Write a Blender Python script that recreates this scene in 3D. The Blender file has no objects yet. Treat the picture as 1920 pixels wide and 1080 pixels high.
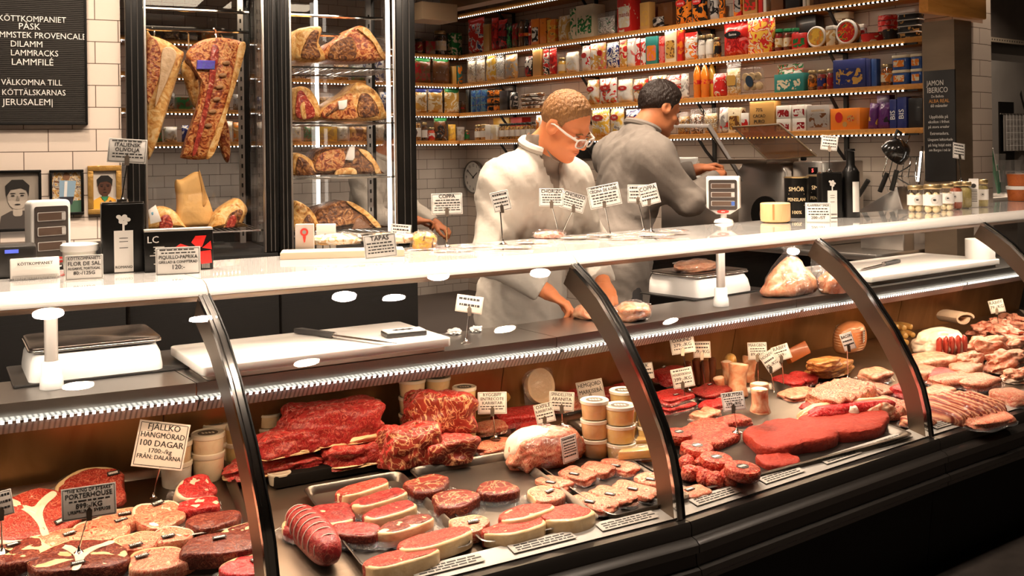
import bpy, bmesh, math, random
import numpy as np
from mathutils import Vector, Matrix, Euler, noise
C = bpy.context.scene.collection
pi = math.pi; sin = math.sin; cos = math.cos; rad = math.radians
# ---------------------------------------------------------------- camera, world, exposure
FPX, PX, PY, ROLL, ZC = 1935.0, 960.0, 283.0, .0137, 1.575       # focal length in pixels, principal point, roll, eye height
AZ = rad(52.1)
FW = Vector((cos(AZ), sin(AZ), 0)); RT = Vector((sin(AZ), -cos(AZ), 0)); UP = Vector((0, 0, 1))
cd = bpy.data.cameras.new('camera'); cam = bpy.data.objects.new('camera', cd); C.objects.link(cam)
cx = cos(ROLL)*RT - sin(ROLL)*UP; cy = sin(ROLL)*RT + cos(ROLL)*UP
cam.matrix_world = Matrix(((cx.x, cy.x, -FW.x, 0), (cx.y, cy.y, -FW.y, 0), (cx.z, cy.z, -FW.z, ZC), (0, 0, 0, 1)))
cd.sensor_width = 36; cd.lens = 36*FPX/1920; cd.shift_y = -(540-PY)/1920; cd.clip_start = .05
sc = bpy.context.scene; sc.camera = cam
sc.view_settings.view_transform = 'Standard'; sc.view_settings.look = 'None'; sc.view_settings.exposure = 0.0; sc.view_settings.gamma = 1
sc.view_settings.use_curve_mapping = False
w = bpy.data.worlds.new('world'); sc.world = w; w.use_nodes = True
w.node_tree.nodes['Background'].inputs[0].default_value = (.9, .62, .42, 1); w.node_tree.nodes['Background'].inputs[1].default_value = .03
sc.cycles.max_bounces = 8; sc.cycles.transparent_max_bounces = 24; sc.cycles.sample_clamp_indirect = 4; sc.cycles.caustics_reflective = False; sc.cycles.caustics_refractive = False
WARM = (1, .80, .62)
def area(name, loc, size, power, rot=(0, 0, 0), col=WARM, spread=pi):
    l = bpy.data.lights.new(name, 'AREA'); l.shape = 'RECTANGLE'; l.size, l.size_y = size; l.energy = power; l.color = col; l.spread = spread
    o = bpy.data.objects.new(name, l); o.location = loc; o.rotation_euler = rot; C.objects.link(o); return o
# the ceiling lighting of the hall: rows of lamps over the counter and the aisle, and added fill lamps
LED_W = 3.9; CAP_W = 6; SHELF_W = 6; FR_W = 5
def spot(name, loc, r, power, col=WARM, spread=2.4):
    l = bpy.data.lights.new(name, 'AREA'); l.shape = 'DISK'; l.size = r*2; l.energy = power; l.color = col; l.spread = spread
    o = bpy.data.objects.new(name, l); o.location = loc; C.objects.link(o); return o
LAMPS = ((.89, 3.43, 50), (1.48, 3.0, 50), (2.40, 3.14, 50), (2.65, 3.0, 50), (3.0, 3.26, 40), (3.63, 3.09, 28), (3.15, 1.78, 24), (4.96, 1.46, 20), (6.29, 3.1, 16), (1.0, 4.2, 26), (3.3, 4.6, 30), (4.9, 5.4, 42), (4.6, 7.4, 14), (2.0, 1.7, 34), (.7, 1.9, 30), (7.7, 3.7, 60))  # last entries added to brighten the card fronts and the dark kitchen
for x, y, p in LAMPS: spot('ceiling_spot_light', (x, y, 3.385), .065, p)

# ---------------------------------------------------------------- geometry of the place
def ray(x, y):
    dx, dy = x-PX, y-PY
    u = (dx*cos(ROLL)-dy*sin(ROLL))/FPX; v = (dx*sin(ROLL)+dy*cos(ROLL))/FPX
    return FW + u*RT - v*UP
def atz(x, y, z):                       # the point of height z seen at a pixel of the photograph
    d = ray(x, y); return Vector((0, 0, ZC)) + d*((z-ZC)/d.z)
def att(x, y, t): return Vector((0, 0, ZC)) + ray(x, y)*t
def atp(x, y, p, n):                    # on the vertical plane through p with normal n
    d = ray(x, y); n = Vector((n[0], n[1], 0)); p = Vector((p[0], p[1], ZC))
    return Vector((0, 0, ZC)) + d*((p-Vector((0, 0, ZC))).dot(n)/d.dot(n))
JN = [Vector(q) for q in ((-.174, 2.925), (1.051, 2.676), (2.243, 2.539), (3.541, 2.531), (4.791, 2.499), (6.04, 2.47))]  # counter joints
def jnorm(i):
    ds = []
    if i > 0: ds.append((JN[i]-JN[i-1]).normalized())
    if i < len(JN)-1: ds.append((JN[i+1]-JN[i]).normalized())
    d = sum(ds, Vector((0, 0))).normalized(); n = Vector((-d.y, d.x)); return n/n.dot(Vector((-ds[0].y, ds[0].x)))
NN = [jnorm(i) for i in range(len(JN))]; NN[1] = Vector((.061, .998))
def CP(s, p, z):                        # a point of the counter: s joints along, p behind the glass top's front edge
    i = max(0, min(int(math.floor(s)), len(JN)-2)); f = s-i
    q = (JN[i]+NN[i]*p).lerp(JN[i+1]+NN[i+1]*p, f); return Vector((q.x, q.y, z))
def DZ(p): return .5+.115*(p+.46)       # height of the sloping display deck
def inv(P):                             # (s, p) of a point
    s, p = 2.0, 0.0; P = Vector(P[:2])
    for _ in range(40):
        q = CP(s, p, 0).xy; e = P-q; a = (CP(s+1e-3, p, 0).xy-q)*1e3; c = (CP(s, p+1e-3, 0).xy-q)*1e3; D = a.x*c.y-a.y*c.x
        s += .8*(e.x*c.y-e.y*c.x)/D; p += .8*(a.x*e.y-a.y*e.x)/D
    return s, p
def dk(x, y, h=0):                      # where a pixel meets a level h above the deck
    z = .55
    for _ in range(12): P = atz(x, y, z+h); z += .6*(DZ(inv(P)[1])-z)
    P = atz(x, y, z+h); P.z = z; return P
def cang(s):
    i = max(0, min(int(math.floor(s)), len(JN)-2)); d = JN[i+1]-JN[i]; return math.atan2(d.y, d.x)
# ---------------------------------------------------------------- materials
MATS = {}
def _nt(m): m.use_nodes = True; nt = m.node_tree; return nt, nt.nodes['Principled BSDF']
def mat(name, col, rough=.5, metal=0, coat=0, emit=0, bump=0, bscale=60, var=0, vscale=8, trans=0, alpha=1, sss=0, stretch=None, coatr=.08, spec=.5):
    if name in MATS: return MATS[name]
    m = bpy.data.materials.new(name); nt, b = _nt(m); N = nt.nodes; L = nt.links
    b.inputs['Base Color'].default_value = (*col, 1); b.inputs['Roughness'].default_value = rough; b.inputs['Metallic'].default_value = metal
    b.inputs['Coat Weight'].default_value = coat; b.inputs['Coat Roughness'].default_value = coatr; b.inputs['Specular IOR Level'].default_value = spec
    if sss: b.inputs['Subsurface Weight'].default_value = sss; b.inputs['Subsurface Radius'].default_value = (.012, .006, .004); b.inputs['Subsurface Scale'].default_value = 1
    if trans: b.inputs['Transmission Weight'].default_value = trans
    if emit: b.inputs['Emission Color'].default_value = (*col, 1); b.inputs['Emission Strength'].default_value = emit
    if var or bump:
        tc = N.new('ShaderNodeTexCoord'); mp = N.new('ShaderNodeMapping'); L.new(tc.outputs['Object'], mp.inputs[0])
        if stretch: mp.inputs['Scale'].default_value = stretch
        if var:
            n = N.new('ShaderNodeTexNoise'); n.inputs['Scale'].default_value = vscale; n.inputs['Detail'].default_value = 4; L.new(mp.outputs[0], n.inputs[0])
            h = N.new('ShaderNodeHueSaturation'); h.inputs['Color'].default_value = (*col, 1)
            mr = N.new('ShaderNodeMapRange'); mr.inputs[1].default_value = .3; mr.inputs[2].default_value = .7; mr.inputs[3].default_value = 1-var; mr.inputs[4].default_value = 1+var
            L.new(n.outputs[0], mr.inputs[0]); L.new(mr.outputs[0], h.inputs['Value']); L.new(h.outputs[0], b.inputs['Base Color'])
        if bump:
            n = N.new('ShaderNodeTexNoise'); n.inputs['Scale'].default_value = bscale; n.inputs['Detail'].default_value = 3; L.new(mp.outputs[0], n.inputs[0])
            bp = N.new('ShaderNodeBump'); bp.inputs['Strength'].default_value = bump; bp.inputs['Distance'].default_value = .01
            L.new(n.outputs[0], bp.inputs['Height']); L.new(bp.outputs[0], b.inputs['Normal'])
    MATS[name] = m; return m
def glass(name, tint=(1, 1, 1), base=.035, rough=.015, haze=0, power=5):
    if name in MATS: return MATS[name]
    m = bpy.data.materials.new(name); m.use_nodes = True; nt = m.node_tree; N = nt.nodes; L = nt.links; N.clear()
    o = N.new('ShaderNodeOutputMaterial'); t = N.new('ShaderNodeBsdfTransparent'); t.inputs[0].default_value = (*tint, 1)
    g = N.new('ShaderNodeBsdfGlossy'); g.inputs['Roughness'].default_value = rough; g.inputs['Color'].default_value = (1, 1, 1, 1)
    lw = N.new('ShaderNodeLayerWeight'); lw.inputs[0].default_value = .5
    pw = N.new('ShaderNodeMath'); pw.operation = 'POWER'; pw.inputs[1].default_value = power; L.new(lw.outputs['Facing'], pw.inputs[0])
    ma = N.new('ShaderNodeMath'); ma.operation = 'MULTIPLY_ADD'; ma.inputs[1].default_value = .8-base; ma.inputs[2].default_value = base; L.new(pw.outputs[0], ma.inputs[0])
    mx = N.new('ShaderNodeMixShader'); L.new(ma.outputs[0], mx.inputs[0]); L.new(t.outputs[0], mx.inputs[1]); L.new(g.outputs[0], mx.inputs[2])
    if haze:
        d = N.new('ShaderNodeBsdfDiffuse'); d.inputs[0].default_value = (.9, .9, .9, 1); m2 = N.new('ShaderNodeMixShader'); m2.inputs[0].default_value = haze
        L.new(mx.outputs[0], m2.inputs[1]); L.new(d.outputs[0], m2.inputs[2]); mx = m2
    L.new(mx.outputs[0], o.inputs[0]); MATS[name] = m; return m
def film(name='cling_film', bump=.9, scale=30, base=.1, haze=.02):      # crumpled clear plastic
    if name in MATS: return MATS[name]
    m = glass(name, base=base, rough=.12, haze=haze, power=3); nt = m.node_tree; N = nt.nodes; L = nt.links
    tc = N.new('ShaderNodeTexCoord'); n = N.new('ShaderNodeTexNoise'); n.inputs['Scale'].default_value = scale; n.inputs['Detail'].default_value = 2; n.inputs['Distortion'].default_value = 1.5
    L.new(tc.outputs['Object'], n.inputs[0]); bp = N.new('ShaderNodeBump'); bp.inputs['Strength'].default_value = bump; bp.inputs['Distance'].default_value = .02
    L.new(n.outputs[0], bp.inputs['Height'])
    for x in N:
        if x.type == 'BSDF_GLOSSY': L.new(bp.outputs[0], x.inputs['Normal'])
    return m
def ramp2(name, cols, scale=20, kind='noise', rough=.35, coat=0, dist=1.0, detail=4, stretch=None, bump=.25, pos=None, bscale=None, interp='LINEAR', sss=0, rnd=True, space='Object', coatr=.12):
    """a surface whose colour runs through COLS along a noise, wave or cell pattern in the object's own space"""
    if name in MATS: return MATS[name]
    m = bpy.data.materials.new(name); nt, b = _nt(m); N = nt.nodes; L = nt.links
    tc = N.new('ShaderNodeTexCoord'); mp = N.new('ShaderNodeMapping'); L.new(tc.outputs[space], mp.inputs[0])
    if stretch: mp.inputs['Scale'].default_value = stretch
    if rnd:
        oi = N.new('ShaderNodeObjectInfo'); mu = N.new('ShaderNodeMath'); mu.operation = 'MULTIPLY'; mu.inputs[1].default_value = 37.; L.new(oi.outputs['Random'], mu.inputs[0]); L.new(mu.outputs[0], mp.inputs['Location'])
    if kind == 'noise': t = N.new('ShaderNodeTexNoise'); t.inputs['Distortion'].default_value = dist; t.inputs['Detail'].default_value = detail; out = t.outputs[0]
    elif kind == 'wave': t = N.new('ShaderNodeTexWave'); t.inputs['Distortion'].default_value = dist; t.inputs['Detail'].default_value = detail; out = t.outputs['Fac']
    elif kind == 'cell': t = N.new('ShaderNodeTexVoronoi'); out = t.outputs['Color']
    elif kind == 'edge': t = N.new('ShaderNodeTexVoronoi'); t.feature = 'DISTANCE_TO_EDGE'; out = t.outputs[0]
    t.inputs['Scale'].default_value = scale; L.new(mp.outputs[0], t.inputs[0])
    r = N.new('ShaderNodeValToRGB'); e = r.color_ramp; e.interpolation = interp
    n = len(cols); pos = pos or [i/(n-1) for i in range(n)]
    e.elements[0].position = pos[0]; e.elements[0].color = (*cols[0], 1); e.elements[1].position = pos[-1]; e.elements[1].color = (*cols[-1], 1)
    for i in range(1, n-1): q = e.elements.new(pos[i]); q.color = (*cols[i], 1)
    L.new(out, r.inputs[0]); L.new(r.outputs[0], b.inputs['Base Color'])
    b.inputs['Roughness'].default_value = rough; b.inputs['Coat Weight'].default_value = coat; b.inputs['Coat Roughness'].default_value = coatr; b.inputs['Specular IOR Level'].default_value = .3
    if sss: b.inputs['Subsurface Weight'].default_value = sss; b.inputs['Subsurface Radius'].default_value = (.01, .004, .003); b.inputs['Subsurface Scale'].default_value = 1
    if bump:
        n2 = N.new('ShaderNodeTexNoise'); n2.inputs['Scale'].default_value = bscale or scale*3; n2.inputs['Detail'].default_value = 3; L.new(mp.outputs[0], n2.inputs[0])
        bp = N.new('ShaderNodeBump'); bp.inputs['Strength'].default_value = bump; bp.inputs['Distance'].default_value = .01
        L.new(n2.outputs[0], bp.inputs['Height']); L.new(bp.outputs[0], b.inputs['Normal']); L.new(bp.outputs[0], b.inputs['Coat Normal'])
    MATS[name] = m; return m
def tilemat(name, c1, mort, tw, th, rough=.18, gap=.004):
    """glazed brick-laid tiles in metres, in the object's own xy"""
    m = bpy.data.materials.new(name); nt, b = _nt(m); N = nt.nodes; L = nt.links
    tc = N.new('ShaderNodeTexCoord'); t = N.new('ShaderNodeTexBrick'); L.new(tc.outputs['UV'], t.inputs[0])
    t.inputs['Color1'].default_value = (*c1, 1); t.inputs['Color2'].default_value = (*[c*.94 for c in c1], 1); t.inputs['Mortar'].default_value = (*mort, 1)
    t.inputs['Scale'].default_value = 1; t.inputs['Brick Width'].default_value = tw; t.inputs['Row Height'].default_value = th; t.inputs['Mortar Size'].default_value = gap/2; t.inputs['Mortar Smooth'].default_value = .1
    L.new(t.outputs[0], b.inputs['Base Color']); b.inputs['Roughness'].default_value = rough
    bp = N.new('ShaderNodeBump'); bp.inputs['Strength'].default_value = .6; bp.inputs['Distance'].default_value = .003; bp.invert = True
    L.new(t.outputs['Fac'], bp.inputs['Height']); L.new(bp.outputs[0], b.inputs['Normal']); MATS[name] = m; return m
# ---------------------------------------------------------------- mesh building
def B(): return bmesh.new()
def _tag(b, faces, m):
    for f in faces: f.material_index = m; f.smooth = True
def box(b, c, s, m=0, rot=None, bev=0, seg=2):
    g = bmesh.ops.create_cube(b, size=1)['verts']
    M = Matrix.Translation(c) @ (Euler(rot).to_matrix().to_4x4() if rot else Matrix()) @ Matrix.Diagonal((*s, 1))
    bmesh.ops.transform(b, matrix=M, verts=g); fs = list({f for v in g for f in v.link_faces})
    _tag(b, fs, m)
    if bev:
        es = list({e for v in g for e in v.link_edges})
        r = bmesh.ops.bevel(b, geom=es, offset=bev, segments=seg, affect='EDGES', profile=.5); _tag(b, r['faces'], m)
def lathe(b, prof, n=24, c=(0, 0, 0), m=0, sq=1, sx=1, sy=1, M=None):
    """surface of revolution of (radius, height) pairs; ends closed"""
    rings = []; c = Vector(c)
    for r, z in prof:
        ring = []
        for k in range(n):
            a = 2*pi*k/n; p = Vector((r*sx*cos(a), r*sy*sin(a), z)); p = M @ p if M else p
            ring.append(b.verts.new(p+c))
        rings.append(ring)
    fs = []
    for A, D in zip(rings, rings[1:]):
        for k in range(n): fs.append(b.faces.new((A[k], A[(k+1) % n], D[(k+1) % n], D[k])))
    fs.append(b.faces.new(rings[0][::-1])); fs.append(b.faces.new(rings[-1])); _tag(b, fs, m)
def cyl(b, c, r, h, n=24, m=0, r2=None, axis=None, bev=0):
    r2 = r if r2 is None else r2; M = None
    if axis is not None: M = Vector((0, 0, 1)).rotation_difference(Vector(axis)).to_matrix()
    e = min(bev, h/2, r/2)
    pr = [(r-e, 0), (r, e), (r2, h-e), (r2-e, h)] if e else [(r, 0), (r2, h)]
    lathe(b, pr, n, c, m, M=M)
def tube(b, pts, r, n=8, m=0, closed=False):
    pts = [Vector(p) for p in pts]; rings = []; L = len(pts); up = None
    for i, p in enumerate(pts):
        d = (pts[(i+1) % L]-pts[i-1] if closed else pts[min(i+1, L-1)]-pts[max(i-1, 0)]).normalized()
        if up is None: up = Vector((0, 0, 1)) if abs(d.z) < .9 else Vector((1, 0, 0))
        x = d.cross(up).normalized(); y = x.cross(d).normalized(); up = y
        rr = r[i] if hasattr(r, '__len__') else r
        rings.append([b.verts.new(p+(x*cos(2*pi*k/n)+y*sin(2*pi*k/n))*rr) for k in range(n)])
    fs = []; pr = list(zip(rings, rings[1:])) + ([(rings[-1], rings[0])] if closed else [])
    for A, D in pr:
        for k in range(n): fs.append(b.faces.new((A[k], D[k], D[(k+1) % n], A[(k+1) % n])))
    if not closed: fs.append(b.faces.new(rings[0])); fs.append(b.faces.new(rings[-1][::-1]))
    _tag(b, fs, m)
def prism(b, out, z0, z1, m=0, bev=0, side=None, M=None):
    """outline (x,y) raised from z0 to z1, its rims rounded by bev"""
    n = len(out); cxy = Vector((sum(p[0] for p in out)/n, sum(p[1] for p in out)/n))
    def ring(z, e):
        r = []
        for p in out:
            d = Vector(p)-cxy; l = d.length or 1; q = Vector(p)-d*(e/l); q = Vector((q.x, q.y, z)); r.append(b.verts.new(M @ q if M else q))
        return r
    R = [ring(z0, 0), ring(z1, 0)] if not bev else [ring(z0, bev), ring(z0+bev*.4, bev*.25), ring(z0+bev, 0), ring(z1-bev, 0), ring(z1-bev*.4, bev*.25), ring(z1, bev)]
    fs = []
    for A, D in zip(R, R[1:]):
        for k in range(n): fs.append(b.faces.new((A[k], A[(k+1) % n], D[(k+1) % n], D[k])))
    if side is not None: _tag(b, fs, side); fs = []
    fs.append(b.faces.new(R[0][::-1])); fs.append(b.faces.new(R[-1])); _tag(b, fs, m)
def cutlet(b, out, h, bev, amp, seed, m=0, fr_=38):
    """a slab on an outline whose top and rim are uneven"""
    r = sum(Vector(p).length for p in out)/len(out); n = len(out); R = []
    for k, z in ((.98, 0), (1, h*.3), (1, h-bev), (1-bev*.35/r, h-bev*.25), (1-bev/r, h), (.72, h), (.48, h), (.24, h)):
        g = []
        for x, y in out:
            q = Vector((x*k, y*k, z)); s = noise.noise(q*fr_+Vector((seed*5.1, 0, seed))); q.x *= 1+.03*s; q.y *= 1+.03*s; q.z += amp*(s+.5*noise.noise(q*fr_*2.3)) if z > h*.5 else 0; g.append(b.verts.new(q))
        R.append(g)
    fs = [b.faces.new((A[i], A[(i+1) % n], D[(i+1) % n], D[i])) for A, D in zip(R, R[1:]) for i in range(n)]; fs.append(b.faces.new(R[0][::-1])); c = b.verts.new((0, 0, h+amp*.5))
    fs += [b.faces.new((R[-1][i], R[-1][(i+1) % n], c)) for i in range(n)]; _tag(b, fs, m)
def spl(o):
    n = len(o); r = []
    for k in range(n):
        p0, p1, p2, p3 = (Vector(o[(k+j) % n]) for j in (-1, 0, 1, 2))
        for f in (0, .25, .5, .75): r.append(tuple(.5*((2*p1)+(p2-p0)*f+(2*p0-5*p1+4*p2-p3)*f*f+(3*p1-p0-3*p2+p3)*f**3)))
    return r
def dots(b, P, sec, on, off_):
    """one continuous bar along P(f), f 0..1 in metres, whose cells alternate between lit (material 1) and dark (0); SEC gives the four corners"""
    L = P[1]; x = 0; R = []; ms = []; k = 0
    while x < L: R.append([b.verts.new(q) for q in sec(P[0]+x)]); ms.append(k % 2); x += on if k % 2 else off_; k += 1
    fs = []
    for A, D, m in zip(R, R[1:], ms):
        for i in range(4): f = b.faces.new((A[i], A[(i+1) % 4], D[(i+1) % 4], D[i])); f.material_index = m
    b.faces.new(R[0]); b.faces.new(R[-1][::-1])
def sheet(b, P, th=0, m=0):
    """a grid of points P[i][j] as a surface, solid when th"""
    V = [[b.verts.new(p) for p in r] for r in P]; fs = []
    for i in range(len(V)-1):
        for j in range(len(V[0])-1): fs.append(b.faces.new((V[i][j], V[i][j+1], V[i+1][j+1], V[i+1][j])))
    _tag(b, fs, m)
    if th: bmesh.ops.recalc_face_normals(b, faces=fs); r = bmesh.ops.solidify(b, geom=fs, thickness=th); _tag(b, [f for f in r['geom'] if isinstance(f, bmesh.types.BMFace)], m)
def rrect(w, h, r, n=4):
    r = min(r, w/2-1e-4, h/2-1e-4); o = []
    for sx, sy, a0 in ((1, 1, 0), (-1, 1, 90), (-1, -1, 180), (1, -1, 270)):
        for k in range(n+1): a = rad(a0+90*k/n); o.append((sx*(w/2-r)+r*cos(a), sy*(h/2-r)+r*sin(a)))
    return o
def ell(w, h, n=24, j=0, seed=0, p=2):
    rn = random.Random(seed); ph = [rn.uniform(0, 6.28) for _ in range(4)]; o = []
    for k in range(n):
        a = 2*pi*k/n; q = (abs(cos(a))**p+abs(sin(a))**p)**(-1/p)*(1+j*(sin(2*a+ph[0])*.5+sin(3*a+ph[1])*.6+sin(5*a+ph[2])*.3))
        o.append((w/2*q*cos(a), h/2*q*sin(a)))
    return o
def blob(b, s, seed=0, amp=.12, fr=1.4, sub=4, m=0, c=(0, 0, 0), rz=0, flat=-.75, p=2.6):
    """rounded lump, flattened below, its surface swollen by a noise"""
    g = bmesh.ops.create_icosphere(b, subdivisions=sub, radius=1)['verts']; off = Vector((seed*7.3, seed*3.1, seed*1.7)); R = Matrix.Rotation(rz, 3, 'Z')
    for v in g:
        d = v.co.normalized(); q = (abs(d.x)**p+abs(d.y)**p+abs(d.z)**p)**(-1/p); v.co = d*q*(1+amp*noise.noise(d*fr+off)*1.6+amp*.35*noise.noise(d*fr*3+off))
        if v.co.z < flat: v.co.z = flat+(v.co.z-flat)*.15
        v.co.z -= flat; v.co = R @ Vector((v.co.x*s[0]/2, v.co.y*s[1]/2, v.co.z*s[2]/(1-flat)))+Vector(c)
    _tag(b, {f for v in g for f in v.link_faces}, m)
def pillow(b, w, h, d, m=0, nx=10, ny=12, seam=.02, wob=.1, seed=0, c=(0, 0, 0), top=None):
    """a stuffed bag standing in the xz plane, bulging along y, with flat seams"""
    rn = random.Random(seed); S = {}
    for side in (-1, 1):
        for i in range(nx+1):
            for j in range(ny+1):
                u = i/nx*2-1; v = j/ny*2-1; e = max(0, 1-abs(u)**3)*max(0, 1-abs(v)**4); e = e**.6
                if top and v > top: e *= max(0, (1-v)/(1-top))**.8
                q = 1+wob*noise.noise(Vector((u*2+seed*3, v*2, side*2+seed)))
                x = u*w/2*(1-.05*(1-abs(v))*abs(u)); S[side, i, j] = b.verts.new(Vector((x, side*(d/2*e*q+.0006), h/2+v*h/2))+Vector(c))
    fs = []
    for side in (-1, 1):
        for i in range(nx):
            for j in range(ny):
                q = [S[side, i, j], S[side, i+1, j], S[side, i+1, j+1], S[side, i, j+1]]; fs.append(b.faces.new(q if side < 0 else q[::-1]))
    for j in range(ny):
        for i in (0, nx): q = [S[-1, i, j], S[-1, i, j+1], S[1, i, j+1], S[1, i, j]]; fs.append(b.faces.new(q if i == nx else q[::-1]))
    for i in range(nx):
        for j in (0, ny): q = [S[-1, i, j], S[-1, i+1, j], S[1, i+1, j], S[1, i, j]]; fs.append(b.faces.new(q if j == ny else q[::-1]))
    _tag(b, fs, m)
def nets(fn, X, Y, Zs):
    """closed smooth surface of fn(x,y,z)<0 on a grid of any spacing (surface nets)"""
    X, Y, Zs = map(np.asarray, (X, Y, Zs)); G = fn(*np.meshgrid(X, Y, Zs, indexing='ij')); s = G < 0
    nx, ny, nz = G.shape; cnt = np.zeros((nx-1, ny-1, nz-1)); acc = np.zeros((nx-1, ny-1, nz-1, 3))
    co = [X, Y, Zs]
    for ax in range(3):
        for a in (0, 1):
            for c in (0, 1):
                o = [0, 0, 0]; ot = [k for k in range(3) if k != ax]; o[ot[0]] = a; o[ot[1]] = c
                sl0 = tuple(slice(o[k], o[k]+G.shape[k]-1) for k in range(3)); o1 = list(o); o1[ax] = 1; sl1 = tuple(slice(o1[k], o1[k]+G.shape[k]-1) for k in range(3))
                g0, g1 = G[sl0], G[sl1]; cr = (g0 < 0) != (g1 < 0); t = np.where(cr, g0/np.where(cr, g0-g1, 1), 0)
                for k in range(3):
                    sh = [1, 1, 1]; sh[k] = -1; n = G.shape[k]-1
                    if k == ax: p0 = co[k][:n].reshape(sh); p1 = co[k][1:].reshape(sh); v = p0+(p1-p0)*t
                    else: v = np.broadcast_to(co[k][o[k]:o[k]+n].reshape(sh), t.shape)
                    acc[..., k] += np.where(cr, v, 0)
                cnt += cr
    act = cnt > 0; idx = np.full(act.shape, -1); idx[act] = np.arange(act.sum()); V = acc[act]/cnt[act][:, None]; F = []
    for ax in range(3):
        a, c = [k for k in range(3) if k != ax]
        s0 = np.take(s, range(0, s.shape[ax]-1), ax); s1 = np.take(s, range(1, s.shape[ax]), ax); I = np.argwhere(s0 != s1)
        I = I[(I[:, a] > 0) & (I[:, c] > 0) & (I[:, a] < act.shape[a]) & (I[:, c] < act.shape[c])]
        def cell(da, dc): J = I.copy(); J[:, a] -= da; J[:, c] -= dc; return idx[tuple(J.T)]
        q = np.stack([cell(1, 1), cell(0, 1), cell(0, 0), cell(1, 0)], 1); flip = ~s0[tuple(I.T)]
        if ax == 1: flip = ~flip
        q[flip] = q[flip][:, ::-1]; F.append(q)
    F = np.concatenate(F); F = F[(F >= 0).all(1)]; me = bpy.data.meshes.new('m'); me.from_pydata(V.tolist(), [], F.tolist()); me.validate(); me.shade_smooth(); return me
def smin(a, b, k):
    h = np.clip(.5+.5*(b-a)/k, 0, 1); return b+(a-b)*h-k*h*(1-h)
def cap(x, y, z, a, b, r0, r1):
    a = np.array(a, float); d = np.array(b, float)-a; l = d@d or 1e-9
    t = np.clip(((x-a[0])*d[0]+(y-a[1])*d[1]+(z-a[2])*d[2])/l, 0, 1)
    return np.sqrt((x-a[0]-t*d[0])**2+(y-a[1]-t*d[1])**2+(z-a[2]-t*d[2])**2)-(r0+(r1-r0)*t)
def elp(x, y, z, c, s):
    k = np.sqrt(((x-c[0])/s[0])**2+((y-c[1])/s[1])**2+((z-c[2])/s[2])**2); return (k-1)*min(s)
# ---------------------------------------------------------------- objects
def ob(name, b, ms, parent=None, loc=(0, 0, 0), rot=(0, 0, 0), label=None, flat=False):
    if isinstance(b, bmesh.types.BMesh):
        bmesh.ops.recalc_face_normals(b, faces=b.faces[:]) if b.faces else None
        me = bpy.data.meshes.new(name); b.to_mesh(me); b.free()
    else: me = b
    for m in (ms if isinstance(ms, (list, tuple)) else [ms]): me.materials.append(m)
    if flat == 'sharp': me.set_sharp_from_angle(angle=rad(35))
    elif flat: me.shade_flat()
    else: me.set_sharp_from_angle(angle=rad(42))
    o = bpy.data.objects.new(name, me); C.objects.link(o); o.location = loc; o.rotation_euler = rot
    if parent: o.parent = parent
    if label: o['label'] = label
    return o
def tag(o, label, cat, group=None, kind=None):
    o['label'] = label; o['category'] = cat
    if group: o['group'] = group
    if kind: o['kind'] = kind
    return o
def thing(name, label, cat, loc=(0, 0, 0), rz=0, group=None, rot=None):
    o = bpy.data.objects.new(name, None); o.empty_display_size = .05; C.objects.link(o); o.location = loc; o.rotation_euler = rot or (0, 0, rz)
    return tag(o, label, cat, group)
def struct(name, b, ms, **k): o = ob(name, b, ms, **k); o['kind'] = 'structure'; return o
def dup(r, loc, rz=0, label=None, group=None, rot=None, scale=None):
    c = r.copy(); C.objects.link(c); c.location = loc; c.rotation_euler = rot or (0, 0, rz)
    if label: c['label'] = label
    if group: c['group'] = group
    if scale: c.scale = scale
    for h in list(r.children):
        k = h.copy(); C.objects.link(k); k.parent = c
        for g in h.children: q = g.copy(); C.objects.link(q); q.parent = k
    return c
_dg = None
def glyphs(s, size, x=0, y=0, align='CENTER', bold=0, ext=.0004, shear=0, sp=1, width=None):
    """lettering as a mesh in the xy plane"""
    cu = bpy.data.curves.new('t', 'FONT'); cu.body = s; cu.size = size; cu.align_x = align; cu.align_y = 'CENTER'; cu.extrude = ext; cu.offset = 0; cu.shear = shear; cu.space_character = sp; cu.resolution_u = 2
    o = bpy.data.objects.new('t', cu); C.objects.link(o); dg = bpy.context.evaluated_depsgraph_get(); dg.update()
    me = bpy.data.meshes.new_from_object(o.evaluated_get(dg)); bpy.data.objects.remove(o); bpy.data.curves.remove(cu)
    if bold and len(me.vertices):
        b = B()
        for dx in (-.8, .8): b.from_mesh(me); bmesh.ops.translate(b, verts=b.verts[-len(me.vertices):], vec=(dx*bold*size, 0, .0003 if dx > 0 else 0))
        b.to_mesh(me); b.free()
    if width and len(me.vertices):
        xs = [v.co.x for v in me.vertices]; k = min(1, width/(max(xs)-min(xs)))
        for v in me.vertices: v.co.x *= k; v.co.y *= (1+k)/2
    me.transform(Matrix.Translation((x, y, 0))); return me
def text(lines, ms, parent, M=Matrix(), name='lettering', bold=.012, label=None):
    """lines: (string, size, x, y[, width]); placed by M"""
    b = B()
    for l in lines:
        me = glyphs(l[0], l[1], l[2], l[3], bold=bold, width=l[4] if len(l) > 4 else None, align=l[5] if len(l) > 5 else 'CENTER'); n = len(b.faces); b.from_mesh(me); bpy.data.meshes.remove(me)
    bmesh.ops.transform(b, matrix=M, verts=b.verts[:]); 
    return ob(name, b, ms, parent, flat=True, label=label)
FRONT = Matrix(((1, 0, 0, 0), (0, 0, -1, 0), (0, 1, 0, 0), (0, 0, 0, 1)))      # xy plane -> standing, readable from -y
def fr(x=0, y=0, z=0): return Matrix.Translation((x, y, z)) @ FRONT
def RX(a): return Matrix.Rotation(a, 4, 'X')
def RZ(a): return Matrix.Rotation(a, 4, 'Z')
def T(x, y, z): return Matrix.Translation((x, y, z))
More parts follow.
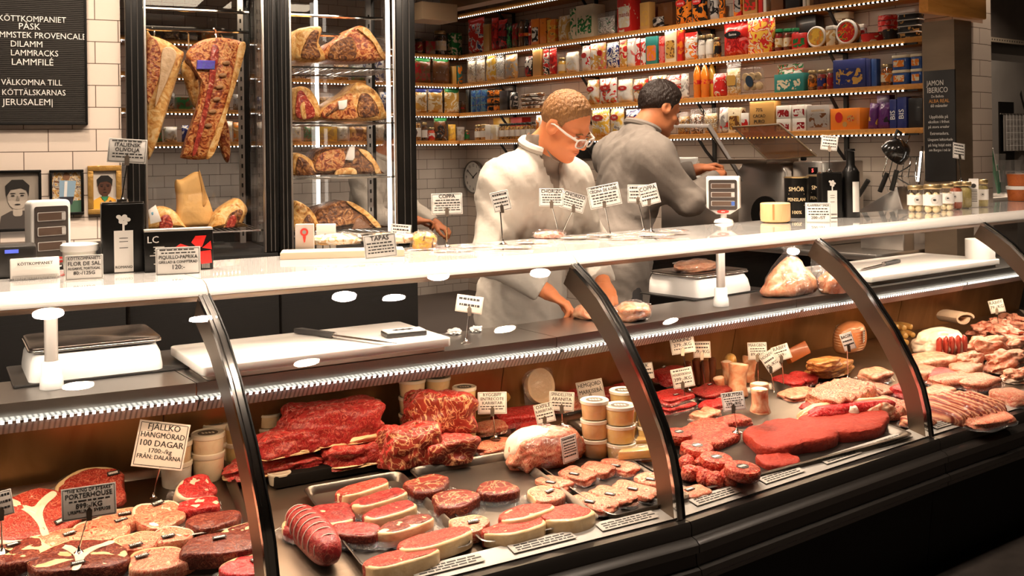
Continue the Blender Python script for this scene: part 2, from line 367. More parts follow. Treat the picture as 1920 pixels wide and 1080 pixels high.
# ---------------------------------------------------------------- shared materials
steel = mat('brushed_steel', (.62, .58, .54), .28, 1, bump=.05, bscale=40, stretch=(1, 1, 30)); darksteel = mat('dark_steel', (.22, .17, .13), .35, 1, var=.2, vscale=3)
chrome = mat('chrome', (.75, .73, .7), .12, 1); alu = mat('aluminium', (.72, .68, .63), .3, 1); black = mat('black_gloss', (.006, .0055, .005), .3, spec=.25)
mblack = mat('matt_black', (.006, .0055, .005), .6, spec=.2); white = mat('white_plastic', (.86, .83, .79), .35); paper = mat('paper', (.85, .8, .74), .6); ink = mat('ink', (.02, .017, .015), .6)
cream = mat('cream', (.8, .7, .55), .5); red = mat('red_print', (.62, .03, .02), .4); wood = ramp2('shelf_wood', [(.40, .15, .03), (.62, .27, .06), (.70, .33, .09)], 2.5, dist=2, stretch=(1, 8, 8), rough=.45, bump=.08, rnd=False)
clear = glass('clear_glass'); jarglass = glass('jar_glass', base=.06, rough=.03); cling = film(); ledmat = mat('led_dots', (1, .93, .84), emit=6); pvc = glass('clear_plastic', (.95, .95, .95), base=.08, rough=.08, haze=.05)
# ---------------------------------------------------------------- the room
tileL = tilemat('wall_tiles', (.82, .70, .60), (.16, .11, .08), .2, .1); tileB = tilemat('back_tiles', (.62, .55, .49), (.10, .08, .06), .2, .1); tileR = tilemat('long_tiles', (.72, .60, .50), (.16, .11, .08), .4, .1)
def wall(name, a, c, z0, z1, ms, th=.1, face=1, off=0):
    """a wall from a to c, its tiled face on the side of the normal"""
    a, c = Vector(a[:2]), Vector(c[:2]); d = (c-a).normalized(); n = Vector((d.y, -d.x))*face; L = (c-a).length
    b = B(); v = [b.verts.new((q.x, q.y, z)) for q in (a, c, c-n*th, a-n*th) for z in (z0, z1)]; uv = b.loops.layers.uv.new('UVMap'); fs = []
    for i in range(4):
        j = (i+1) % 4; f = b.faces.new((v[2*i], v[2*j], v[2*j+1], v[2*i+1])); fs.append(f)
        for l, (s, z) in zip(f.loops, ((0, z0), (1, z0), (1, z1), (0, z1))): l[uv].uv = (s*(L if i in (0, 2) else th)+off, z)
    b.faces.new((v[1], v[3], v[5], v[7])); b.faces.new((v[6], v[4], v[2], v[0])); return struct(name, b, ms, flat=True)
WD = Vector((.9748, -.2233)); WN = Vector((-.2233, -.9748)); W0 = Vector((1.41, 4.88))
def WL(s, h=0): return W0+WD*s+WN*h      # along the letter board wall, h in front of it
b = B(); box(b, (3.5, 3, -.05), (16, 16, .1)); struct('floor', b, mat('floor_dark', (.05, .04, .035), .5, var=.3))
b = B(); v = [CP(-.4, .55, 0), CP(1, .55, 0), CP(3, .55, 0), CP(4.9, .55, 0), Vector((6.3, 8.87, 0)), Vector((-1.5, 8.87, 0))]; prism(b, [(q.x, q.y) for q in v], 0, .12); struct('floor_platform', b, mat('platform', (.09, .07, .06), .6))
wall('wall_left', WL(-2.6), WL(.095), 0, 3.3, tileL, th=.12, off=.113)
wall('wall_back', (-1.5, 8.87), (6.35, 8.87), 0, 3.6, tileB)
wall('wall_right', (6.3, 8.87), (6.3, 3.28), 0, 3.6, tileR, off=.21)
wall('wall_far_kitchen', (6.4, 6.3), (11.5, 6.3), 0, 3.6, mat('kitchen_wall', (.16, .13, .11), .5))
b = B()
for i in range(90): box(b, (3, 2.6+i*.075, 3.63), (9, .04, .04), 0)
box(b, (3, 3, 3.7), (16, 16, .1)); struct('ceiling', b, mat('ceiling_dark', (.055, .042, .032), .5))
# pillar clad in steel with a tiled return, wooden beam on top
b = B(); box(b, (6.04, 3.375, 1.167), (.2, .21, 2.334), 0); struct('pillar', b, mat('pillar_steel', (.30, .22, .15), .35, .6, var=.25, vscale=2, stretch=(1, 1, 3)), flat=True)
wall('wall_pillar_return', (6.14, 3.27), (6.34, 3.27), 0, 2.33, tileR, th=.2, off=.1)
b = B(); box(b, (5.85, 3.222, 2.55), (.66, .06, .42), bev=.006); struct('trim_beam', b, wood)
b = B(); a_, c_ = atp(786, 20, (0, 8.0), (0, 1)), atp(852, 40, (0, 8.0), (0, 1)); box(b, ((a_.x+c_.x)/2, 8.1, a_.z), (c_.x-a_.x, .3, .16)); box(b, (5.75, 7.3, 3.02), (.16, 2.2, .13)); box(b, (5.2, 8.0, 3.25), (2.6, .2, .1)); struct('trim_duct', b, mat('duct_beige', (.36, .25, .15), .6))
# ---------------------------------------------------------------- the counter, one module per glass
PROF = [(0, 1.2), (-.07, 1.158), (-.14, 1.109), (-.236, 1.015), (-.294, .94), (-.341, .88), (-.379, .819), (-.42, .75), (-.451, .678), (-.47, .6), (-.478, .524), (-.48, .505)]
capmat = mat('white_counter_cap', (.84, .80, .76), .22, coat=.6); capglass = mat('counter_top_glass', (.80, .78, .75), .08, coat=1, coatr=.02); frontglass = glass('case_glass', base=.04, rough=.006)
panelmat = ramp2('back_panel_steel', [(.22, .10, .035), (.45, .24, .10), (.30, .15, .06), (.6, .36, .17)], 2.2, rough=.33, bump=.02, stretch=(3, 3, .7), rnd=False)  # warm brown reflections on the steel are put into its colour
panelmat.node_tree.nodes['Principled BSDF'].inputs['Metallic'].default_value = .85
lens = ramp2('led_cover', [(.10, .12, .13), (.36, .40, .42), (.44, .49, .51)], 24, 'wave', rough=.35, coat=.3, dist=.6, detail=0, bump=0, rnd=False, stretch=(1, 1, .6)); bump_m = mat('bumper', (.02, .017, .015), .32, coat=.15); deckm = mat('deck_steel', (.26, .20, .15), .42, 1, var=.15, vscale=6)
def sweep(b, s0, s1, pts, m=0, closed=True, n=1):
    """a profile of (p, z) run along the counter from s0 to s1"""
    R = [[b.verts.new(CP(s0+(s1-s0)*k/n if k < n or s1 % 1 else s1-1e-6, p, z)) for p, z in pts] for k in range(n+1)]; L = len(pts); fs = []
    for A, D in zip(R, R[1:]):
        for k in range(L if closed else L-1): fs.append(b.faces.new((A[k], A[(k+1) % L], D[(k+1) % L], D[k])))
    if closed: fs.append(b.faces.new(R[0][::-1])); fs.append(b.faces.new(R[-1]))
    _tag(b, fs, m)
def qd(p0, p1, z0, z1): return [(p0, z0), (p1, z0), (p1, z1), (p0, z1)]
def off(pr, d):
    o = []
    for i, (p, z) in enumerate(pr):
        a = pr[max(i-1, 0)]; c = pr[min(i+1, len(pr)-1)]; q = Vector((c[0]-a[0], c[1]-a[1])).normalized(); o.append((p-q.y*d, z+q.x*d))
    return o
MODULES = {0: 'curved glass counter section holding the porterhouse and marbled steaks', 1: 'curved glass counter section holding the heaped big red beef joints', 2: 'curved glass counter section holding burgers and minced meat', 3: 'curved glass counter section holding pork belly and rib racks', 4: 'counter section past the paper roll, mostly beyond the picture edge'}
def module(i, s0, s1):
    e = .0015; a, c = s0+e, s1-e
    t = thing('display_counter', MODULES[i], 'counter', CP((s0+s1)/2, 0, 0), 0, 'refrigerated counter sections'); M = Matrix.Translation(-t.location)
    def part(name, ms, f, **k):
        b = B(); f(b); bmesh.ops.transform(b, matrix=M, verts=b.verts[:]); return ob(name, b, ms, t, **k)
    part('top_cap', capmat, lambda b: sweep(b, a, c, [(.02, 1.199), (.001, 1.2), (.006, 1.212), (.026, 1.229), (.052, 1.2375), (.07, 1.2375), (.07, 1.215)]))
    part('top_glass', capglass, lambda b: sweep(b, a, c, qd(.07, .545, 1.222, 1.2375)))
    part('cap_rail', mat('bronze_rail', (.30, .20, .13), .35, .8), lambda b: sweep(b, a, c, [(.008, 1.198), (.075, 1.198), (.075, 1.182), (.03, 1.182)]))
    part('front_glass', frontglass, lambda b: sweep(b, a, c, PROF+off(PROF, -.006)[::-1]), flat='sharp')
    part('worktop', steel, lambda b: sweep(b, a, c, [(.12, .945), (.12, .905), (.135, .905), (.135, .93), (.41, .93), (.41, .945)]))
    def led(b):
        sweep(b, a, c, [(.112, .912), (.092, .908), (.118, .868), (.135, .872), (.135, .905)], 0)
        L = (CP(c, .1, 0)-CP(a, .1, 0)).length
        dots(b, (0, L), lambda x: [CP(a+(c-a)*min(x/L, 1), p, z) for p, z in ((.0945, .9085), (.0895, .9055), (.0925, .8985), (.0975, .9015))], .0085, .0095)
    part('led_strip', [lens, ledmat], led)
    part('back_panel', panelmat, lambda b: sweep(b, a, c, [(.50, .55), (.515, .55), (.43, .93), (.41, .93)]))
    part('deck', deckm, lambda b: sweep(b, a, c, [(-.47, DZ(-.47)-.002), (.51, DZ(.51)-.002), (.51, DZ(.51)-.03), (-.47, DZ(-.47)-.03)]))
    part('tag_rail', mat('tag_rail', (.55, .52, .48), .4, .3), lambda b: sweep(b, a, c, [(-.468, .503), (-.472, .508), (-.405, .522), (-.40, .51)]))
    part('bumper', bump_m, lambda b: sweep(b, a, c, [(-.47, .503), (-.505, .503), (-.512, .492), (-.512, .462), (-.53, .458), (-.542, .447), (-.542, .425), (-.528, .418), (-.532, .385), (-.548, .378), (-.552, .362), (-.54, .352), (-.54, .34), (-.47, .33)]), flat='sharp')
    part('base', mat('base_black', (.004, .0035, .003), .6, spec=.15), lambda b: sweep(b, a, c, [(-.485, .34), (-.45, 0), (.5, 0), (.5, .5), (-.46, .47)]))
    # one carrier arm at the joint: a plate behind the glass and its bright edge profile
    if i < 4:
        s = s1
        def arm(b, w0, w1, d0, d1, m=0):
            n = len(PROF); o0, o1 = off(PROF, d0), off(PROF, d1); q = Vector((NN[i+1].y, -NN[i+1].x)); fs = []
            V = [[[b.verts.new(Vector((*(JN[i+1]+NN[i+1]*p+q*w), z))) for p, z in o] for o in (o0, o1)] for w in (w0, w1)]
            for k in range(n-1):
                for A, D in ((V[0][0], V[0][1]), (V[0][1], V[1][1]), (V[1][1], V[1][0]), (V[1][0], V[0][0])): fs.append(b.faces.new((A[k], A[k+1], D[k+1], D[k])))
            for k in (0, n-1): fs.append(b.faces.new((V[0][0][k], V[0][1][k], V[1][1][k], V[1][0][k])))
            _tag(b, fs, m)
        ar = part('carrier_arm', mat('arm_steel', (.20, .15, .11), .35, .9), lambda b: arm(b, -.03, .0, .008, .075))
        b = B(); arm(b, -.030, -.002, -.002, .0075); arm(b, -.020, -.010, -.006, -.001); arm(b, -.030, -.026, -.005, -.001)
        bmesh.ops.transform(b, matrix=M, verts=b.verts[:]); ob('edge_profile', b, chrome, ar)
        b = B(); arm(b, -.0025, .0008, -.0075, .009); bmesh.ops.transform(b, matrix=M, verts=b.verts[:]); ob('seal', b, black, ar)
    return t
for i in range(5): module(i, i if i else -.25, i+1)
for i in range(5):                                              # the tubes that light the meat under the worktop edge
    s0 = i if i else -.2
    for k in range(2):
        s = s0+(i+1-s0)*(k+.5)/2; L = (CP(i+.999, .1, 0)-CP(s0, .1, 0)).length/2
        area('case_light', CP(s, .10, .868), (L, .02), LED_W*L, rot=(rad(-6), 0, cang(s)), col=(1, .69, .43)); area('cap_light', CP(s, .095, 1.212), (L, .008), CAP_W*L, rot=(rad(22), 0, cang(s)), col=(1, .84, .68))
# ---------------------------------------------------------------- ceiling lamps, some mirrored in the counter glass, some added for brightness
lampm = mat('lamp_housing', (.04, .035, .03), .4); proto = None
for i, (x, y, p) in enumerate(LAMPS):
    if proto is None:
        proto = thing('ceiling_lamp', 'black cylinder spotlight under the dark ceiling', 'lamp', (x, y, 3.38), 0, 'ceiling spotlights over the counter')
        b = B(); lathe(b, [(.072, .005), (.08, 0), (.08, .14), (.03, .15), (.012, .16), (.012, .21)], 20); ob('housing', b, lampm, proto)
        b = B(); cyl(b, (0, 0, .012), .062, .004, 20); ob('diffuser', b, mat('lamp_glow', (1, .85, .68), emit=6), proto)
    else: dup(proto, (x, y, 3.38))
# ---------------------------------------------------------------- wall shelves and what stands on them
SZ = {1: 2.515, 2: 2.225, 3: 1.93, 4: 1.652, 0: 2.93}; SX, SY = 6.0, 8.57; LEV = {0: 'highest', 1: 'top', 2: 'second', 3: 'third', 4: 'lowest'}
iron = mat('black_iron', (.018, .016, .015), .5)
def shelf(lv, long):
    z = SZ[lv]; L = (SY+.3-3.5) if long else 4.9
    t = thing('wall_shelf', f'{LEV[lv]} wooden wall shelf ' + ('running along the long tiled wall to the chalkboard' if long else 'on the short wall behind the fridges'), 'shelf', (SX, 3.5, z) if long else (SX, SY, z), 0 if long else pi/2, 'LED-lit wall shelves')
    b = B(); box(b, (.145, L/2, .0175), (.29, L, .035), bev=.003); ob('board', b, wood, t)
    b = B(); y = .12 if long else .02
    dots(b, (y, L-.05-y-(.27 if long else 0)), lambda y: [(-.008, y, -.002), (-.008, y, -.011), (-.0005, y, -.011), (-.0005, y, -.002)], .013, .021); ob('led_strip', b, [mblack, ledmat], t)
    b = B(); box(b, (.006, L/2, -.006), (.012, L-.1, .011)); ob('led_rail', b, mat('led_rail', (.02, .018, .016), .5), t)
    for y in ([.75, 1.95, 3.3, 4.5] if long else [.8, 2.2, 3.6]):
        b = B(); box(b, (.27, y, -.09), (.02, .03, .2)); box(b, (.15, y, -.006), (.26, .03, .008)); tube(b, [(.25, y, -.17), (.17, y, -.10), (.09, y, -.01)], .012); ob('bracket', b, iron, t)
for lv in (1, 2, 3, 4): shelf(lv, True); shelf(lv, False)
shelf(0, True)
for lv in (1, 2, 3, 4): area('shelf_glow', (SX+.021, 6.2, SZ[lv]-.002), (.006, 4.6), SHELF_W, col=(1, .82, .62)); area('shelf_glow', (4.0, SY+.021, SZ[lv]-.002), (3.8, .006), SHELF_W*.55, col=(1, .85, .68))
PAL = dict(red=(.62, .025, .02), dred=(.30, .01, .012), orange=(.80, .22, .02), yel=(.80, .48, .06), cream=(.78, .66, .46), white=(.80, .75, .68), tan=(.55, .30, .09), brown=(.16, .06, .02), black=(.014, .012, .012), navy=(.02, .03, .16), blue=(.03, .09, .32), teal=(.03, .22, .20), green=(.02, .20, .05), purple=(.10, .02, .13), grey=(.35, .31, .28), pink=(.70, .18, .16), gold=(.6, .33, .07), sky=(.10, .22, .32), silver=(.5, .48, .46))
def pm(*cs, scale=16, rough=.3, coat=.5):
    nm = 'print_'+'_'.join(cs)+f'_{scale}'
    if len(cs) == 1: return mat('plain_'+cs[0], PAL[cs[0]], .35, coat=.3)
    return ramp2(nm, [PAL[c] for c in cs], scale, dist=1.2, detail=1.5, rough=rough, coat=coat, bump=.35, bscale=40, interp='CONSTANT', pos=[0]+[.36+.28*i/(len(cs)-1) for i in range(1, len(cs)-1)]+[.64] if len(cs) > 2 else [0, .52])
lidg = mat('gold_lid', (.55, .40, .2), .3, .8); blacklid = mat('black_lid', (.02, .018, .016), .35); greenlid = mat('green_lid', (.01, .16, .05), .35)
def logo(t, s, x, z, y, w, h, bg, fg=white, shape='ell', nm='logo'):
    b = B(); prism(b, ell(w, h, 24) if shape == 'ell' else rrect(w, h, h*.12), 0, .0012, M=Matrix.Translation((x, y, z)) @ FRONT); o = ob(nm, b, bg, t)
    if s: text([(s, h*(.5 if shape == 'ell' else .6), 0, 0, w*.8)], fg, o, Matrix.Translation((x, y-.0014, z)) @ FRONT, bold=.01)
    return o
def pack(kind, w, h, d, a, seed, t, txt=None, c2=None, c3='white'):
    rn = random.Random(seed); A = a if isinstance(a, tuple) else (a,); bm_ = B(); y0 = -d/2
    if kind == 'bag':
        pillow(bm_, w, h*.97, d, seed=seed, top=.55, wob=.25); ob('bag', bm_, pm(*A), t)
        if c2: b = B(); pillow(b, w*1.005, h*.24, d*.55, seed=seed+1, nx=6, ny=4); bmesh.ops.transform(b, matrix=T(0, 0, h*.76), verts=b.verts[:]); ob('header', b, pm(c2), t)
        if txt is not None: logo(t, txt, 0, h*.60, y0*1.12-.002, w*.62, h*.2, pm(c3 if c3 != 'white' else 'red'), white)
    elif kind == 'clear':
        pillow(bm_, w*.93, h*.8, d*.92, seed=seed, top=.6, wob=.3); ob('contents', bm_, pm(*A, scale=45), t)
        b = B(); pillow(b, w, h, d, seed=seed+2, top=.5); ob('wrapper', b, cling, t)
        if c2: logo(t, txt, 0, h*.45, y0*1.1-.001, w*.6, h*.3, pm(c2), shape='r', nm='label')
    elif kind == 'box':
        box(bm_, (0, 0, h/2), (w, d, h), bev=min(.003, w/8)); ob('carton', bm_, pm(*A), t)
        if c2: logo(t, None, 0, h*.40, y0-.0006, w*.8, h*.55, pm(c2, c3, scale=22), shape='r', nm='picture')
        if txt: text([(txt, min(w*.28, h*.2), 0, 0, w*.85)], pm(c3), t, fr(0, y0-.002, h*.82))
    elif kind == 'jar':
        lathe(bm_, [(w*.46, 0), (w*.5, h*.04), (w*.5, h*.70), (w*.40, h*.84), (w*.40, h*.86)], 20); ob('jar_glass', bm_, jarglass, t)
        b = B(); lathe(b, [(w*.44, h*.015), (w*.47, h*.05), (w*.47, h*.69), (w*.36, h*.80)], 18); ob('contents', b, pm(*A, scale=60), t)
        b = B(); lathe(b, [(w*.44, h*.86), (w*.45, h*.88), (w*.45, h*.97), (w*.42, h)], 20); ob('lid', b, {'green': greenlid, 'black': blacklid}.get(c2, lidg), t)
        b = B(); lathe(b, [(w*.505, h*.18), (w*.505, h*.58)], 20); ob('label', b, pm(*(c3 if isinstance(c3, tuple) else (c3,))), t)
    elif kind == 'can':
        lathe(bm_, [(w*.47, 0), (w*.5, h*.03), (w*.5, h*.97), (w*.47, h), (w*.45, h*.97)], 20); ob('tin', bm_, pm(*A), t)
        b = B(); lathe(b, [(w*.505, h*.92), (w*.505, h*.99), (w*.44, h*.995)], 20); ob('rim', b, chrome, t)
    elif kind == 'bottle':
        lathe(bm_, [(w*.42, 0), (w*.48, h*.03), (w*.45, h*.18), (w*.5, h*.24), (w*.46, h*.5), (w*.48, h*.68), (w*.3, h*.84), (w*.17, h*.92), (w*.17, h*.94)], 20); ob('bottle', bm_, mat('juice_'+A[0], PAL[A[0]], .08, coat=1), t)
        b = B(); cyl(b, (0, 0, h*.94), w*.19, h*.06, 16); ob('cap', b, pm(c2 or 'white'), t)
        b = B(); lathe(b, [(w*.485, h*.28), (w*.47, h*.5)], 20); ob('label', b, pm(*(c3 if isinstance(c3, tuple) else (c3,)), scale=30), t)
    elif kind == 'tub':
        prism(bm_, rrect(w*.94, d*.94, min(w, d)*.2), 0, h*.8, bev=.004); ob('tub', bm_, pm(*A), t)
        b = B(); prism(b, rrect(w, d, min(w, d)*.22), h*.8, h, bev=.004); ob('lid', b, pm(c3), t)
        if c2: logo(t, txt, 0, h*.42, y0-.001, w*.6, h*.45, pm(c2, 'cream', scale=30), shape='r', nm='label')
    elif kind == 'disc':                                        # a round tub standing on its edge, lid to the room
        M = T(0, 0, w/2) @ FRONT
        lathe(bm_, [(w*.40, -d), (w*.44, -d*.9), (w*.47, 0)], 28, M=M); ob('tub', bm_, pm('tan', 'brown'), t)
        b = B(); lathe(b, [(w*.47, -.008), (w*.5, 0), (w*.5, .012), (w*.44, .016), (w*.42, .012)], 28, M=M); ob('lid', b, white, t)
        b = B(); lathe(b, [(w*.40, .0122), (w*.40, .0135)], 28, M=M); ob('label', b, pm(*A, scale=26), t)
PK = 'packages on the wall shelves'
NAMES = dict(bag='snack_bag', clear='clear_snack_bag', box='carton', jar='jar', can='tin', bottle='bottle', tub='tub', disc='round_tub')
def stock(lv, rows, long=True):
    prev = None
    for i, q in enumerate(rows):
        x0, x1, yt, kind, cols, desc = q[:6]; kw = dict(q[6]) if len(q) > 6 else {}
        z = SZ[lv]+.035+kw.pop('dz', 0); back = kw.pop('back', 0)
        pl = ((SX+.02+back, 0), (1, 0)) if long else ((0, SY+.02+back), (0, 1))
        P0, P1 = atp(x0, 150, *pl), atp(x1, 150, *pl); w = (P1-P0).xy.length; m = (P0+P1)/2; h = atp((x0+x1)/2, yt, *pl).z-z
        d = kw.pop('d', None) or {'bag': min(.07, w*.5), 'clear': min(.06, w*.5), 'box': min(.16, max(.05, w*.6)), 'tub': w*.8, 'disc': .05}.get(kind, w)
        h = kw.pop('hh', h)
        w *= .97; loc = (m.x+d/2+.005, m.y, z) if long else (m.x, m.y+d/2+.005, z); rn = random.Random(i*7+lv)
        if h < .02: h = .05
        lab = kw.pop('label', None) or f'{desc} on the {LEV[lv]} shelf' + ('' if long else ' of the short wall') + (f', beside the {prev}' if prev and len((desc+prev).split()) < (8 if long else 5) else '')
        tilt = kw.pop('tilt', 0)
        t = thing(kw.pop('name', NAMES[kind]), lab, kw.pop('cat', {'bag': 'bag', 'clear': 'bag', 'box': 'box', 'jar': 'jar', 'can': 'tin', 'bottle': 'bottle'}.get(kind, 'tub')), loc, 0, PK, rot=(0, tilt, (-pi/2 if long else 0)+rn.uniform(-.07, .07)))
        pack(kind, w, h, d, cols, lv*100+i, t, **kw); prev = desc
D = dict
stock(1, [(872, 905, 33, 'bag', ('red', 'red', 'white', 'navy'), 'red snack bag with blue swoosh', D(c2='red')), (906, 918, 45, 'box', 'tan', 'narrow tan carton'), (919, 931, 33, 'bag', ('red', 'dred', 'black'), 'slim red packet with hang tab', D(c2='red')), (931, 947, 36, 'bag', ('dred', 'black', 'red'), 'dark red packet with hang tab', D(c2='red')), (948, 957, 42, 'bag', ('black', 'green', 'grey'), 'slim black striped packet'), (958, 968, 42, 'bag', ('dred', 'brown', 'black'), 'slim brown packet'),
 (969, 978, 36, 'bottle', ('brown',), 'dark sauce bottle', D(c3=('red', 'orange'), c2='black')), (979, 988, 36, 'bottle', ('black',), 'black sauce bottle', D(c3=('orange', 'red'), c2='black')), (988, 996, 36, 'bottle', ('dred',), 'third sauce bottle', D(c3=('red', 'cream'), c2='black')),
 (996, 1011, 35, 'box', 'orange', 'orange carton with dark bird', D(c2='black', c3='white')), (1012, 1025, 34, 'box', ('orange', 'orange', 'brown'), 'orange spotted carton', D()), (1026, 1041, 36, 'box', ('orange', 'yel', 'brown'), 'darker spotted orange carton'), (1042, 1067, 27, 'bag', ('gold', 'cream', 'tan'), 'golden beige bag'),
 (1069, 1080, 16, 'box', ('cream', 'green'), 'slim carton with green bottle'), (1080, 1114, 9, 'box', 'cream', 'large carton with green bottle', D(c2='green', c3='cream')), (1116, 1150, 22, 'clear', ('white', 'grey', 'green'), 'clear crinkly bag with white contents'),
 (1157, 1186, -12, 'box', ('red', 'red', 'cream'), 'tall red striped carton', D(c2='cream', txt=None)), (1186, 1198, 18, 'bag', ('brown', 'tan'), 'dark bag behind tall red carton', D(back=.08)), (1200, 1219, 4, 'box', 'tan', 'tan carton with round emblem', D(c2='gold', c3='tan')), (1220, 1241, 30, 'bag', ('black', 'grey', 'black'), 'glossy black bag'), (1221, 1262, 6, 'box', 'brown', 'wide brown windowed carton', D(back=.12)),
 (1263, 1293, -20, 'bag', ('black', 'orange', 'black'), 'black and orange coffee bag', D(txt='cobraj')), (1294, 1322, -24, 'bag', ('black', 'orange', 'orange'), 'second black and orange coffee bag', D(txt='cobraj')), (1328, 1346, -30, 'bag', ('silver', 'black', 'grey'), 'silver and black bag'), (1347, 1359, -30, 'bag', ('brown', 'orange', 'black'), 'slim dark bag'),
 (1376, 1392, -30, 'box', ('orange', 'red'), 'orange and red carton', D(c2='grey', c3='black')), (1393, 1422, -34, 'box', 'tan', 'framed carton picturing dark biscuits', D(c2='brown', c3='red')), (1423, 1431, -30, 'box', 'red', 'slim red carton'), (1432, 1438, -30, 'box', 'white', 'slim white carton'), (1446, 1470, -40, 'box', 'brown', 'dark carton in shade'), (1473, 1500, -40, 'box', 'black', 'black carton in shade'), (1506, 1512, -50, 'box', 'white', 'thin white carton'), (1513, 1519, -50, 'box', 'cream', 'thin cream carton')])
stock(2, [(872, 887, 104, 'clear', ('cream', 'white', 'brown'), 'clear bag of pale pasta'), (888, 905, 102, 'clear', ('white', 'cream', 'brown'), 'second clear bag of pasta'), (907, 926, 101, 'bag', ('yel', 'cream', 'gold'), 'yellow pasta bag', D(c2='orange')), (926, 941, 98, 'clear', ('silver', 'white', 'grey'), 'silvery clear bag'), (942, 965, 100, 'bag', ('grey', 'tan', 'cream'), 'grey and tan bag'),
 (980, 997, 104, 'bag', ('white', 'black', 'dred'), 'white and black packet'), (998, 1014, 92, 'box', 'tan', 'plain tan carton'), (1015, 1026, 92, 'bag', ('red', 'red', 'white', 'black'), 'slim red packet', D(c2='red')), (1027, 1040, 90, 'bag', ('dred', 'red', 'cream'), 'crimson packet with white circle', D(c2='red')), (1042, 1054, 108, 'jar', ('yel', 'gold'), 'small jar with yellow label', D(c3='cream')), (1055, 1081, 96, 'bag', ('white', 'cream', 'red'), 'white bag with cake picture'),
 (1087, 1104, 84, 'bag', ('white', 'white', 'red'), 'white packet with red heart', D(txt='')), (1104, 1117, 80, 'bag', ('white', 'gold', 'red'), 'white and gold packet'), (1117, 1132, 78, 'bag', ('pink', 'gold', 'white'), 'pink and gold packet', D(txt='')), (1132, 1156, 77, 'bag', ('white', 'navy', 'white', 'navy'), 'dark blue bag of white flakes'),
 (1158, 1172, 74, 'bag', ('red', 'cream', 'gold'), 'red and cream packet', D(c2='pink')), (1172, 1188, 72, 'bag', ('white', 'white', 'pink'), 'puffy white packet', D(c2='white')), (1188, 1198, 70, 'bag', ('red', 'white', 'red'), 'red striped packet'), (1199, 1209, 70, 'bag', ('white', 'red', 'white'), 'white packet with red stripe'), (1210, 1232, 68, 'box', ('teal',), 'teal and coral carton', D(c2='orange', c3='pink')), (1233, 1244, 66, 'bag', ('pink', 'red', 'cream'), 'pink packet'),
 (1246, 1268, 56, 'box', ('cream',), 'cream carton with glowing cakes', D(c2='gold', c3='brown', d=.06)), (1269, 1278, 54, 'box', ('orange', 'red'), 'coral carton side'), (1279, 1303, 60, 'bag', ('white', 'orange', 'white', 'red'), 'white bag with red top', D(c2='red')), (1305, 1318, 66, 'jar', ('white', 'grey'), 'white pot with gold top', D(c3='white')), (1319, 1333, 64, 'jar', ('white', 'cream'), 'taller white pot with gold top', D(c3='white')), (1334, 1346, 70, 'jar', ('brown', 'gold'), 'small dark jar', D(c3=('gold', 'black'))),
 (1350, 1400, 38, 'bag', ('red', 'dred', 'red', 'pink'), 'big red bag with black oval', D(txt='Santos', c3='black', d=.1)), (1401, 1448, 33, 'box', ('yel', 'red', 'cream', 'orange'), 'tall yellow and red patterned carton', D(d=.05)), (1449, 1463, 54, 'jar', ('dred', 'brown'), 'green lidded jar of red sauce', D(c2='green', c3=('cream', 'gold'))), (1465, 1480, 53, 'jar', ('brown', 'dred'), 'middle green lidded jar', D(c2='green', c3=('cream', 'gold'))), (1481, 1494, 52, 'jar', ('dred', 'red'), 'last green lidded jar', D(c2='green', c3=('gold', 'red'))),
 (1484, 1512, 62, 'box', ('red', 'red', 'pink'), 'flat red tray pack', D(d=.03, c2='green', c3='red')), (1492, 1530, 30, 'box', 'black', 'stacked black flat cartons', D(back=.14)), (1511, 1546, 44, 'disc', ('yel', 'gold', 'orange'), 'round tub with yellow lid label'), (1547, 1565, 48, 'tub', ('tan', 'cream'), 'squat cream tub', D(c3='white')), (1564, 1606, 28, 'disc', ('red', 'red', 'orange', 'green'), 'round tub with red lid label'), (1604, 1620, 45, 'tub', ('dred', 'silver'), 'red and silver tub', D(c3='white', back=.1)), (1562, 1590, 22, 'tub', ('cream', 'brown'), 'cream tub behind the round ones', D(c3='cream', back=.15)), (1604, 1646, 61, 'can', ('red', 'cream'), 'single wide red tin at the shelf edge', D(label='low red tin at the edge of the second shelf before the tin stack')), (1648, 1680, 54, 'can', ('black', 'tan'), 'low black tin of nuts', D())])
for k in range(5): stock(2, [(1637, 1676, 66-11.5*(k+1)+5, 'can', ('red', 'pink', 'red'), 'red tin', D(back=.1, dz=.036*k, hh=.0355, label=('lowest', 'second', 'middle', 'fourth', 'topmost')[k]+' red tin of the stack beside the black tins'))])
for k in range(4): stock(2, [(1679, 1722, 62-13*(k+1)+4, 'tub', ('black', 'black', 'tan'), 'black tub', D(c3='silver', d=.1, dz=.04*k, hh=.0395, label=('lowest', 'second lowest', 'third', 'topmost')[k]+' black nut tub stacked beside the red tins'))])
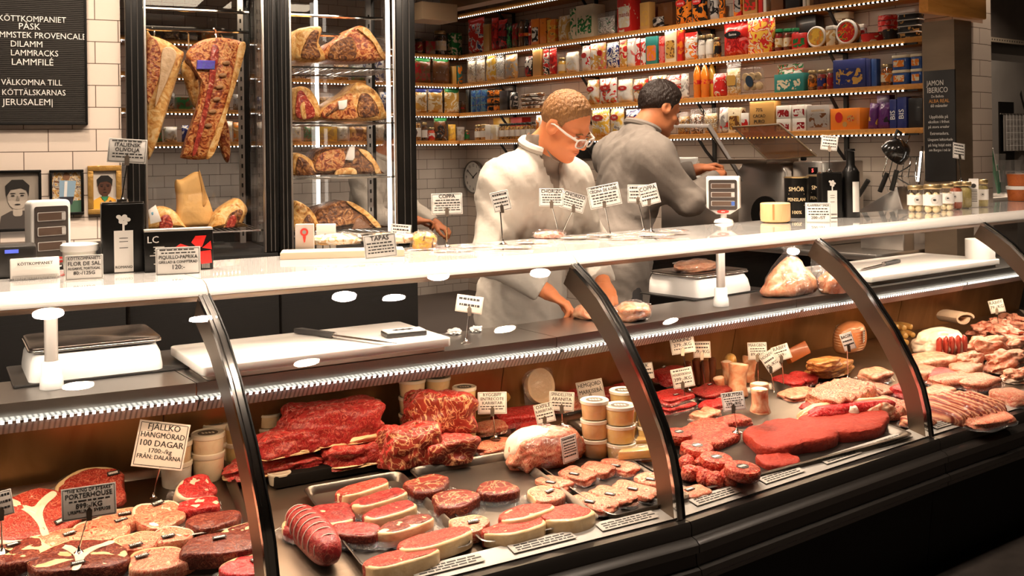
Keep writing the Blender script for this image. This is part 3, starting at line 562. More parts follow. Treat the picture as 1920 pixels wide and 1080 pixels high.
stock(3, [(872, 877, 168, 'box', 'black', 'thin black carton'), (935, 950, 170, 'box', 'black', 'black carton'), (951, 965, 172, 'bag', ('black', 'grey', 'black'), 'black packet'),
 (1096, 1117, 148, 'bag', ('white', 'cream', 'tan', 'red'), 'white chip bag with snowflake logo', D(txt='Yoki')), (1117, 1152, 145, 'bag', ('white', 'white', 'red', 'tan'), 'large white chip bag', D(txt='Yoki')), (1153, 1180, 147, 'bag', ('white', 'cream', 'red'), 'white and red chip bag', D(txt='Yoki')), (1181, 1210, 146, 'bag', ('cream', 'white', 'tan', 'red'), 'cream chip bag', D(txt='Yoki')), (1211, 1243, 140, 'bag', ('white', 'orange', 'red', 'white'), 'white and orange chip bag over dark hair', D(txt='Yoki')), (1244, 1272, 139, 'bag', ('white', 'red', 'cream'), 'white bag with red streak', D(txt='Yoki')), (1273, 1288, 136, 'bag', ('white', 'grey', 'red'), 'slim white bag with red foot'),
 (1295, 1308, 117, 'bottle', ('orange',), 'first orange juice bottle', D(c3=('orange', 'red'), c2='orange')), (1309, 1322, 116, 'bottle', ('orange',), 'second orange juice bottle', D(c3=('red', 'orange'), c2='orange')), (1323, 1335, 115, 'bottle', ('yel',), 'third orange juice bottle', D(c3=('red', 'orange'), c2='yel', back=.06)),
 (1331, 1357, 136, 'bag', ('red', 'red', 'white', 'tan'), 'red bag beside juice bottles'), (1357, 1384, 116, 'clear', ('cream', 'gold', 'cream'), 'clear bag of pale biscuits', D(c2='gold')), (1449, 1508, 138, 'box', ('teal',), 'teal pack with oval dish', D(c2='teal', c3='cream', d=.07)), (1452, 1500, 118, 'bag', ('white', 'green', 'pink', 'orange'), 'white bag lying above teal pack', D(back=.12)),
 (1510, 1525, 132, 'jar', ('brown', 'tan'), 'first brown spread jar', D(c3=('brown', 'orange'))), (1527, 1543, 131, 'jar', ('brown', 'dred'), 'spread jar with blue label', D(c3=('navy', 'orange'))), (1545, 1561, 129, 'jar', ('dred', 'brown'), 'spread jar with yellow label', D(c3=('gold', 'dred'))), (1561, 1622, 111, 'box', ('navy',), 'large dark blue chocolate carton', D(c2='navy', c3='gold', d=.05)), (1623, 1632, 110, 'box', 'navy', 'narrow navy carton'), (1633, 1643, 110, 'box', 'blue', 'narrow blue carton'), (1645, 1668, 120, 'jar', ('brown', 'orange'), 'caramel jar with tan label', D(c3=('cream', 'orange')))])
for k in range(2):
    for j, (x0, x1) in enumerate(((1668, 1703), (1704, 1729))): stock(3, [(x0, x1, (123, 89)[k], 'tub', ('blue', 'blue'), 'blue tub', D(c2='orange', c3='cream', d=.14, dz=(0, .096)[k], hh=.095, label=f'{("lower", "upper")[k]} blue dessert tub, {("one further from", "one against")[j]} the steel pillar', txt=None))])
for r in range(3):
    for j, x in enumerate((878, 887.5, 897)): stock(3, [(x, x+9.3, 201-17*r-14, 'can', ('sky', 'blue', 'sky'), 'blue tin', D(dz=.074*r, hh=.0735, c2=None, label=f'{("bottom", "middle", "top")[r]} blue tin in the {("first", "second", "third")[j]} column from the shelf corner'))])
    for j, x in enumerate((908, 920)): stock(3, [(x, x+11, 199-16.5*r-13, 'jar', ('brown', 'orange'), 'dark jar', D(c2='black', c3=('black', 'orange'), dz=.074*r, hh=.0735, label=f'{("bottom", "middle", "top")[r]} dark jar with orange crest, column {("touching the blue tins", "away from the blue tins")[j]}'))])
for k in range(4): stock(3, [(966, 1012, 196-9*k-9, 'bag', ('white', 'brown', 'tan'), 'flat bag', D(d=.12, dz=.037*k, hh=.036, label=f'{("lowest", "second", "third", "topmost")[k]} flat bag stacked behind the bowed man with glasses'))])
stock(4, [(884, 894, 234, 'jar', ('brown', 'tan'), 'white labelled jar near the corner', D(c3='white')), (895, 906, 233, 'jar', ('tan', 'brown'), 'second jar near the corner', D(c3='white')), (907, 917, 234, 'box', 'white', 'white carton beside jars'), (918, 929, 234, 'box', ('cream', 'white'), 'cream carton beside jars')])
for j in range(7): x = 930+j*10; stock(4, [(x, x+9.4, 232-j*.6, 'jar', (('brown', 'gold'), ('gold', 'brown'))[j % 2], 'preserve jar', D(c2='black', c3='white', label=f'{("first", "second", "third", "fourth", "fifth", "sixth", "last")[j]} black lidded preserve jar in the row of seven on the lowest shelf'))])
stock(4, [(922, 954, 221, 'box', 'yel', 'yellow carton with black diamond', D(back=.16, c2='black', c3='yel')), (955, 977, 220, 'box', 'red', 'red carton above preserve jars', D(back=.16)), (1000, 1012, 215, 'bag', ('white', 'orange'), 'white packet beside the ear of the man'),
 (1102, 1137, 198, 'bag', ('yel', 'white', 'yel', 'grey'), 'yellow and white corn bag', D(txt='Yoki')), (1138, 1164, 197, 'bag', ('yel', 'cream', 'white', 'grey'), 'second yellow corn bag', D(txt='Yoki')), (1165, 1200, 203, 'bag', ('white', 'navy', 'orange'), 'white bag behind the man in grey', D(txt='Yoki')), (1264, 1287, 210, 'clear', ('tan', 'brown', 'white'), 'clear bag of mixed nuts'), (1288, 1312, 204, 'clear', ('brown', 'white', 'orange'), 'clear bag with silver seal'), (1313, 1340, 203, 'clear', ('tan', 'cream', 'brown'), 'wide clear bag of nuts'), (1343, 1362, 200, 'bag', ('white', 'grey', 'red'), 'white printed bag'), (1363, 1386, 202, 'box', ('cream', 'cream', 'brown'), 'cream carton with red script', D(c2='brown', c3='gold')), (1387, 1402, 212, 'box', 'white', 'small white carton with berries', D(c2='red', c3='white')),
 (1403, 1451, 190, 'box', 'tan', 'kraft brown cocoa carton', D(d=.08)), (1511, 1553, 197, 'box', 'grey', 'grey white chocolate carton', D(c2='grey', c3='brown', d=.05)), (1554, 1613, 203, 'box', 'orange', 'wide orange biscuit carton', D(d=.14)), (1622, 1640, 192, 'bag', ('purple', 'purple', 'gold'), 'first purple chocolate pack', D(tilt=.12)), (1641, 1664, 190, 'bag', ('purple', 'purple', 'black'), 'second purple chocolate pack', D(tilt=.1)), (1642, 1668, 178, 'box', 'purple', 'purple carton behind chocolate packs', D(back=.1)), (1666, 1679, 186, 'box', 'navy', 'navy wafer pack', D(d=.06)), (1680, 1699, 182, 'box', 'navy', 'taller navy wafer pack', D(d=.06)), (1701, 1728, 184, 'box', 'black', 'black carton at shelf end', D(d=.1))])
for k in range(2):
    for j, (x0, x1) in enumerate(((1453, 1481), (1483, 1510))): stock(4, [(x0, x1, (224, 193)[k], 'box', 'white', 'white box', D(c2='dred', c3='white', d=.07, dz=(0, .092)[k], hh=.0915, label=f'{("lower", "upper")[k]} white praline box, column {("beside the kraft cocoa carton", "beside the grey carton")[j]}'))])
def onfront(lab, lines, ms):                                     # print on the front of a carton that is already there
    for o in C.objects:
        if o.get('label', '').startswith(lab):
            k = o.children[0].data; ys = min(v.co.y for v in k.vertices); w = max(v.co.x for v in k.vertices)*2; h = max(v.co.z for v in k.vertices)
            text([(s, sz*h, x*w, z*h-h/2, wd*w) for s, sz, x, z, wd in lines], ms, o, fr(0, ys-.002, h/2)); return
onfront('kraft brown cocoa', [('70%', .17, -.1, .72, .5), ('CACAO', .17, -.1, .52, .5), ('PURO', .17, -.1, .34, .5)], ink); onfront('grey white chocolate', [('GAVOTTES', .12, 0, .78, .8)], pm('gold')); onfront('tall red striped', [('manda', .2, 0, .46, .75)], pm('dred'))
for lab in ('navy wafer', 'taller navy'):
    for o in list(C.objects):
        if o.get('label', '').startswith(lab): k = o.children[0].data; h = max(v.co.z for v in k.vertices); text([('BIS', h*.26, 0, 0)], white, o, fr(0, -.032, h*.45) @ RZ(pi/2))
for o in list(C.objects):
    if 'wide orange biscuit' in o.get('label', '')[:22]:
        k = o.children[0].data; h = max(v.co.z for v in k.vertices); w = max(v.co.x for v in k.vertices)*2
        logo(o, None, -w*.2, h*.58, -.0715, h*.42, h*.5, pm('red')); logo(o, None, w*.2, h*.52, -.0715, h*.4, h*.3, pm('tan', 'red', scale=40), nm='biscuit_picture'); logo(o, None, 0, h*.25, -.0715, h*.25, h*.25, pm('tan'), nm='biscuit_picture')
# the biscuit tray leaning on the third shelf
P = atp(1414, 170, (SX+.03, 0), (1, 0)); t = thing('biscuit_tray', 'clear tray of round pale biscuits with dark oval seal on the third shelf', 'tray', (P.x+.01, P.y, SZ[3]+.036), 0, PK, rot=(rad(12), 0, -pi/2))
b = B(); prism(b, rrect(.19, .19, .03), 0, .035, bev=.008, M=fr(0, .02, .1)); ob('tray', b, pvc, t)
for k in range(6): b = B(); lathe(b, [(.026, 0), (.031, .006), (.031, .016), (.026, .02)], 20, M=fr(-.055+.055*(k % 3), .005, .06+.07*(k//3))); ob('biscuit', b, mat('biscuit', (.72, .50, .26), .6), t)
b = B(); prism(b, ell(.068, .085), 0, .002, M=fr(-.02, -.018, .10)); s = ob('seal', b, mat('seal_blue', (.03, .05, .08), .4), t)
# the short wall and what shows through the fridges
stock(1, [(783, 797, 72, 'jar', ('dred', 'brown'), 'dark red jar', D(c2='black', c3=('dred', 'tan'))), (800, 818, 77, 'box', ('dred', 'brown'), 'dark brown carton'), (823, 844, 57, 'jar', ('brown', 'black'), 'tall glass jar with black foot', D(c2='gold', c3=('cream', 'white'))), (848, 868, 62, 'box', ('green', 'cream'), 'green and cream carton')], False)
stock(2, [(781, 813, 108, 'bag', ('brown', 'dred', 'brown'), 'green topped bag of dark beans', D(c2='green')), (815, 848, 107, 'bag', ('brown', 'brown', 'grey'), 'second green topped bean bag', D(c2='green')), (849, 857, 124, 'box', 'gold', 'slim yellow carton'), (858, 868, 123, 'box', ('teal', 'orange'), 'slim teal carton')], False)
stock(3, [(781, 804, 166, 'bag', ('gold', 'cream', 'tan'), 'popcorn bag with dark band', D(c2='navy')), (805, 834, 166, 'bag', ('cream', 'gold', 'tan'), 'second popcorn bag', D(c2='navy')), (836, 865, 166, 'bag', ('gold', 'cream', 'tan'), 'green topped popcorn bag', D(c2='green')), (867, 876, 190, 'bottle', ('brown',), 'small dark bottle', D(c3=('red', 'black')))], False)
stock(4, [(781, 791, 222, 'jar', ('brown', 'tan'), 'tall stacked jar', D(c3='white', c2='black')), (793, 803, 229, 'jar', ('brown', 'black'), 'dark preserve jar', D(c3='white')), (805, 818, 239, 'jar', ('red', 'orange'), 'red sauce jar', D(c3=('white', 'red'))), (816, 841, 221, 'bag', ('brown', 'black', 'grey'), 'green topped coffee bag', D(c2='green')), (842, 856, 232, 'bag', ('yel', 'gold'), 'yellow packet'), (857, 872, 238, 'tub', ('grey', 'silver'), 'grey pot', D(c3='silver')), (873, 882, 244, 'jar', ('green', 'red'), 'small green jar', D(c3='green'))], False)
CO = [('white', 'cream', 'grey'), ('yel', 'gold'), ('red', 'cream', 'dred'), ('orange', 'tan', 'cream'), ('green', 'brown', 'green'), ('grey', 'silver', 'brown'), ('tan', 'brown'), ('navy', 'white', 'blue')]; CN = ['white', 'yellow', 'red', 'orange', 'green', 'grey', 'tan', 'blue']
for lv in (1, 2, 3, 4):
    rn = random.Random(lv); rows = []; x = 280; c = None; n = {}
    while x < 735:
        wd = rn.choice((22, 26, 30, 34)); k = rn.choice([q for q in range(8) if q != c]); c = k; kind = rn.choice(('bag', 'box', 'bag', 'clear')); base = {1: 92, 2: 151, 3: 211, 4: 263}[lv]
        key = (k, kind); n[key] = n.get(key, 0)+1; o = ('', 'second ', 'third ', 'fourth ', 'fifth ')[min(4, n[key]-1)]
        rows.append((x, x+wd, base-rn.uniform(26, 40), kind, CO[k], f'{o}{CN[k]} {dict(bag="packet", box="carton", clear="clear bag")[kind]} seen through the fridge')); x += wd+rn.choice((1, 2, 8))
    stock(lv, rows, False)
# ---------------------------------------------------------------- letter board, pictures
LR = math.atan2(WD.y, WD.x); W4 = lambda v: Vector((v.x, v.y, 0))
def wpx(x, y, h=.0):                      # a pixel on the letter board wall's plane: (distance along, height)
    P = atp(x, y, WL(0, h), WN); return (P.xy-WL(0, h)).dot(WD), P.z
s1, zb = wpx(165, 234, .03); s0 = s1-.62
t = thing('letter_board', 'large black grooved letter board with white letters on the tiled wall', 'sign', (*WL((s0+s1)/2, .002), zb), LR)
Wd = s1-s0; Ht = 2.62-zb
b = B(); box(b, (0, -.012, Ht/2), (Wd-.02, .02, Ht-.02), 0)
for k in range(int(Ht/.0085)): box(b, (0, -.023, .014+k*.0085), (Wd-.024, .003, .0052), 0)
ob('felt_board', b, mat('groove_black', (.022, .018, .014), .7), t, flat=True)
b = B()
for c, s in (((0, -.016, .005), (Wd, .032, .01)), ((Wd/2-.005, -.016, Ht/2), (.01, .032, Ht)), ((-Wd/2+.005, -.016, Ht/2), (.01, .032, Ht)), ((0, -.016, Ht-.005), (Wd, .032, .01))): box(b, c, s, bev=.002)
ob('frame', b, mblack, t)
L = []
for s, x, y, wd in (('KÖTTKOMPANIET', 61, 36, 114), ('PÅSK', 55, 50, 36), ('LAMMSTEK PROVENCALE', 72, 67, 164), ('DILAMM', 50, 83, 53), ('LAMMRACKS', 65, 100, 80), ('LAMMFILÉ', 61, 117, 70), ('VÄLKOMNA TILL', 60, 155, 103), ('KÖTTÄLSKARNAS', 64, 174, 107), ('JERUSALEM|', 53, 192, 85)):
    q, z = wpx(x, y, .03); k = .00238*wd; L.append((s, .041, q-(s0+s1)/2, z-zb, k))
text(L, mat('letter_white', (.85, .82, .78), .5), t, fr(0, -.026, 0), bold=.0)
def picture(x0, x1, y0, y1, fm, fwid, lab, art):
    a, z1 = wpx(x0, y0, .02); c, z0 = wpx(x1, y1, .02); w = c-a; h = z1-z0
    t = thing('picture_frame', lab, 'picture', (*WL((a+c)/2, .003), z0), LR); b = B()
    for cc, s in (((0, -.01, fwid/2), (w, .02, fwid)), ((0, -.01, h-fwid/2), (w, .02, fwid)), ((w/2-fwid/2, -.01, h/2), (fwid, .02, h-2*fwid)), ((-w/2+fwid/2, -.01, h/2), (fwid, .02, h-2*fwid))): box(b, cc, s, bev=.003)
    ob('frame', b, fm, t); art(t, w-2*fwid, h-2*fwid, h/2); return t
def shp(b, o, z, m, cx=0, cy=0): prism(b, [(x+cx, y+cy) for x, y in o], z, z+.0008, m)
def bust(t, w, h, zc, bg, sk, hair, shirt, col=None, small=.9):
    b = B(); shp(b, rrect(w, h, .001, 1), 0, 0); k = h*small
    shp(b, [(-.34*k, -.5*h), (.34*k, -.5*h), (.30*k, -.30*k), (.12*k, -.2*k), (-.12*k, -.2*k), (-.30*k, -.30*k)], .001, 3)
    shp(b, rrect(.17*k, .3*k, .05*k), .002, 1, 0, -.16*k); shp(b, ell(.37*k, .54*k, 24, p=2.3), .003, 1, 0, .10*k); shp(b, [(-.2*k, .08*k), (-.22*k, .3*k), (-.1*k, .42*k), (.1*k, .42*k), (.22*k, .3*k), (.2*k, .08*k), (.16*k, .2*k), (.06*k, .25*k), (-.12*k, .22*k)], .0042, 2)
    for sx in (-1, 1): shp(b, ell(.07*k, .03*k, 12), .0042, 2, sx*.085*k, .10*k); shp(b, ell(.11*k, .02*k, 12), .0042, 2, sx*.085*k, .145*k)
    shp(b, ell(.11*k, .028*k, 12), .0042, 2, 0, -.075*k); shp(b, [(-.012*k, .1*k), (.012*k, .1*k), (.035*k, 0), (-.03*k, 0)], .0042, 4)
    if col: shp(b, [(-.12*k, -.2*k), (.12*k, -.2*k), (0, -.36*k)], .003, 5); shp(b, ell(.08*k, .09*k, 12), .003, 4, .15*k, -.36*k)
    bmesh.ops.transform(b, matrix=fr(0, -.004, zc), verts=b.verts[:])
    ob('picture', b, [mat('pic_'+str(i)+fm_, c, .5) for i, (fm_, c) in enumerate(zip((t.name,)*6, (bg, sk, hair, shirt, [q*.6 for q in sk], col or bg)))], t, flat=True)
picture(-14, 79, 320, 432, black, .012, 'black framed grey portrait of a dark haired man', lambda t, w, h, z: bust(t, w, h, z, (.35, .30, .25), (.42, .36, .30), (.02, .017, .015), (.06, .05, .045)))
def player(t, w, h, zc):
    b = B(); shp(b, rrect(w, h, .001, 1), 0, 0); shp(b, [(-w/2, -h/2), (w/2, -h/2), (w/2, -h*.2), (-w/2, -h*.28)], .001, 1)
    shp(b, [(-.03, -.02), (.03, -.02), (.04, .05), (-.03, .055)], .002, 2); shp(b, [(-.028, -.055), (.022, -.055), (.03, -.02), (-.03, -.02)], .002, 3); shp(b, ell(.03, .036, 16), .002, 4, 0, .072); shp(b, [(-.012, -.02), (0, -.02), (.004, .05), (-.008, .05)], .003, 5)
    bmesh.ops.transform(b, matrix=fr(0, -.004, zc), verts=b.verts[:]); ob('picture', b, [pm('tan', 'cream', 'grey', 'brown', scale=60), mat('pitch', (.05, .12, .07), .6), mat('kit_blue', (.28, .42, .55), .6), mat('kit_dark', (.02, .02, .03), .6), mat('kit_skin', (.25, .12, .06), .6), white], t, flat=True)
picture(92, 158, 319, 402, black, .012, 'black framed photo of a footballer in a pale striped shirt', player)
picture(164, 229, 311, 400, mat('gilt', (.50, .28, .07), .35, .5, bump=.3, bscale=80), .024, 'gold framed portrait of a man in a yellow shirt', lambda t, w, h, z: bust(t, w, h, z, (.62, .55, .48), (.09, .035, .018), (.01, .008, .007), (.75, .36, .04), (.04, .22, .10)))
b = B(); M = T(*WL(-.75, .0), 0) @ RZ(LR); box(b, (-.0, -.16, .605), (1.66, .30, 1.17), bev=.005)
bmesh.ops.transform(b, matrix=M, verts=b.verts[:]); tag(ob('back_cabinet', b, mblack), 'black cabinet under the framed pictures and letter board', 'cabinet')
# ---------------------------------------------------------------- the two glass meat fridges
FRH = .04; FZ = .12
def lpt(x, y, back):                     # a pixel at a depth behind the fridge fronts: (along the wall, height)
    P = atp(x, y, WL(0, FRH-back), WN); return (P.xy-WL(0, FRH)).dot(WD), P.z
meatage = ramp2('dry_aged_meat', [(.07, .012, .005), (.26, .045, .012), (.48, .15, .04), (.66, .34, .12), (.20, .03, .01)], 26, dist=2.2, detail=7, pos=[.28, .42, .5, .58, .72], rough=.4, coat=.25, bump=.6)
agefat = ramp2('aged_fat', [(.30, .09, .02), (.58, .28, .07), (.70, .42, .15), (.76, .54, .27)], 20, dist=2.2, detail=6, pos=[.3, .42, .55, .68], rough=.45, coat=.2, bump=.4)
crust = ramp2('dark_crust', [(.03, .009, .004), (.11, .035, .011), (.30, .12, .035), (.52, .30, .12)], 24, dist=2.4, detail=7, pos=[.3, .45, .6, .72], rough=.5, coat=.15, bump=.7)
lean = ramp2('aged_lean', [(.12, .012, .008), (.30, .03, .018), (.42, .07, .04), (.72, .48, .30)], 22, dist=3, pos=[.3, .48, .6, .7], rough=.35, coat=.4, bump=.3)
def fridge(s0, s1, lp, rp, lab, shelves, tubes):
    w = s1-s0; d = .72; t = thing('display_fridge', lab, 'fridge', (*WL(s0, FRH), FZ), LR, 'glass meat fridges'); z1 = 2.45-FZ; zb = 1.10-FZ
    b = B(); box(b, (w/2, d/2, zb/2), (w-.004, d, zb), bev=.01); ob('base', b, mblack, t)
    b = B(); box(b, (w/2, d/2, z1+.12), (w-.004, d, .24), bev=.01); ob('top', b, mblack, t)
    for x0, x1, y0, y1 in ((0, lp, 0, .05), (w-rp, w, 0, .05), (0, .035, d-.035, d), (w-.035, w, d-.035, d)):
        b = B(); box(b, ((x0+x1)/2, (y0+y1)/2, (zb+z1)/2), (x1-x0-.003, y1-y0, z1-zb), bev=.004)
        if y0 == 0:
            for k in (1, 2): box(b, (x0+(x1-x0)*k/3, -.002, (zb+z1)/2), (.004, .006, z1-zb-.01), 1)
        ob('post', b, [black, mat('post_line', (.05, .045, .04), .4)], t)
    for x in (lp+.006, w-rp-.006): b = B(); box(b, (x, .012, (zb+z1)/2), (.011, .02, z1-zb), bev=.003); ob('door_trim', b, alu, t)
    for c, s in (((w/2, .02, (zb+z1)/2), (w-lp-rp-.03, .006, z1-zb)), ((w/2, d-.02, (zb+z1)/2), (w-.08, .006, z1-zb)), ((.012, d/2, (zb+z1)/2), (.006, d-.1, z1-zb)), ((w-.012, d/2, (zb+z1)/2), (.006, d-.1, z1-zb))): b = B(); box(b, c, s); ob('glass_pane', b, glass('fridge_glass', base=.03, rough=.02), t)
    for x in (.06, w-.06):
        b = B(); box(b, (x, d-.10, (zb+z1)/2), (.03, .015, z1-zb))
        for k in range(24): box(b, (x, d-.109, zb+.05+k*.052), (.008, .004, .022), 1)
        ob('shelf_rail', b, [steel, mblack], t)
    for z in shelves:
        b = B(); box(b, (w/2, .06, z-FZ), (w-.1, .012, .008)); box(b, (w/2, d-.12, z-FZ), (w-.1, .012, .008))
        for k in range(22): box(b, (.07+(w-.14)*k/21, d/2-.03, z-FZ+.003), (.004, d-.2, .004))
        ob('wire_shelf', b, chrome, t)
    for x, y in tubes: b = B(); cyl(b, (x, y, zb+.02), .011, z1-zb-.04, 12); ob('light_tube', b, mat('fridge_tube', (1, .88, .74), emit=5), t)
    b = B()
    for z in (2.30, 2.20): tube(b, [(.07, d*.45, z-FZ), (w-.07, d*.45, z-FZ)], .008)
    ob('hanging_rail', b, chrome, t); return t
fridge(.114, .805, .079, .058, 'black framed glass fridge with hanging rib racks and a paper bag', (1.205,), ())
fridge(.809, 1.52, .058, .105, 'black framed glass fridge with four shelves of dry aged beef', (2.006, 1.728, 1.45, 1.165), ((.585, .07), (.36, .655), (.16, .655)))
for s in (.35, 1.0): P = WL(s, FRH-.35); area('fridge_light', (P.x, P.y, 2.44), (.5, .3), FR_W, rot=(0, 0, LR), col=(1, .8, .58))
def aged(name, lab, cat, back, dp, layers, zs=None, group=None, hook=None):
    """layers: (part name, pixel outline, material, extra depth forward)"""
    q = [lpt(x, y, back) for x, y in layers[0][1]]; s = sum(a for a, _ in q)/len(q); zb = min(z for _, z in q) if zs is None else zs
    t = thing(name, lab, cat, (*WL(s, FRH-back-dp/2), zb), LR, group)
    for i, (nm, px, m, ex) in enumerate(layers):
        pts = [lpt(x, y, back) for x, y in px]; o = [(a-s, z-zb) for a, z in pts]
        sm = o if nm in ('tag', 'card', 'stamp') else spl(o)
        if zs is not None: sm = [(a, max(z, .006)) for a, z in sm]
        b = B(); e = min(.03, dp*.3) if i == 0 else .006
        prism(b, sm, -dp/2 if i == 0 else dp/2-.012, dp/2+ex, bev=e); 
        bmesh.ops.transform(b, matrix=FRONT, verts=b.verts[:]); ob(nm, b, m, t)
    if hook:
        b = B(); x, z = lpt(*hook, back); tube(b, [(x-s, 0, z-zb-.03), (x-s, -.01, z-zb), (x-s, .012, z-zb+.04), (x-s, 0, 2.2-zb), (x-s-.012, -.012, 2.21-zb)], .004, 6); ob('hook', b, chrome, t)
    return t
aged('hanging_rib_rack', 'long rib rack hanging in the fridge beside the oil sign', 'meat', .28, .12, [('meat', [(275, 74), (285, 66), (315, 76), (338, 92), (346, 102), (332, 150), (312, 215), (290, 280), (275, 284)], agefat, 0), ('rib_side', [(276, 74), (285, 69), (300, 88), (302, 130), (288, 172), (276, 190)], meatage, .012), ('bone', [(305, 92), (330, 98), (318, 140), (300, 180), (290, 200), (298, 150)], ramp2('bone', [(.42, .24, .10), (.66, .46, .28), (.74, .56, .38)], 22, dist=2, rough=.5, bump=.4), .016)], hook=(292, 70), group='hanging rib racks')
aged('hanging_rib_rack', 'central hanging rib rack with a blue stamp on its ribs', 'meat', .25, .10, [('meat', [(352, 100), (372, 78), (400, 70), (432, 71), (459, 82), (452, 120), (432, 190), (412, 250), (404, 285), (384, 299), (345, 297), (343, 288), (352, 255), (372, 195), (378, 150), (366, 128)], meatage, 0), ('fat_edge', [(448, 84), (460, 84), (450, 128), (430, 195), (410, 262), (398, 292), (386, 296), (402, 250), (424, 190), (438, 130)], agefat, .02), ('chine', [(396, 90), (410, 92), (402, 150), (388, 215), (368, 285), (360, 288), (374, 230), (390, 160)], lean, .014)]
     + [('rib_bone', [(x-7, y-1), (x, y-4), (x+6, y-3), (x+7, y+2), (x, y+4), (x-6, y+3)], mat('rib_bone', (.34, .17, .07), .5, var=.3, vscale=60), .013) for x, y in ((424, 118), (417, 141), (411, 163), (406, 186), (398, 209), (390, 235))] + [('stamp', [(369, 113), (403, 114), (402, 131), (368, 130)], ramp2('stamp_ink', [(.05, .25, .15), (.12, .08, .5), (.1, .2, .6)], 30, rough=.4), .018)], hook=(408, 76), group='hanging rib racks')
aged('hanging_rib_rack', 'narrow rib rack hanging behind the blue stamped one', 'meat', .45, .07, [('meat', [(342, 128), (352, 106), (364, 112), (374, 160), (372, 200), (362, 195), (350, 160)], agefat, 0), ('dark_side', [(346, 112), (370, 92), (378, 120), (370, 150), (360, 130)], crust, .01)], hook=(356, 108), group='hanging rib racks')
aged('hanging_meat_strip', 'thin dark meat strip hanging low behind the central rack', 'meat', .52, .05, [('meat', [(408, 250), (420, 218), (430, 240), (433, 285), (428, 305), (418, 290)], meatage, 0)], hook=(420, 222))
t = aged('paper_bag', 'brown paper bag standing in the left hanging fridge', 'bag', .22, .10, [('bag', [(331, 341), (345, 336), (374, 322), (384, 350), (398, 388), (402, 408), (392, 438), (340, 438), (332, 420), (334, 380)], mat('kraft', (.62, .36, .12), .7, bump=.3, bscale=20, var=.1), 0), ('fold', [(373, 324), (376, 324), (388, 372), (381, 388), (379, 360)], mat('kraft_fold', (.50, .27, .08), .7), .004)], zs=1.212)
t['label'] = 'brown paper bag standing on the floor shelf of the hanging fridge'
aged('rib_roast', 'thick rib roast with pale fat rim beside the paper bag', 'meat', .12, .16, [('fat', [(397, 468), (398, 420), (412, 395), (440, 376), (452, 374), (466, 392), (460, 412), (452, 430), (466, 458), (462, 464)], agefat, 0), ('lean_face', [(414, 456), (420, 425), (430, 402), (448, 392), (456, 398), (448, 416), (440, 430), (446, 446), (436, 454)], crust, .004), ('lean_eye', [(424, 420), (436, 402), (444, 412), (434, 436), (426, 440)], lean, .006)], zs=1.212)
aged('rib_roast', 'small pale topped roast with a tag behind the pepper box', 'meat', .2, .14, [('fat', [(276, 440), (284, 396), (302, 388), (322, 392), (338, 408), (350, 440)], agefat, 0), ('lean_face', [(300, 430), (302, 406), (318, 404), (324, 428)], lean, .004)], zs=1.212)
t = aged('price_card', 'small white hang tag with a blue seal in the hanging fridge', 'tag', .06, .003, [('card', [(278, 394), (292, 384), (303, 415), (282, 420)], paper, 0), ('seal', [(282, 398), (288, 396), (289, 403), (284, 405)], mat('seal_sky', (.10, .3, .42), .5), .001)], zs=1.212)
G = 'dry aged beef in the shelved fridge'
def roast(sh, a, c, lab): aged('aged_beef_joint', lab, 'meat', .18, .26, a, zs={1: 2.014, 2: 1.736, 3: 1.458, 4: 1.173}[sh], group=G)
roast(1, [('fat', [(553, 112), (555, 60), (575, 50), (600, 48), (606, 56), (600, 80), (612, 112)], agefat, 0), ('lean_face', [(565, 108), (572, 80), (586, 58), (598, 60), (594, 84), (600, 108)], crust, .006)], 0, 'fat covered joint beside the dark fridge post on the top fridge shelf')
roast(1, [('fat', [(612, 112), (620, 82), (640, 70), (662, 52), (684, 48), (704, 72), (718, 96), (724, 112)], meatage, 0), ('rib_side', [(618, 110), (622, 86), (642, 72), (662, 72), (666, 108)], crust, .008), ('fat_rim', [(670, 54), (686, 52), (706, 76), (722, 108), (714, 108), (700, 82), (682, 64)], agefat, .012)], 0, 'wide ribbed beef joint on the top fridge shelf')
roast(2, [('fat', [(553, 225), (555, 172), (564, 161), (582, 166), (596, 184), (602, 205), (598, 225)], agefat, 0), ('lean_face', [(556, 220), (557, 178), (566, 170), (578, 186), (590, 206), (586, 222)], lean, .006), ('fat_seam', [(566, 222), (562, 200), (570, 190), (572, 205), (574, 222)], agefat, .009)], 0, 'cut joint with bright red face on the second fridge shelf')
roast(2, [('fat', [(602, 225), (606, 204), (630, 186), (656, 170), (672, 154), (694, 160), (712, 176), (724, 204), (718, 225)], agefat, 0), ('rib_side', [(606, 222), (608, 204), (632, 188), (658, 174), (664, 200), (668, 222)], meatage, .008), ('lean_face', [(672, 218), (674, 180), (690, 176), (706, 196), (708, 216)], crust, .008)] + [('rib_bone', [(610+k*14, 214-k*9), (624+k*14, 204-k*9), (626+k*14, 208-k*9), (612+k*14, 219-k*9)], crust, .014) for k in range(3)] + [('tag', [(632, 190), (650, 187), (650, 200), (643, 206), (634, 206)], paper, .016)], 0, 'large ribbed joint with a white tag on the second fridge shelf')
roast(3, [('fat', [(553, 337), (554, 292), (566, 288), (586, 300), (598, 322), (598, 337)], agefat, 0), ('lean_face', [(557, 332), (558, 298), (568, 296), (584, 312), (590, 330)], crust, .006)], 0, 'dark cut joint with a thin fat rim on the third fridge shelf')
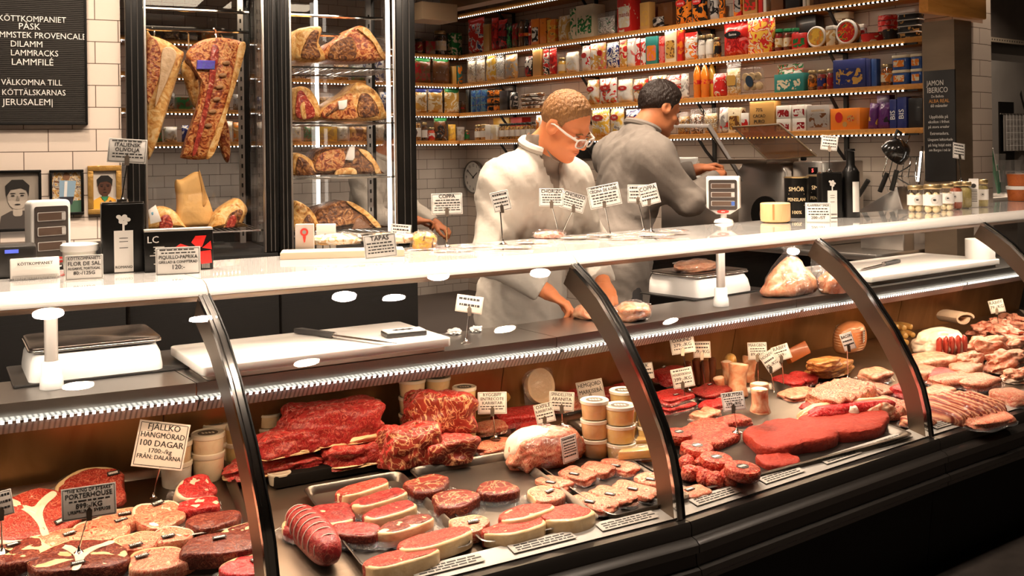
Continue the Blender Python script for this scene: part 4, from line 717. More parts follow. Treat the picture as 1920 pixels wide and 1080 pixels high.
roast(3, [('crust', [(592, 337), (592, 292), (604, 280), (622, 275), (650, 278), (672, 276), (696, 286), (712, 312), (717, 337)], crust, 0), ('rib_side', [(594, 320), (598, 292), (625, 280), (646, 286), (640, 316)], meatage, .008), ('fat_rim', [(672, 280), (690, 284), (710, 312), (716, 334), (706, 334), (700, 312), (684, 294)], agefat, .008), ('pale_patch', [(630, 332), (632, 318), (655, 314), (668, 320), (664, 334)], agefat, .01), ('tag', [(646, 300), (654, 276), (664, 272), (664, 296), (660, 302)], paper, .016)], 0, 'dark crusted joint with tilted tag on the third fridge shelf')
roast(4, [('fat', [(553, 440), (554, 384), (562, 378), (584, 392), (600, 416), (606, 440)], agefat, 0), ('lean_face', [(566, 430), (570, 412), (580, 402), (590, 420), (590, 436)], crust, .006)], 0, 'orange fat joint above the thermometer box on the bottom fridge shelf')
roast(4, [('crust', [(594, 465), (594, 402), (612, 388), (640, 380), (654, 378), (676, 392), (700, 408), (720, 432), (730, 465)], crust, 0), ('fat_rim', [(650, 380), (662, 380), (690, 398), (714, 424), (706, 428), (684, 406)], agefat, .008), ('lean_face', [(660, 455), (668, 410), (690, 420), (712, 448), (712, 458)], mat('aged_brown', (.14, .06, .025), .5, var=.3, vscale=20, bump=.5), .006)], 0, 'big dark joint behind the tapas tray on the bottom fridge shelf')
# ---------------------------------------------------------------- price cards
CT = 1.238
def face(P, dz=0): return math.atan2(-P.x, P.y)+rad(dz)       # turned to the shopper
def mpp(P): return P.xy.dot(FW.xy)/FPX                          # metres per pixel at a point
cardm = mat('card', (.84, .80, .75), .45, coat=.4); greycard = mat('grey_card', (.74, .65, .57), .5); darkcard = mat('slate_card', (.10, .09, .08), .5)
def card(t, w, h, lines, M, m=cardm, im=ink, border=True, seed=0, name='card'):
    """a card with lettering; '~' in a line stands for small print, drawn as broken rules"""
    b = B(); box(b, (0, 0, 0), (w, h, .0016), bev=.0005); bmesh.ops.transform(b, matrix=M, verts=b.verts[:]); o = ob(name, b, m, t); rn = random.Random(seed)
    tot = sum(wt for _, wt in lines)+.6; y = h/2-h*.04; L = []; b = B(); z = .0012; rules = []
    for s, wt in lines:
        hh = h*.9*wt/tot; y -= hh
        if s == '~':
            x = -w*.42+rn.uniform(0, .06)*w
            while x < w*.36: k = rn.uniform(.05, .15)*w; k = min(k, w*.42-x); rules.append((x+k/2, y+hh*.5, k, hh*.38)); x += k+w*.025
        else: L.append((s, hh*1.05, 0, y+hh*.5, w*.86))
    for x, yy, k, hh in rules: box(b, (x, yy, z), (k, hh, .0006))
    if border:
        e = min(w, h)*.045
        for x, yy, sx, sy in ((0, h/2-e, w-2*e, e*.3), (0, -h/2+e, w-2*e, e*.3), (w/2-e, 0, e*.3, h-2*e), (-w/2+e, 0, e*.3, h-2*e)): box(b, (x, yy, z), (sx, sy, .0006))
    for l in L: me = glyphs(l[0], l[1], l[2], l[3], bold=.02, width=l[4]); bmesh.ops.transform(b, matrix=T(0, 0, -.0012), verts=b.verts[:]); b.from_mesh(me); bmesh.ops.transform(b, matrix=T(0, 0, .0012), verts=b.verts[:])
    bmesh.ops.transform(b, matrix=M, verts=b.verts[:]); ob('lettering', b, im, o, flat=True); return o
def sign(cx_, cy_, w, h, bx, by, lines, lab, base=None, tilt=0, yaw=0, lean=12, m=cardm, stand=True, name='price_card', seed=1, zb=None, clip=True):
    P = base if base is not None else atz(bx, by, CT if zb is None else zb); t_ = P.xy.dot(FW.xy); k = t_/FPX; Q = att(cx_, cy_, t_)
    t = thing(name, lab, 'sign', P, face(P, yaw), 'price cards'); 
    Rm = Matrix.Rotation(-t.rotation_euler.z, 3, 'Z'); q = Rm @ (Q-P)
    card(t, w*k/cos(rad(yaw)), h*k, lines, T(q.x, q.y-.004, q.z) @ FRONT @ RX(rad(-lean)) @ RZ(rad(-tilt)), m, seed=seed)
    if stand:
        b = B(); lathe(b, [(.017, 0), (.018, .002), (.010, .006), (.004, .012), (.0025, .02)], 16); ob('foot', b, chrome, t)
        b = B(); zt = q.z-h*k*.42; tube(b, [(0, 0, .012), (q.x*.5, q.y*.5+.002, zt*.6), (q.x, q.y+.002, zt)], .0022, 6); ob('rod', b, chrome, t)
        if clip:
            b = B(); zt = q.z-h*k*.32; prism(b, [(-.006, -.02), (.006, -.02), (.007, .004), (0, .014), (-.007, .004)], 0, .0025, M=T(q.x, q.y-.009, zt) @ FRONT @ RX(rad(-lean-6)) @ T(0, 0, 0)); ob('clip', b, darksteel, t)
    return t
def onc(x, y): return atz(x, y, CT)
# ---------------------------------------------------------------- things on the counter top
def display(x, y, lab, w, h, yaw, tall=False):
    P = onc(x, y); k = mpp(P); w *= k; h *= k; t = thing('scale_display', lab, 'scale display', P, face(P, yaw), 'scale displays')
    b = B(); o = rrect(w, h*.96, w*.12) if not tall else [(w/2, h*.45), (w/2-.006, h*.48), (-w/2+.006, h*.48), (-w/2, h*.45), (-w/2, -h*.30), (-w*.2, -h*.46), (w*.2, -h*.46), (w/2, -h*.30)]
    zc = h*.5+(.0 if not tall else .03); prism(b, o, -.05, 0, bev=.006, M=T(0, -.02, zc) @ FRONT); ob('housing', b, white, t)
    b = B(); prism(b, rrect(w*.84, h*.74, w*.06), 0, .002, M=T(0, -.0215, zc+h*.02) @ FRONT); pn = ob('panel', b, mat('panel_dark', (.045, .035, .03), .3), t)
    for i in range(3):
        z = zc+h*(.27-.215*i)-h*.03
        b = B(); prism(b, rrect(w*.70, h*.13, .003), 0, .001, M=T(0, -.0238, z) @ FRONT); prism(b, rrect(w*.66, h*.11, .003), 0, .0015, m=1, M=T(0, -.0238, z) @ FRONT); ob('window', b, [mat('win_edge', (.5, .48, .45), .4), mat('win', (.09, .06, .045), .15)], t)
        b = B(); prism(b, rrect(w*.10, h*.10, .002), 0, .002, M=T(w*.3, -.024, z) @ FRONT); ob('key', b, mat('key_blue', (.04, .10, .35), .4) if (i == 2 and tall) else mat('key_grey', (.5, .47, .44), .4), t)
    lg = logo(t, 'ABW', (0 if tall else w*.18), zc-h*(.39 if tall else .40), -.0225, w*.36, h*.085, mat('abw_red', (.55, .03, .02), .4))
    b = B(); lathe(b, [(.045, 0), (.04, .012), (.014, .02), (.014, zc-h*.45)] if tall else [(w*.3, 0), (w*.3, .004)], 20); ob('foot', b, white, t)
display(92, 500, 'white scale display with dark panel beside the framed portraits', 74, 128, 22); display(1357, 417, 'white scale display with three windows between wooden pot and slicer', 62, 76, -6, True)
P = onc(66, 523); k = mpp(P); t = thing('business_card_holder', 'white cards in a clear holder at the end of the counter', 'card holder', P, face(P, 5))
b = B(); box(b, (0, .004, .03), (84*k, .02, .056), bev=.002, rot=(rad(-16), 0, 0)); cs = ob('card_stack', b, paper, t); text([('KÖTTKOMPANIET', .012, 0, .014, 60*k)], ink, cs, T(0, -.012, .03) @ FRONT @ RX(rad(-16)), bold=.03)
b = B(); box(b, (0, -.012, .006), (80*k, .006, .014), bev=.002); box(b, (0, .01, .002), (88*k, .05, .004)); ob('holder', b, pvc, t)
b = B(); [box(b, (-36*k+i*3*k, -.0162, .007), (1.6*k, .001, .010)) for i in range(25)]; ob('holder_teeth', b, alu, t)
P = onc(150, 513); k = mpp(P); t = thing('salt_tub', 'translucent white plastic tub of salt with a lid', 'tub', P, face(P))
b = B(); lathe(b, [(.040, 0), (.043, .004), (.047, .068), (.047, .072)], 28); ob('tub', b, mat('tub_white', (.80, .76, .70), .3, coat=.5, sss=.2), t); b = B(); lathe(b, [(.050, .066), (.052, .07), (.052, .084), (.046, .088), (.044, .085)], 28); ob('lid', b, white, t)
sign(158, 501, 66, 46, 158, 524, [('KÖTTKOMPANIETS', 1), ('FLOR DE SAL', 1.2), ('ALGARVE, PORTUGAL', .85), ('80:-/125G', 1)], 'small card leaning on the white salt tub', stand=False, lean=4)
def oilcan(x, y, w, h, lab, yaw):
    P = onc(x, y); k = mpp(P); w *= k; h *= k; t = thing('oil_can', lab, 'oil can', P+UP*0, face(P, yaw), 'black olive oil cans')
    b = B(); prism(b, rrect(w, w*.55, .01), 0, h, bev=.003); ob('can', b, black, t); b = B(); prism(b, rrect(w*.97, w*.52, .01), h, h+.004); cyl(b, (0, 0, h), w*.14, .012, 16); ob('rim', b, chrome, t)
    y0 = -w*.275; b = B(); box(b, (0, y0-.0006, h*.31), (w*.44, .001, h*.6)); lb = ob('label', b, cardm, t); text([('ROMANO', w*.09, 0, h*.08)], ink, lb, fr(0, y0-.0014, 0)); b = B(); [box(b, (0, y0-.0014, h*q), (w*.2, .0004, h*.008)) for q in (.5, .45, .36)]; ob('print', b, ink, lb)
    b = B(); rn = random.Random(3)
    for i in range(12): prism(b, ell(w*.12, w*.10, 10), 0, .0008+i*1e-5, M=fr(rn.uniform(-.11, .11)*w, y0-.0006, h*.77+rn.uniform(-.06, .06)*h))
    box(b, (0, y0-.001, h*.66), (w*.05, .001, h*.12)); ob('tree_emblem', b, cardm, t); return t
oilcan(231, 509, 76, 128, 'black oil can with tree emblem carrying the olive oil card', 4); oilcan(1556, 408, 42, 84, 'black oil can with tree emblem beside the dark bottle', 25)
P = onc(231, 509); sign(239, 283, 68, 46, 0, 0, [('~', .6), ('ITALIENSK', 1.1), ('OLIVOLJA', 1.1), ('~', .7), ('~', .7)], 'card for Italian olive oil standing on the black can', base=Vector((P.x, P.y, P.z+128*mpp(P)+.003)), tilt=4, yaw=-8)
P = onc(335, 506); k = mpp(P); t = thing('pepper_box', 'black carton picturing red peppers beside the oil can', 'box', P, face(P, 6)); w, h = 122*k, 74*k
b = B(); box(b, (0, 0, h/2), (w, .05, h), bev=.002); ob('carton', b, black, t); b = B(); box(b, (0, 0, h+.003), (w, .05, .006)); ob('top_flap', b, mat('flap_grey', (.45, .42, .38), .4), t)
for pts in ([(-.12, .05), (.02, .18), (.3, .04), (.1, -.02)], [(.22, .2), (.3, .36), (.5, .36), (.42, .08), (.34, .04)], [(.42, .05), (.58, .22), (.6, 0)], [(-.1, -.1), (.1, .0), (.34, -.02), (.2, -.22)], [(.36, -.04), (.58, -.02), (.6, -.34), (.4, -.36)]): b = B(); prism(b, [(x*w*.8, z*h+h*.5) for x, z in pts], 0, .0012, M=fr(0, -.025, 0)); ob('pepper_picture', b, mat('pepper_red', (.65, .02, .015), .3, var=.2, vscale=40), t)
text([('LC', .028, -w*.40, h*.80, None, 'LEFT')][:1] and [('LC', .028, -w*.38, h*.80)], white, t, fr(0, -.0258, 0)); b = B(); rn = random.Random(5)
for i in range(7): box(b, (-w*.36+rn.uniform(0, .02), -.0255, h*(.62-.07*i)), (w*rn.uniform(.1, .18), .001, h*.025))
for i in range(9): box(b, (w*(.33+.014*i), -.0255, h*.09), (w*.006, .001, h*.12))
ob('fine_print', b, mat('print_grey', (.4, .38, .35), .5), t)
sign(334, 489, 80, 52, 334, 513, [('~', .6), ('~', .6), ('PIQUILLO-PAPRIKA', 1.1), ('GRILLAD & CONFITERAD', .8), ('120:-', 1.2)], 'card in front of the black pepper carton', stand=False, lean=4)
# tapas corner
def flatbox(x, y, w, h, lab, m, art, nm='product_box', yaw=0, dep=.03):
    P = onc(x, y); k = mpp(P); t = thing(nm, lab, 'box', P, face(P, yaw)); b = B(); box(b, (0, 0, h*k/2), (w*k, dep, h*k), bev=.002); ob('carton', b, m, t); art(t, w*k, h*k, -dep/2-.001); return t
def thermo(t, w, h, y): b = B(); prism(b, ell(w*.44, w*.44), 0, .0012, M=fr(.0, y, h*.75)); prism(b, [(-w*.09, h*.62), (w*.09, h*.62), (w*.04, h*.42), (-w*.03, h*.42)], 0, .0012, M=fr(0, y, 0)); o = ob('thermometer_picture', b, red, t); b = B(); prism(b, ell(w*.22, w*.22), 0, .0016, M=fr(0, y, h*.75)); ob('dial', b, mat('dial', (.2, .2, .19), .4), t)
def loop(t, w, h, y): b = B(); tube(b, [(x*w, y, z*h) for x, z in ((-.18, .1), (-.16, .45), (-.05, .65), (.05, .6), (.16, .3), (.2, .08))], .0018, 6); ob('loop_picture', b, ink, t)
flatbox(572, 478, 34, 58, 'grey box picturing a red round thermometer beside the tapas tray', mat('box_grey', (.45, .40, .36), .5), thermo, yaw=-6); flatbox(612, 470, 36, 50, 'white box picturing a thin black loop behind the tapas tray', cardm, loop)
def bread(x, y, w, d, h, lab, s, cols, yaw=0, z=0, nm='wrapped_bread', cat='bread', mt=None):
    P = onc(x, y); P.z += z; k = mpp(P); t = thing(nm, lab, cat, P, face(P, yaw)); b = B(); blob(b, (w*k*.9, d, h), s, .12); ob('filling', b, mt or pm(*cols, scale=40), t)
    b = B(); blob(b, (w*k, d*1.15, h*1.12), s+1, .16, 2.5); ob('wrapper', b, cling, t); return t
P = onc(660, 483); k = mpp(P); t = thing('wooden_tray', 'pale tray under the wrapped flat breads by the tapas card', 'tray', P+Vector((0, .06, 0)), face(P)); b = B(); prism(b, rrect(230*k, .11, .008), 0, .022, bev=.003); ob('tray', b, mat('tray_pale', (.66, .50, .36), .5), t)
bread(625, 470, 112, .10, .035, 'wrapped flat bread at the thermometer end of the pale tray', 1, ('tan', 'cream', 'white'), z=.023); bread(738, 468, 96, .09, .033, 'wrapped flat bread at the far end of the pale tray', 4, ('cream', 'tan', 'dred'), z=.023)
bread(795, 468, 50, .06, .058, 'yellow bag of crisps behind the small tapas side card', 7, ('yel', 'gold', 'brown'), nm='crisps_bag', cat='bag')
sign(713, 461, 60, 44, 713, 490, [('TAPAS', 1.5), ('~', .8), ('~', .8), ('~', .7), ('~', .8)], 'card headed tapas leaning on the pale bread tray', stand=False, lean=6, tilt=-5)
sign(751, 434, 38, 27, 751, 462, [('~', .9), ('~', 1.1), ('~', .7), ('~', .7)], 'small card on the wrapped bread beside crisps bag', stand=False, tilt=6)
SM = [('~', .8), ('~', .9), ('~', .7), ('~', .7), ('~', .7)]
sign(838, 382, 58, 40, 838, 464, [('COPPA', 1.5)]+SM, 'coppa card on a rod beside the crisps bag', seed=2, tilt=-1); sign(938, 377, 34, 38, 943, 459, [('~', 1.2)]+SM[:3], 'narrow turned card before the sleeve of the man with glasses', seed=3, tilt=-9, yaw=30)
sign(1034, 370, 46, 34, 1048, 447, [('CHORIZO', 1.4)]+SM[:4], 'straight chorizo card before the chest of the man with glasses', seed=4, tilt=1); sign(1075, 378, 46, 34, 1054, 444, [('CHORIZO', 1.4)]+SM[:4], 'slanting chorizo card overlapping the straight one', seed=5, tilt=17)
sign(1133, 367, 60, 42, 1144, 444, [('~', .6), ('CECINA DE KOBE', 1.3)]+SM[:4], 'cecina card with double border on a rod', seed=6, tilt=-11); sign(1196, 363, 38, 34, 1207, 434, [('~', 1.2)]+SM[:3], 'straight white card half behind the second coppa card', seed=7); sign(1217, 365, 36, 38, 1221, 436, [('COPPA', 1.5), ('~', .7), ('~', .8), ('~', 1)], 'tilted second coppa card before the grey coat', seed=8, tilt=-14)
sign(1534, 399, 46, 38, 1534, 417, [('KLARIFIERAT SMÖR', 1.1), ('~', .8), ('~', .8), ('~', .8), ('200:-/ST', 1.1)], 'clarified butter card leaning on the black butter tins', stand=False, lean=5)
P = onc(1556, 408); sign(1555, 268, 30, 28, 0, 0, [('~', .8), ('~', 1.1), ('~', 1.1), ('~', .8)], 'card on a rod above the black oil can near bottle', base=Vector((P.x, P.y, P.z+84*mpp(P)+.003)), tilt=7)
P = onc(1803, 388); sign(1797, 283, 20, 30, 0, 0, [('~', 1), ('~', .8), ('~', .8), ('~', .8)], 'turned card on a rod above the pickle jar', base=Vector((P.x, P.y, P.z+46*mpp(P)+.006)), tilt=10, yaw=35)
# sliced charcuterie packs lying on the glass
slice_m = ramp2('cured_slices', [(.52, .06, .03), (.72, .20, .12), (.85, .55, .42), (.62, .10, .06)], 35, dist=2, rough=.25, coat=.8, bump=.3); ham_m = ramp2('pale_slices', [(.75, .40, .22), (.82, .58, .40), (.70, .28, .14)], 25, dist=2, rough=.25, coat=.8, bump=.3)
PKN = ('before the coppa card', 'beside the coppa rod', 'near the narrow turned card', 'under the narrow card rod', 'against the red wrapped salami', 'past the red wrapped salami', 'below the cecina card', 'at the cecina rod', 'before the two rods', 'before the grey coat', 'at the far end of the sliced packs')
for i, (x, y, w, d, r, m) in enumerate(((800, 468, 90, .10, 5, slice_m), (848, 472, 84, .09, -8, ham_m), (896, 464, 74, .10, 10, slice_m), (958, 467, 84, .10, -4, slice_m), (1000, 457, 66, .09, 8, slice_m), (1085, 449, 80, .10, 2, ham_m), (1132, 445, 76, .10, -10, ham_m), (1170, 450, 60, .08, 14, ham_m), (1196, 443, 64, .10, 4, slice_m), (1234, 447, 70, .09, -6, ham_m), (1262, 440, 62, .08, 6, slice_m))):
    P = onc(x, y); k = mpp(P); t = thing('sliced_meat_pack', 'flat clear pack of cured slices '+PKN[i], 'meat pack', P+UP*(.0005+.0012*i), face(P, r), 'sliced meat packs'); rn = random.Random(i); b = B()
    for j in range(5): prism(b, ell(w*k*.34, d*.62, 16, .05, j), .0006+j*.0008, .0024+j*.0008, bev=.0006, M=T((j-2)*w*k*.13, rn.uniform(-.008, .008), 0))
    ob('slices', b, m, t); b = B(); sheet(b, [[Vector((w*k*(u/8-.5), d*(v/5-.5), .0075*max(0, 1-(abs(u-4)/4)**4)*max(0, 1-(abs(v-2.5)/2.5)**4)+.0012+.002*rn.random())) for v in range(6)] for u in range(9)]); ob('pouch', b, cling, t)
bread(1030, 447, 62, .06, .03, 'red wrapped salami lying before the chorizo cards', 9, ('dred', 'red', 'white'), nm='wrapped_salami', cat='meat', mt=slice_m)
# right hand group
def lab_text(t, lines, y, m=None): text(lines, m or mat('gold_print', (.62, .48, .28), .5), t, fr(0, y, 0), bold=.015)
P = onc(1454, 417); k = mpp(P); t = thing('wooden_pot', 'round light wooden pot beside the butter tins', 'pot', P, face(P)); b = B(); lathe(b, [(.045, 0), (.062, .006), (.066, .014), (.066, .085), (.062, .088), (.058, .085)], 32); ob('pot', b, ramp2('pot_wood', [(.62, .36, .14), (.78, .52, .26), (.72, .45, .2)], 9, dist=1, stretch=(6, 6, .5), rough=.45, bump=.05), t); b = B(); box(b, (-.008, -.0655, .05), (.008, .003, .07)); ob('dark_stave', b, mat('stave', (.38, .17, .05), .5), t)
for i, (x, lab) in enumerate(((1503, 'black butter tin with gold print beside the wooden pot'), (1546, 'black butter tin with gold print behind the price card'))):
    P = onc(x, 409+i*-3)+Vector((.03, .05, 0)); k = mpp(P); t = thing('butter_tin', lab, 'tin', P, face(P), 'black butter tins'); h = 74*k; b = B(); cyl(b, (0, 0, 0), 22*k, h, 32, bev=.002); ob('tin', b, black, t); b = B(); lathe(b, [(22*k, h), (22.6*k, h+.002), (22.6*k, h+.006), (20*k, h+.006)], 32); ob('rim', b, lidg, t)
    b = B(); g = mat('gold_print', (.62, .48, .28), .5)
    for s, sz, z in (('SMÖR', .028, .72), ('PENSLAN', .024, .46), ('100%', .022, .14)): me = glyphs(s, sz, 0, z*h, bold=.02, width=34*k); b.from_mesh(me)
    for z in (.32, .6): box(b, (0, z*h, 0), (30*k, .0025, .0006))
    for v in b.verts: a = v.co.x/(22*k); r = 22*k+.0006+v.co.z; v.co = Vector((sin(a)*r, -cos(a)*r, v.co.y))
    ob('print', b, g, t, flat=True)
P = onc(1596, 407); k = mpp(P); t = thing('dark_bottle', 'tall dark glass bottle with a white label on the counter', 'bottle', P, face(P, 20)); h = 128*k; r = 16*k; b = B(); lathe(b, [(r*.95, 0), (r, .003), (r, h*.66), (r*.8, h*.70), (r*.5, h*.76), (r*.45, h*.96), (r*.55, h*.97), (r*.5, h)], 24); ob('glass', b, black, t); b = B(); [box(b, (r*1.01*sin(a), -r*1.01*cos(a), h*.30), (r*.3, .002, h*.44), rot=(0, 0, a)) for a in (0, .28, .56)]; ob('label', b, cardm, t)
def jar(x, y, w, h, lab, cont, lbl, lw=1, logo_=True, egg=None, tube_=False):
    P = onc(x, y); k = mpp(P); r = w*k/2; h *= k; t = thing('preserve_jar', lab, 'jar', P, face(P, random.Random(x).uniform(-15, 15)), 'jars at the chalkboard end of the counter')
    b = B(); lathe(b, [(r*.9, 0), (r, .004), (r, h*.74), (r*.86, h*.82), (r*.86, h*.84)], 28); ob('jar_glass', b, jarglass, t)
    b = B(); lathe(b, [(r*.9, h*.83), (r*.95, h*.85), (r*.95, h*.95), (r*.88, h*.985), (r*.7, h)], 28); ob('lid', b, lidg, t)
    if egg:
        rn = random.Random(x)
        for z in range(3):
            for a in range(4): q = 2*pi*(a+.5*z+.3)/4; b = B(); lathe(b, [(.42*r*s, -.47*r*c) for s, c in ((.2, 1), (.75, .7), (1, .1), (.85, -.5), (.3, -1))], 12, c=(cos(q)*r*.55, sin(q)*r*.55, .46*r+z*h*.215)); ob('egg', b, egg, t)
    else: b = B(); lathe(b, [(r*.8, .004), (r*.93, .01), (r*.93, h*.70), (r*.6, h*.78)], 20); ob('contents', b, cont, t)
    if lbl: b = B(); lathe(b, [(r*1.012, h*.26), (r*1.012, h*.64)], 28); lo = ob('label', b, cardm, t); logo(lo, None, 0, h*.45, -r*1.02, r*.7, r*.7, mat('label_ring', (.6, .57, .53), .5), nm='emblem'); logo(lo, None, .05*r, h*.46, -r*1.02-.0015, r*.34, r*.2, ink, nm='bird_emblem')
    return t
eggm = mat('pickled_egg', (.78, .64, .38), .25, coat=.6, var=.1, vscale=30); pick = ramp2('pickles', [(.20, .16, .05), (.35, .28, .10), (.14, .10, .03)], 40); dred_m = ramp2('dark_pickle', [(.20, .02, .01), (.35, .08, .03), (.10, .01, .01)], 40)
jar(1717, 397, 30, 50, 'egg jar standing first in the row from the bottle', eggm, True, egg=eggm); jar(1749, 399, 34, 54, 'large egg jar with a round bird emblem', eggm, True, egg=eggm); jar(1776, 394, 25, 50, 'egg jar behind the large one', eggm, True, egg=eggm); jar(1793, 392, 22, 52, 'jar of dark red pickles', dred_m, True); jar(1811, 390, 22, 50, 'jar of green pickles with a red pepper on top', pick, False); jar(1843, 388, 20, 52, 'jar of dark green pickles at the end of the row', pick, True)
P = onc(1826, 389); k = mpp(P); t = thing('white_carton', 'tall white printed carton standing between the pickle jars', 'box', P, face(P)); b = B(); box(b, (0, 0, 27*k), (17*k, .03, 54*k), bev=.002); ob('carton', b, cardm, t); b = B(); rn = random.Random(2); [box(b, (0, -.0155, (12+3*i)*k), (12*k, .001, 1.0*k)) for i in range(8)]; ob('fine_print', b, ink, t); logo(t, None, 0, 41*k, -.0155, 9*k, 8*k, ink, nm='bird_emblem')
redsauce = ramp2('tomato_relish', [(.30, .05, .01), (.45, .12, .03), (.22, .03, .01)], 40)
for i in range(2):
    P = onc(1912, 376); k = mpp(P); z = i*28*k; t = thing('relish_tub', ('lower', 'upper')[i]+' clear tub of red brown relish in a stack of two', 'tub', P+UP*z, face(P), 'relish tubs'); b = B(); lathe(b, [(20*k, 0), (22*k, 22*k), (20*k, 22*k)], 28); ob('tub', b, redsauce, t); b = B(); lathe(b, [(23*k, 21*k), (23.5*k, 22*k), (23.5*k, 27*k), (22*k, 27.5*k)], 28); ob('lid', b, pvc if i else white, t)
# ---------------------------------------------------------------- under the glass: the worktop
WZ = .9455
def onw(x, y, z=WZ): return atz(x, y, z)
def cyaw(P): return cang(inv(P)[0])
matb = mat('mat_black', (.02, .018, .016), .35)
def scale(x, y, lab, off_, rzd):
    P = onw(x, y); rz = cyaw(P)+rad(rzd); t = thing('counter_scale', lab, 'scale', P+UP*.006, rz, 'white counter scales'); w, d = .36, .30
    m_ = thing('scale_mat', 'black mat under the '+lab, 'mat', P+UP*.0005, rz); b = B(); prism(b, rrect(.50, .31, .01), 0, .005, bev=.001, M=T(.03, .0, 0)); ob('mat', b, matb, m_); m_.name = 'scale_mat'
    b = B(); R = []
    for z, k, f in ((0, 1, 0), (.012, 1.0, 0), (.05, .97, .015), (.078, .90, .035)): R.append([b.verts.new((x_*k, y_*k+f*.3, z)) for x_, y_ in rrect(w, d, .03)])
    n = len(R[0]); fs = [b.faces.new((A[k], A[(k+1) % n], D_[(k+1) % n], D_[k])) for A, D_ in zip(R, R[1:]) for k in range(n)]; fs += [b.faces.new(R[0][::-1]), b.faces.new(R[-1])]; _tag(b, fs, 0); ob('body', b, white, t)
    b = B(); prism(b, rrect(w*.98, d*.92, .03), .082, .094, bev=.003); ob('weighing_plate', b, mat('plate_dark', (.16, .13, .11), .25, .9), t)
    b = B(); prism(b, rrect(w*1.0, d*.94, .032), .080, .0865, bev=.002); ob('plate_rim', b, chrome, t)
    text([('CAS', .022, w*.34, .028)], mat('print_dark', (.25, .22, .2), .5), t, T(0, -d*.492, 0) @ FRONT @ RX(rad(-12)), bold=.02)
    for sx in (-1, 1): b = B(); cyl(b, (sx*w*.38, -d*.3, -.006), .012, .008, 12); ob('foot', b, matb, t)
    return t
scale(172, 692, 'white counter scale with an empty plate near the salt tub', 0, 3); t2 = scale(1312, 548, 'white counter scale carrying a bag of meat', 0, 2)
def post(x, y, lab):
    P = onw(x, y); t = thing('glass_support_post', lab, 'post', P, cyaw(P), 'glass support posts'); b = B(); lathe(b, [(.030, 0), (.031, .004), (.029, .032), (.026, .036), (.025, .07), (.021, .075)], 24); ob('socket', b, white, t)
    b = B(); cyl(b, (0, 0, .07), .0175, 1.2215-.07-WZ, 24); ob('tube', b, mat('post_tube', (.66, .60, .54), .35, .6), t)
post(97, 728, 'pale post standing before the empty counter scale'); post(1352, 574, 'pale post standing before the scale with the meat bag')
boardm = mat('board_white', (.86, .80, .73), .4, sss=.1)
def plank(px, lab, th):
    Q = [onw(x, y) for x, y in px]; c = sum(Q, Vector())/len(Q); t = thing('cutting_board', lab, 'cutting board', c, cyaw(c), 'white cutting boards'); Mi = Matrix.Rotation(-cyaw(c), 3, 'Z')
    o = [(Mi @ (q-c)).xy for q in Q]; w = max(p.x for p in o)-min(p.x for p in o); d = max(p.y for p in o)-min(p.y for p in o)
    b = B(); prism(b, rrect(w*.96, d*.96, .012), 0, .014, bev=.002); ob('foot_slab', b, mat('board_foot', (.74, .62, .50), .5), t); b = B(); prism(b, rrect(w, d, .014), .014, .042, bev=.004); ob('board', b, boardm, t); return t, w, d
b1, bw, bd = plank([(378, 715), (838, 657), (322, 672), (760, 628)], 'long white cutting board with a knife behind the first glass arm', .04)
b2, bw2, bd2 = plank([(1600, 540), (1820, 508), (1590, 505), (1720, 492)], 'white cutting board with a small knife near the paper roll', .04)
def knife(P0, P1, lab, r):
    d = P1-P0; t = thing('kitchen_knife', lab, 'knife', P0, math.atan2(d.y, d.x), 'kitchen knives'); L = d.length; h = L*.4
    b = B(); o = [(0, -.012), (h*.1, -.016), (h*.5, -.011), (h*.95, -.015), (h, -.012), (h, .010), (h*.5, .013), (h*.06, .012)]; prism(b, o, .001, .017, bev=.004); ob('handle', b, mat('knife_grip', (.03, .027, .025), .5), t)
    b = B(); cyl(b, (h, 0, .009), .009, .006, 12, axis=(1, 0, 0)); ob('bolster', b, chrome, t); b = B(); prism(b, [(h+.004, -.014), (L*.85, -.010), (L, .006), (L*.8, .009), (h+.004, .010)], .007, .009); ob('blade', b, chrome, t)
zb_ = WZ+.0435
knife(atz(556, 624, zb_), atz(742, 649, zb_), 'long black handled knife on the first cutting board', 1); knife(atz(1686, 492, zb_), atz(1612, 509, zb_), 'small black handled knife on the second cutting board', 1)
P = atz(757, 628, zb_); k = mpp(P); t = thing('pen_box', 'flat dark box with a white top on the long cutting board', 'box', P, face(P, 18)); b = B(); prism(b, rrect(78*k, .07, .004), 0, .014, bev=.002); ob('box', b, matb, t); b = B(); prism(b, rrect(74*k, .066, .004), .014, .017); o = ob('top_sheet', b, paper, t); b = B(); [box(b, (-.03+.011*i, .005*(i % 2), .0175), (.009, .02, .0008), rot=(0, 0, .4)) for i in range(6)]; ob('print', b, ink, o)
sign(880, 570, 50, 32, 874, 644, [('~', 1), ('~', 1)], 'pale tilted card on a rod at the end of the long cutting board', zb=WZ, tilt=9, m=mat('peach_card', (.72, .54, .42), .5))
pork = ramp2('pale_raw_meat', [(.42, .07, .03), (.58, .19, .09), (.70, .38, .22), (.48, .10, .05)], 22, dist=2.5, rough=.3, coat=.4, bump=.3, sss=.15)
def lump(x, y, w, d, h, lab, s, m, wrap=False, yaw=0, z=WZ, nm='raw_meat', cat='meat', grp=None):
    P = atz(x, y, z); k = mpp(P); t = thing(nm, lab, cat, P, cyaw(P)+rad(yaw), grp); b = B(); blob(b, (w*k, d, h), s, .14, 1.6); ob('meat', b, m, t)
    if wrap: b = B(); blob(b, (w*k*1.06, d*1.1, h*1.08), s, .18, 2.6); ob('bag', b, cling, t)
    return t
lump(1099, 597, 40, .10, .05, 'raw meat piece half behind the second glass arm', 3, pork); lump(1186, 600, 66, .11, .065, 'round raw meat piece between second glass arm and scale', 4, pork, True)
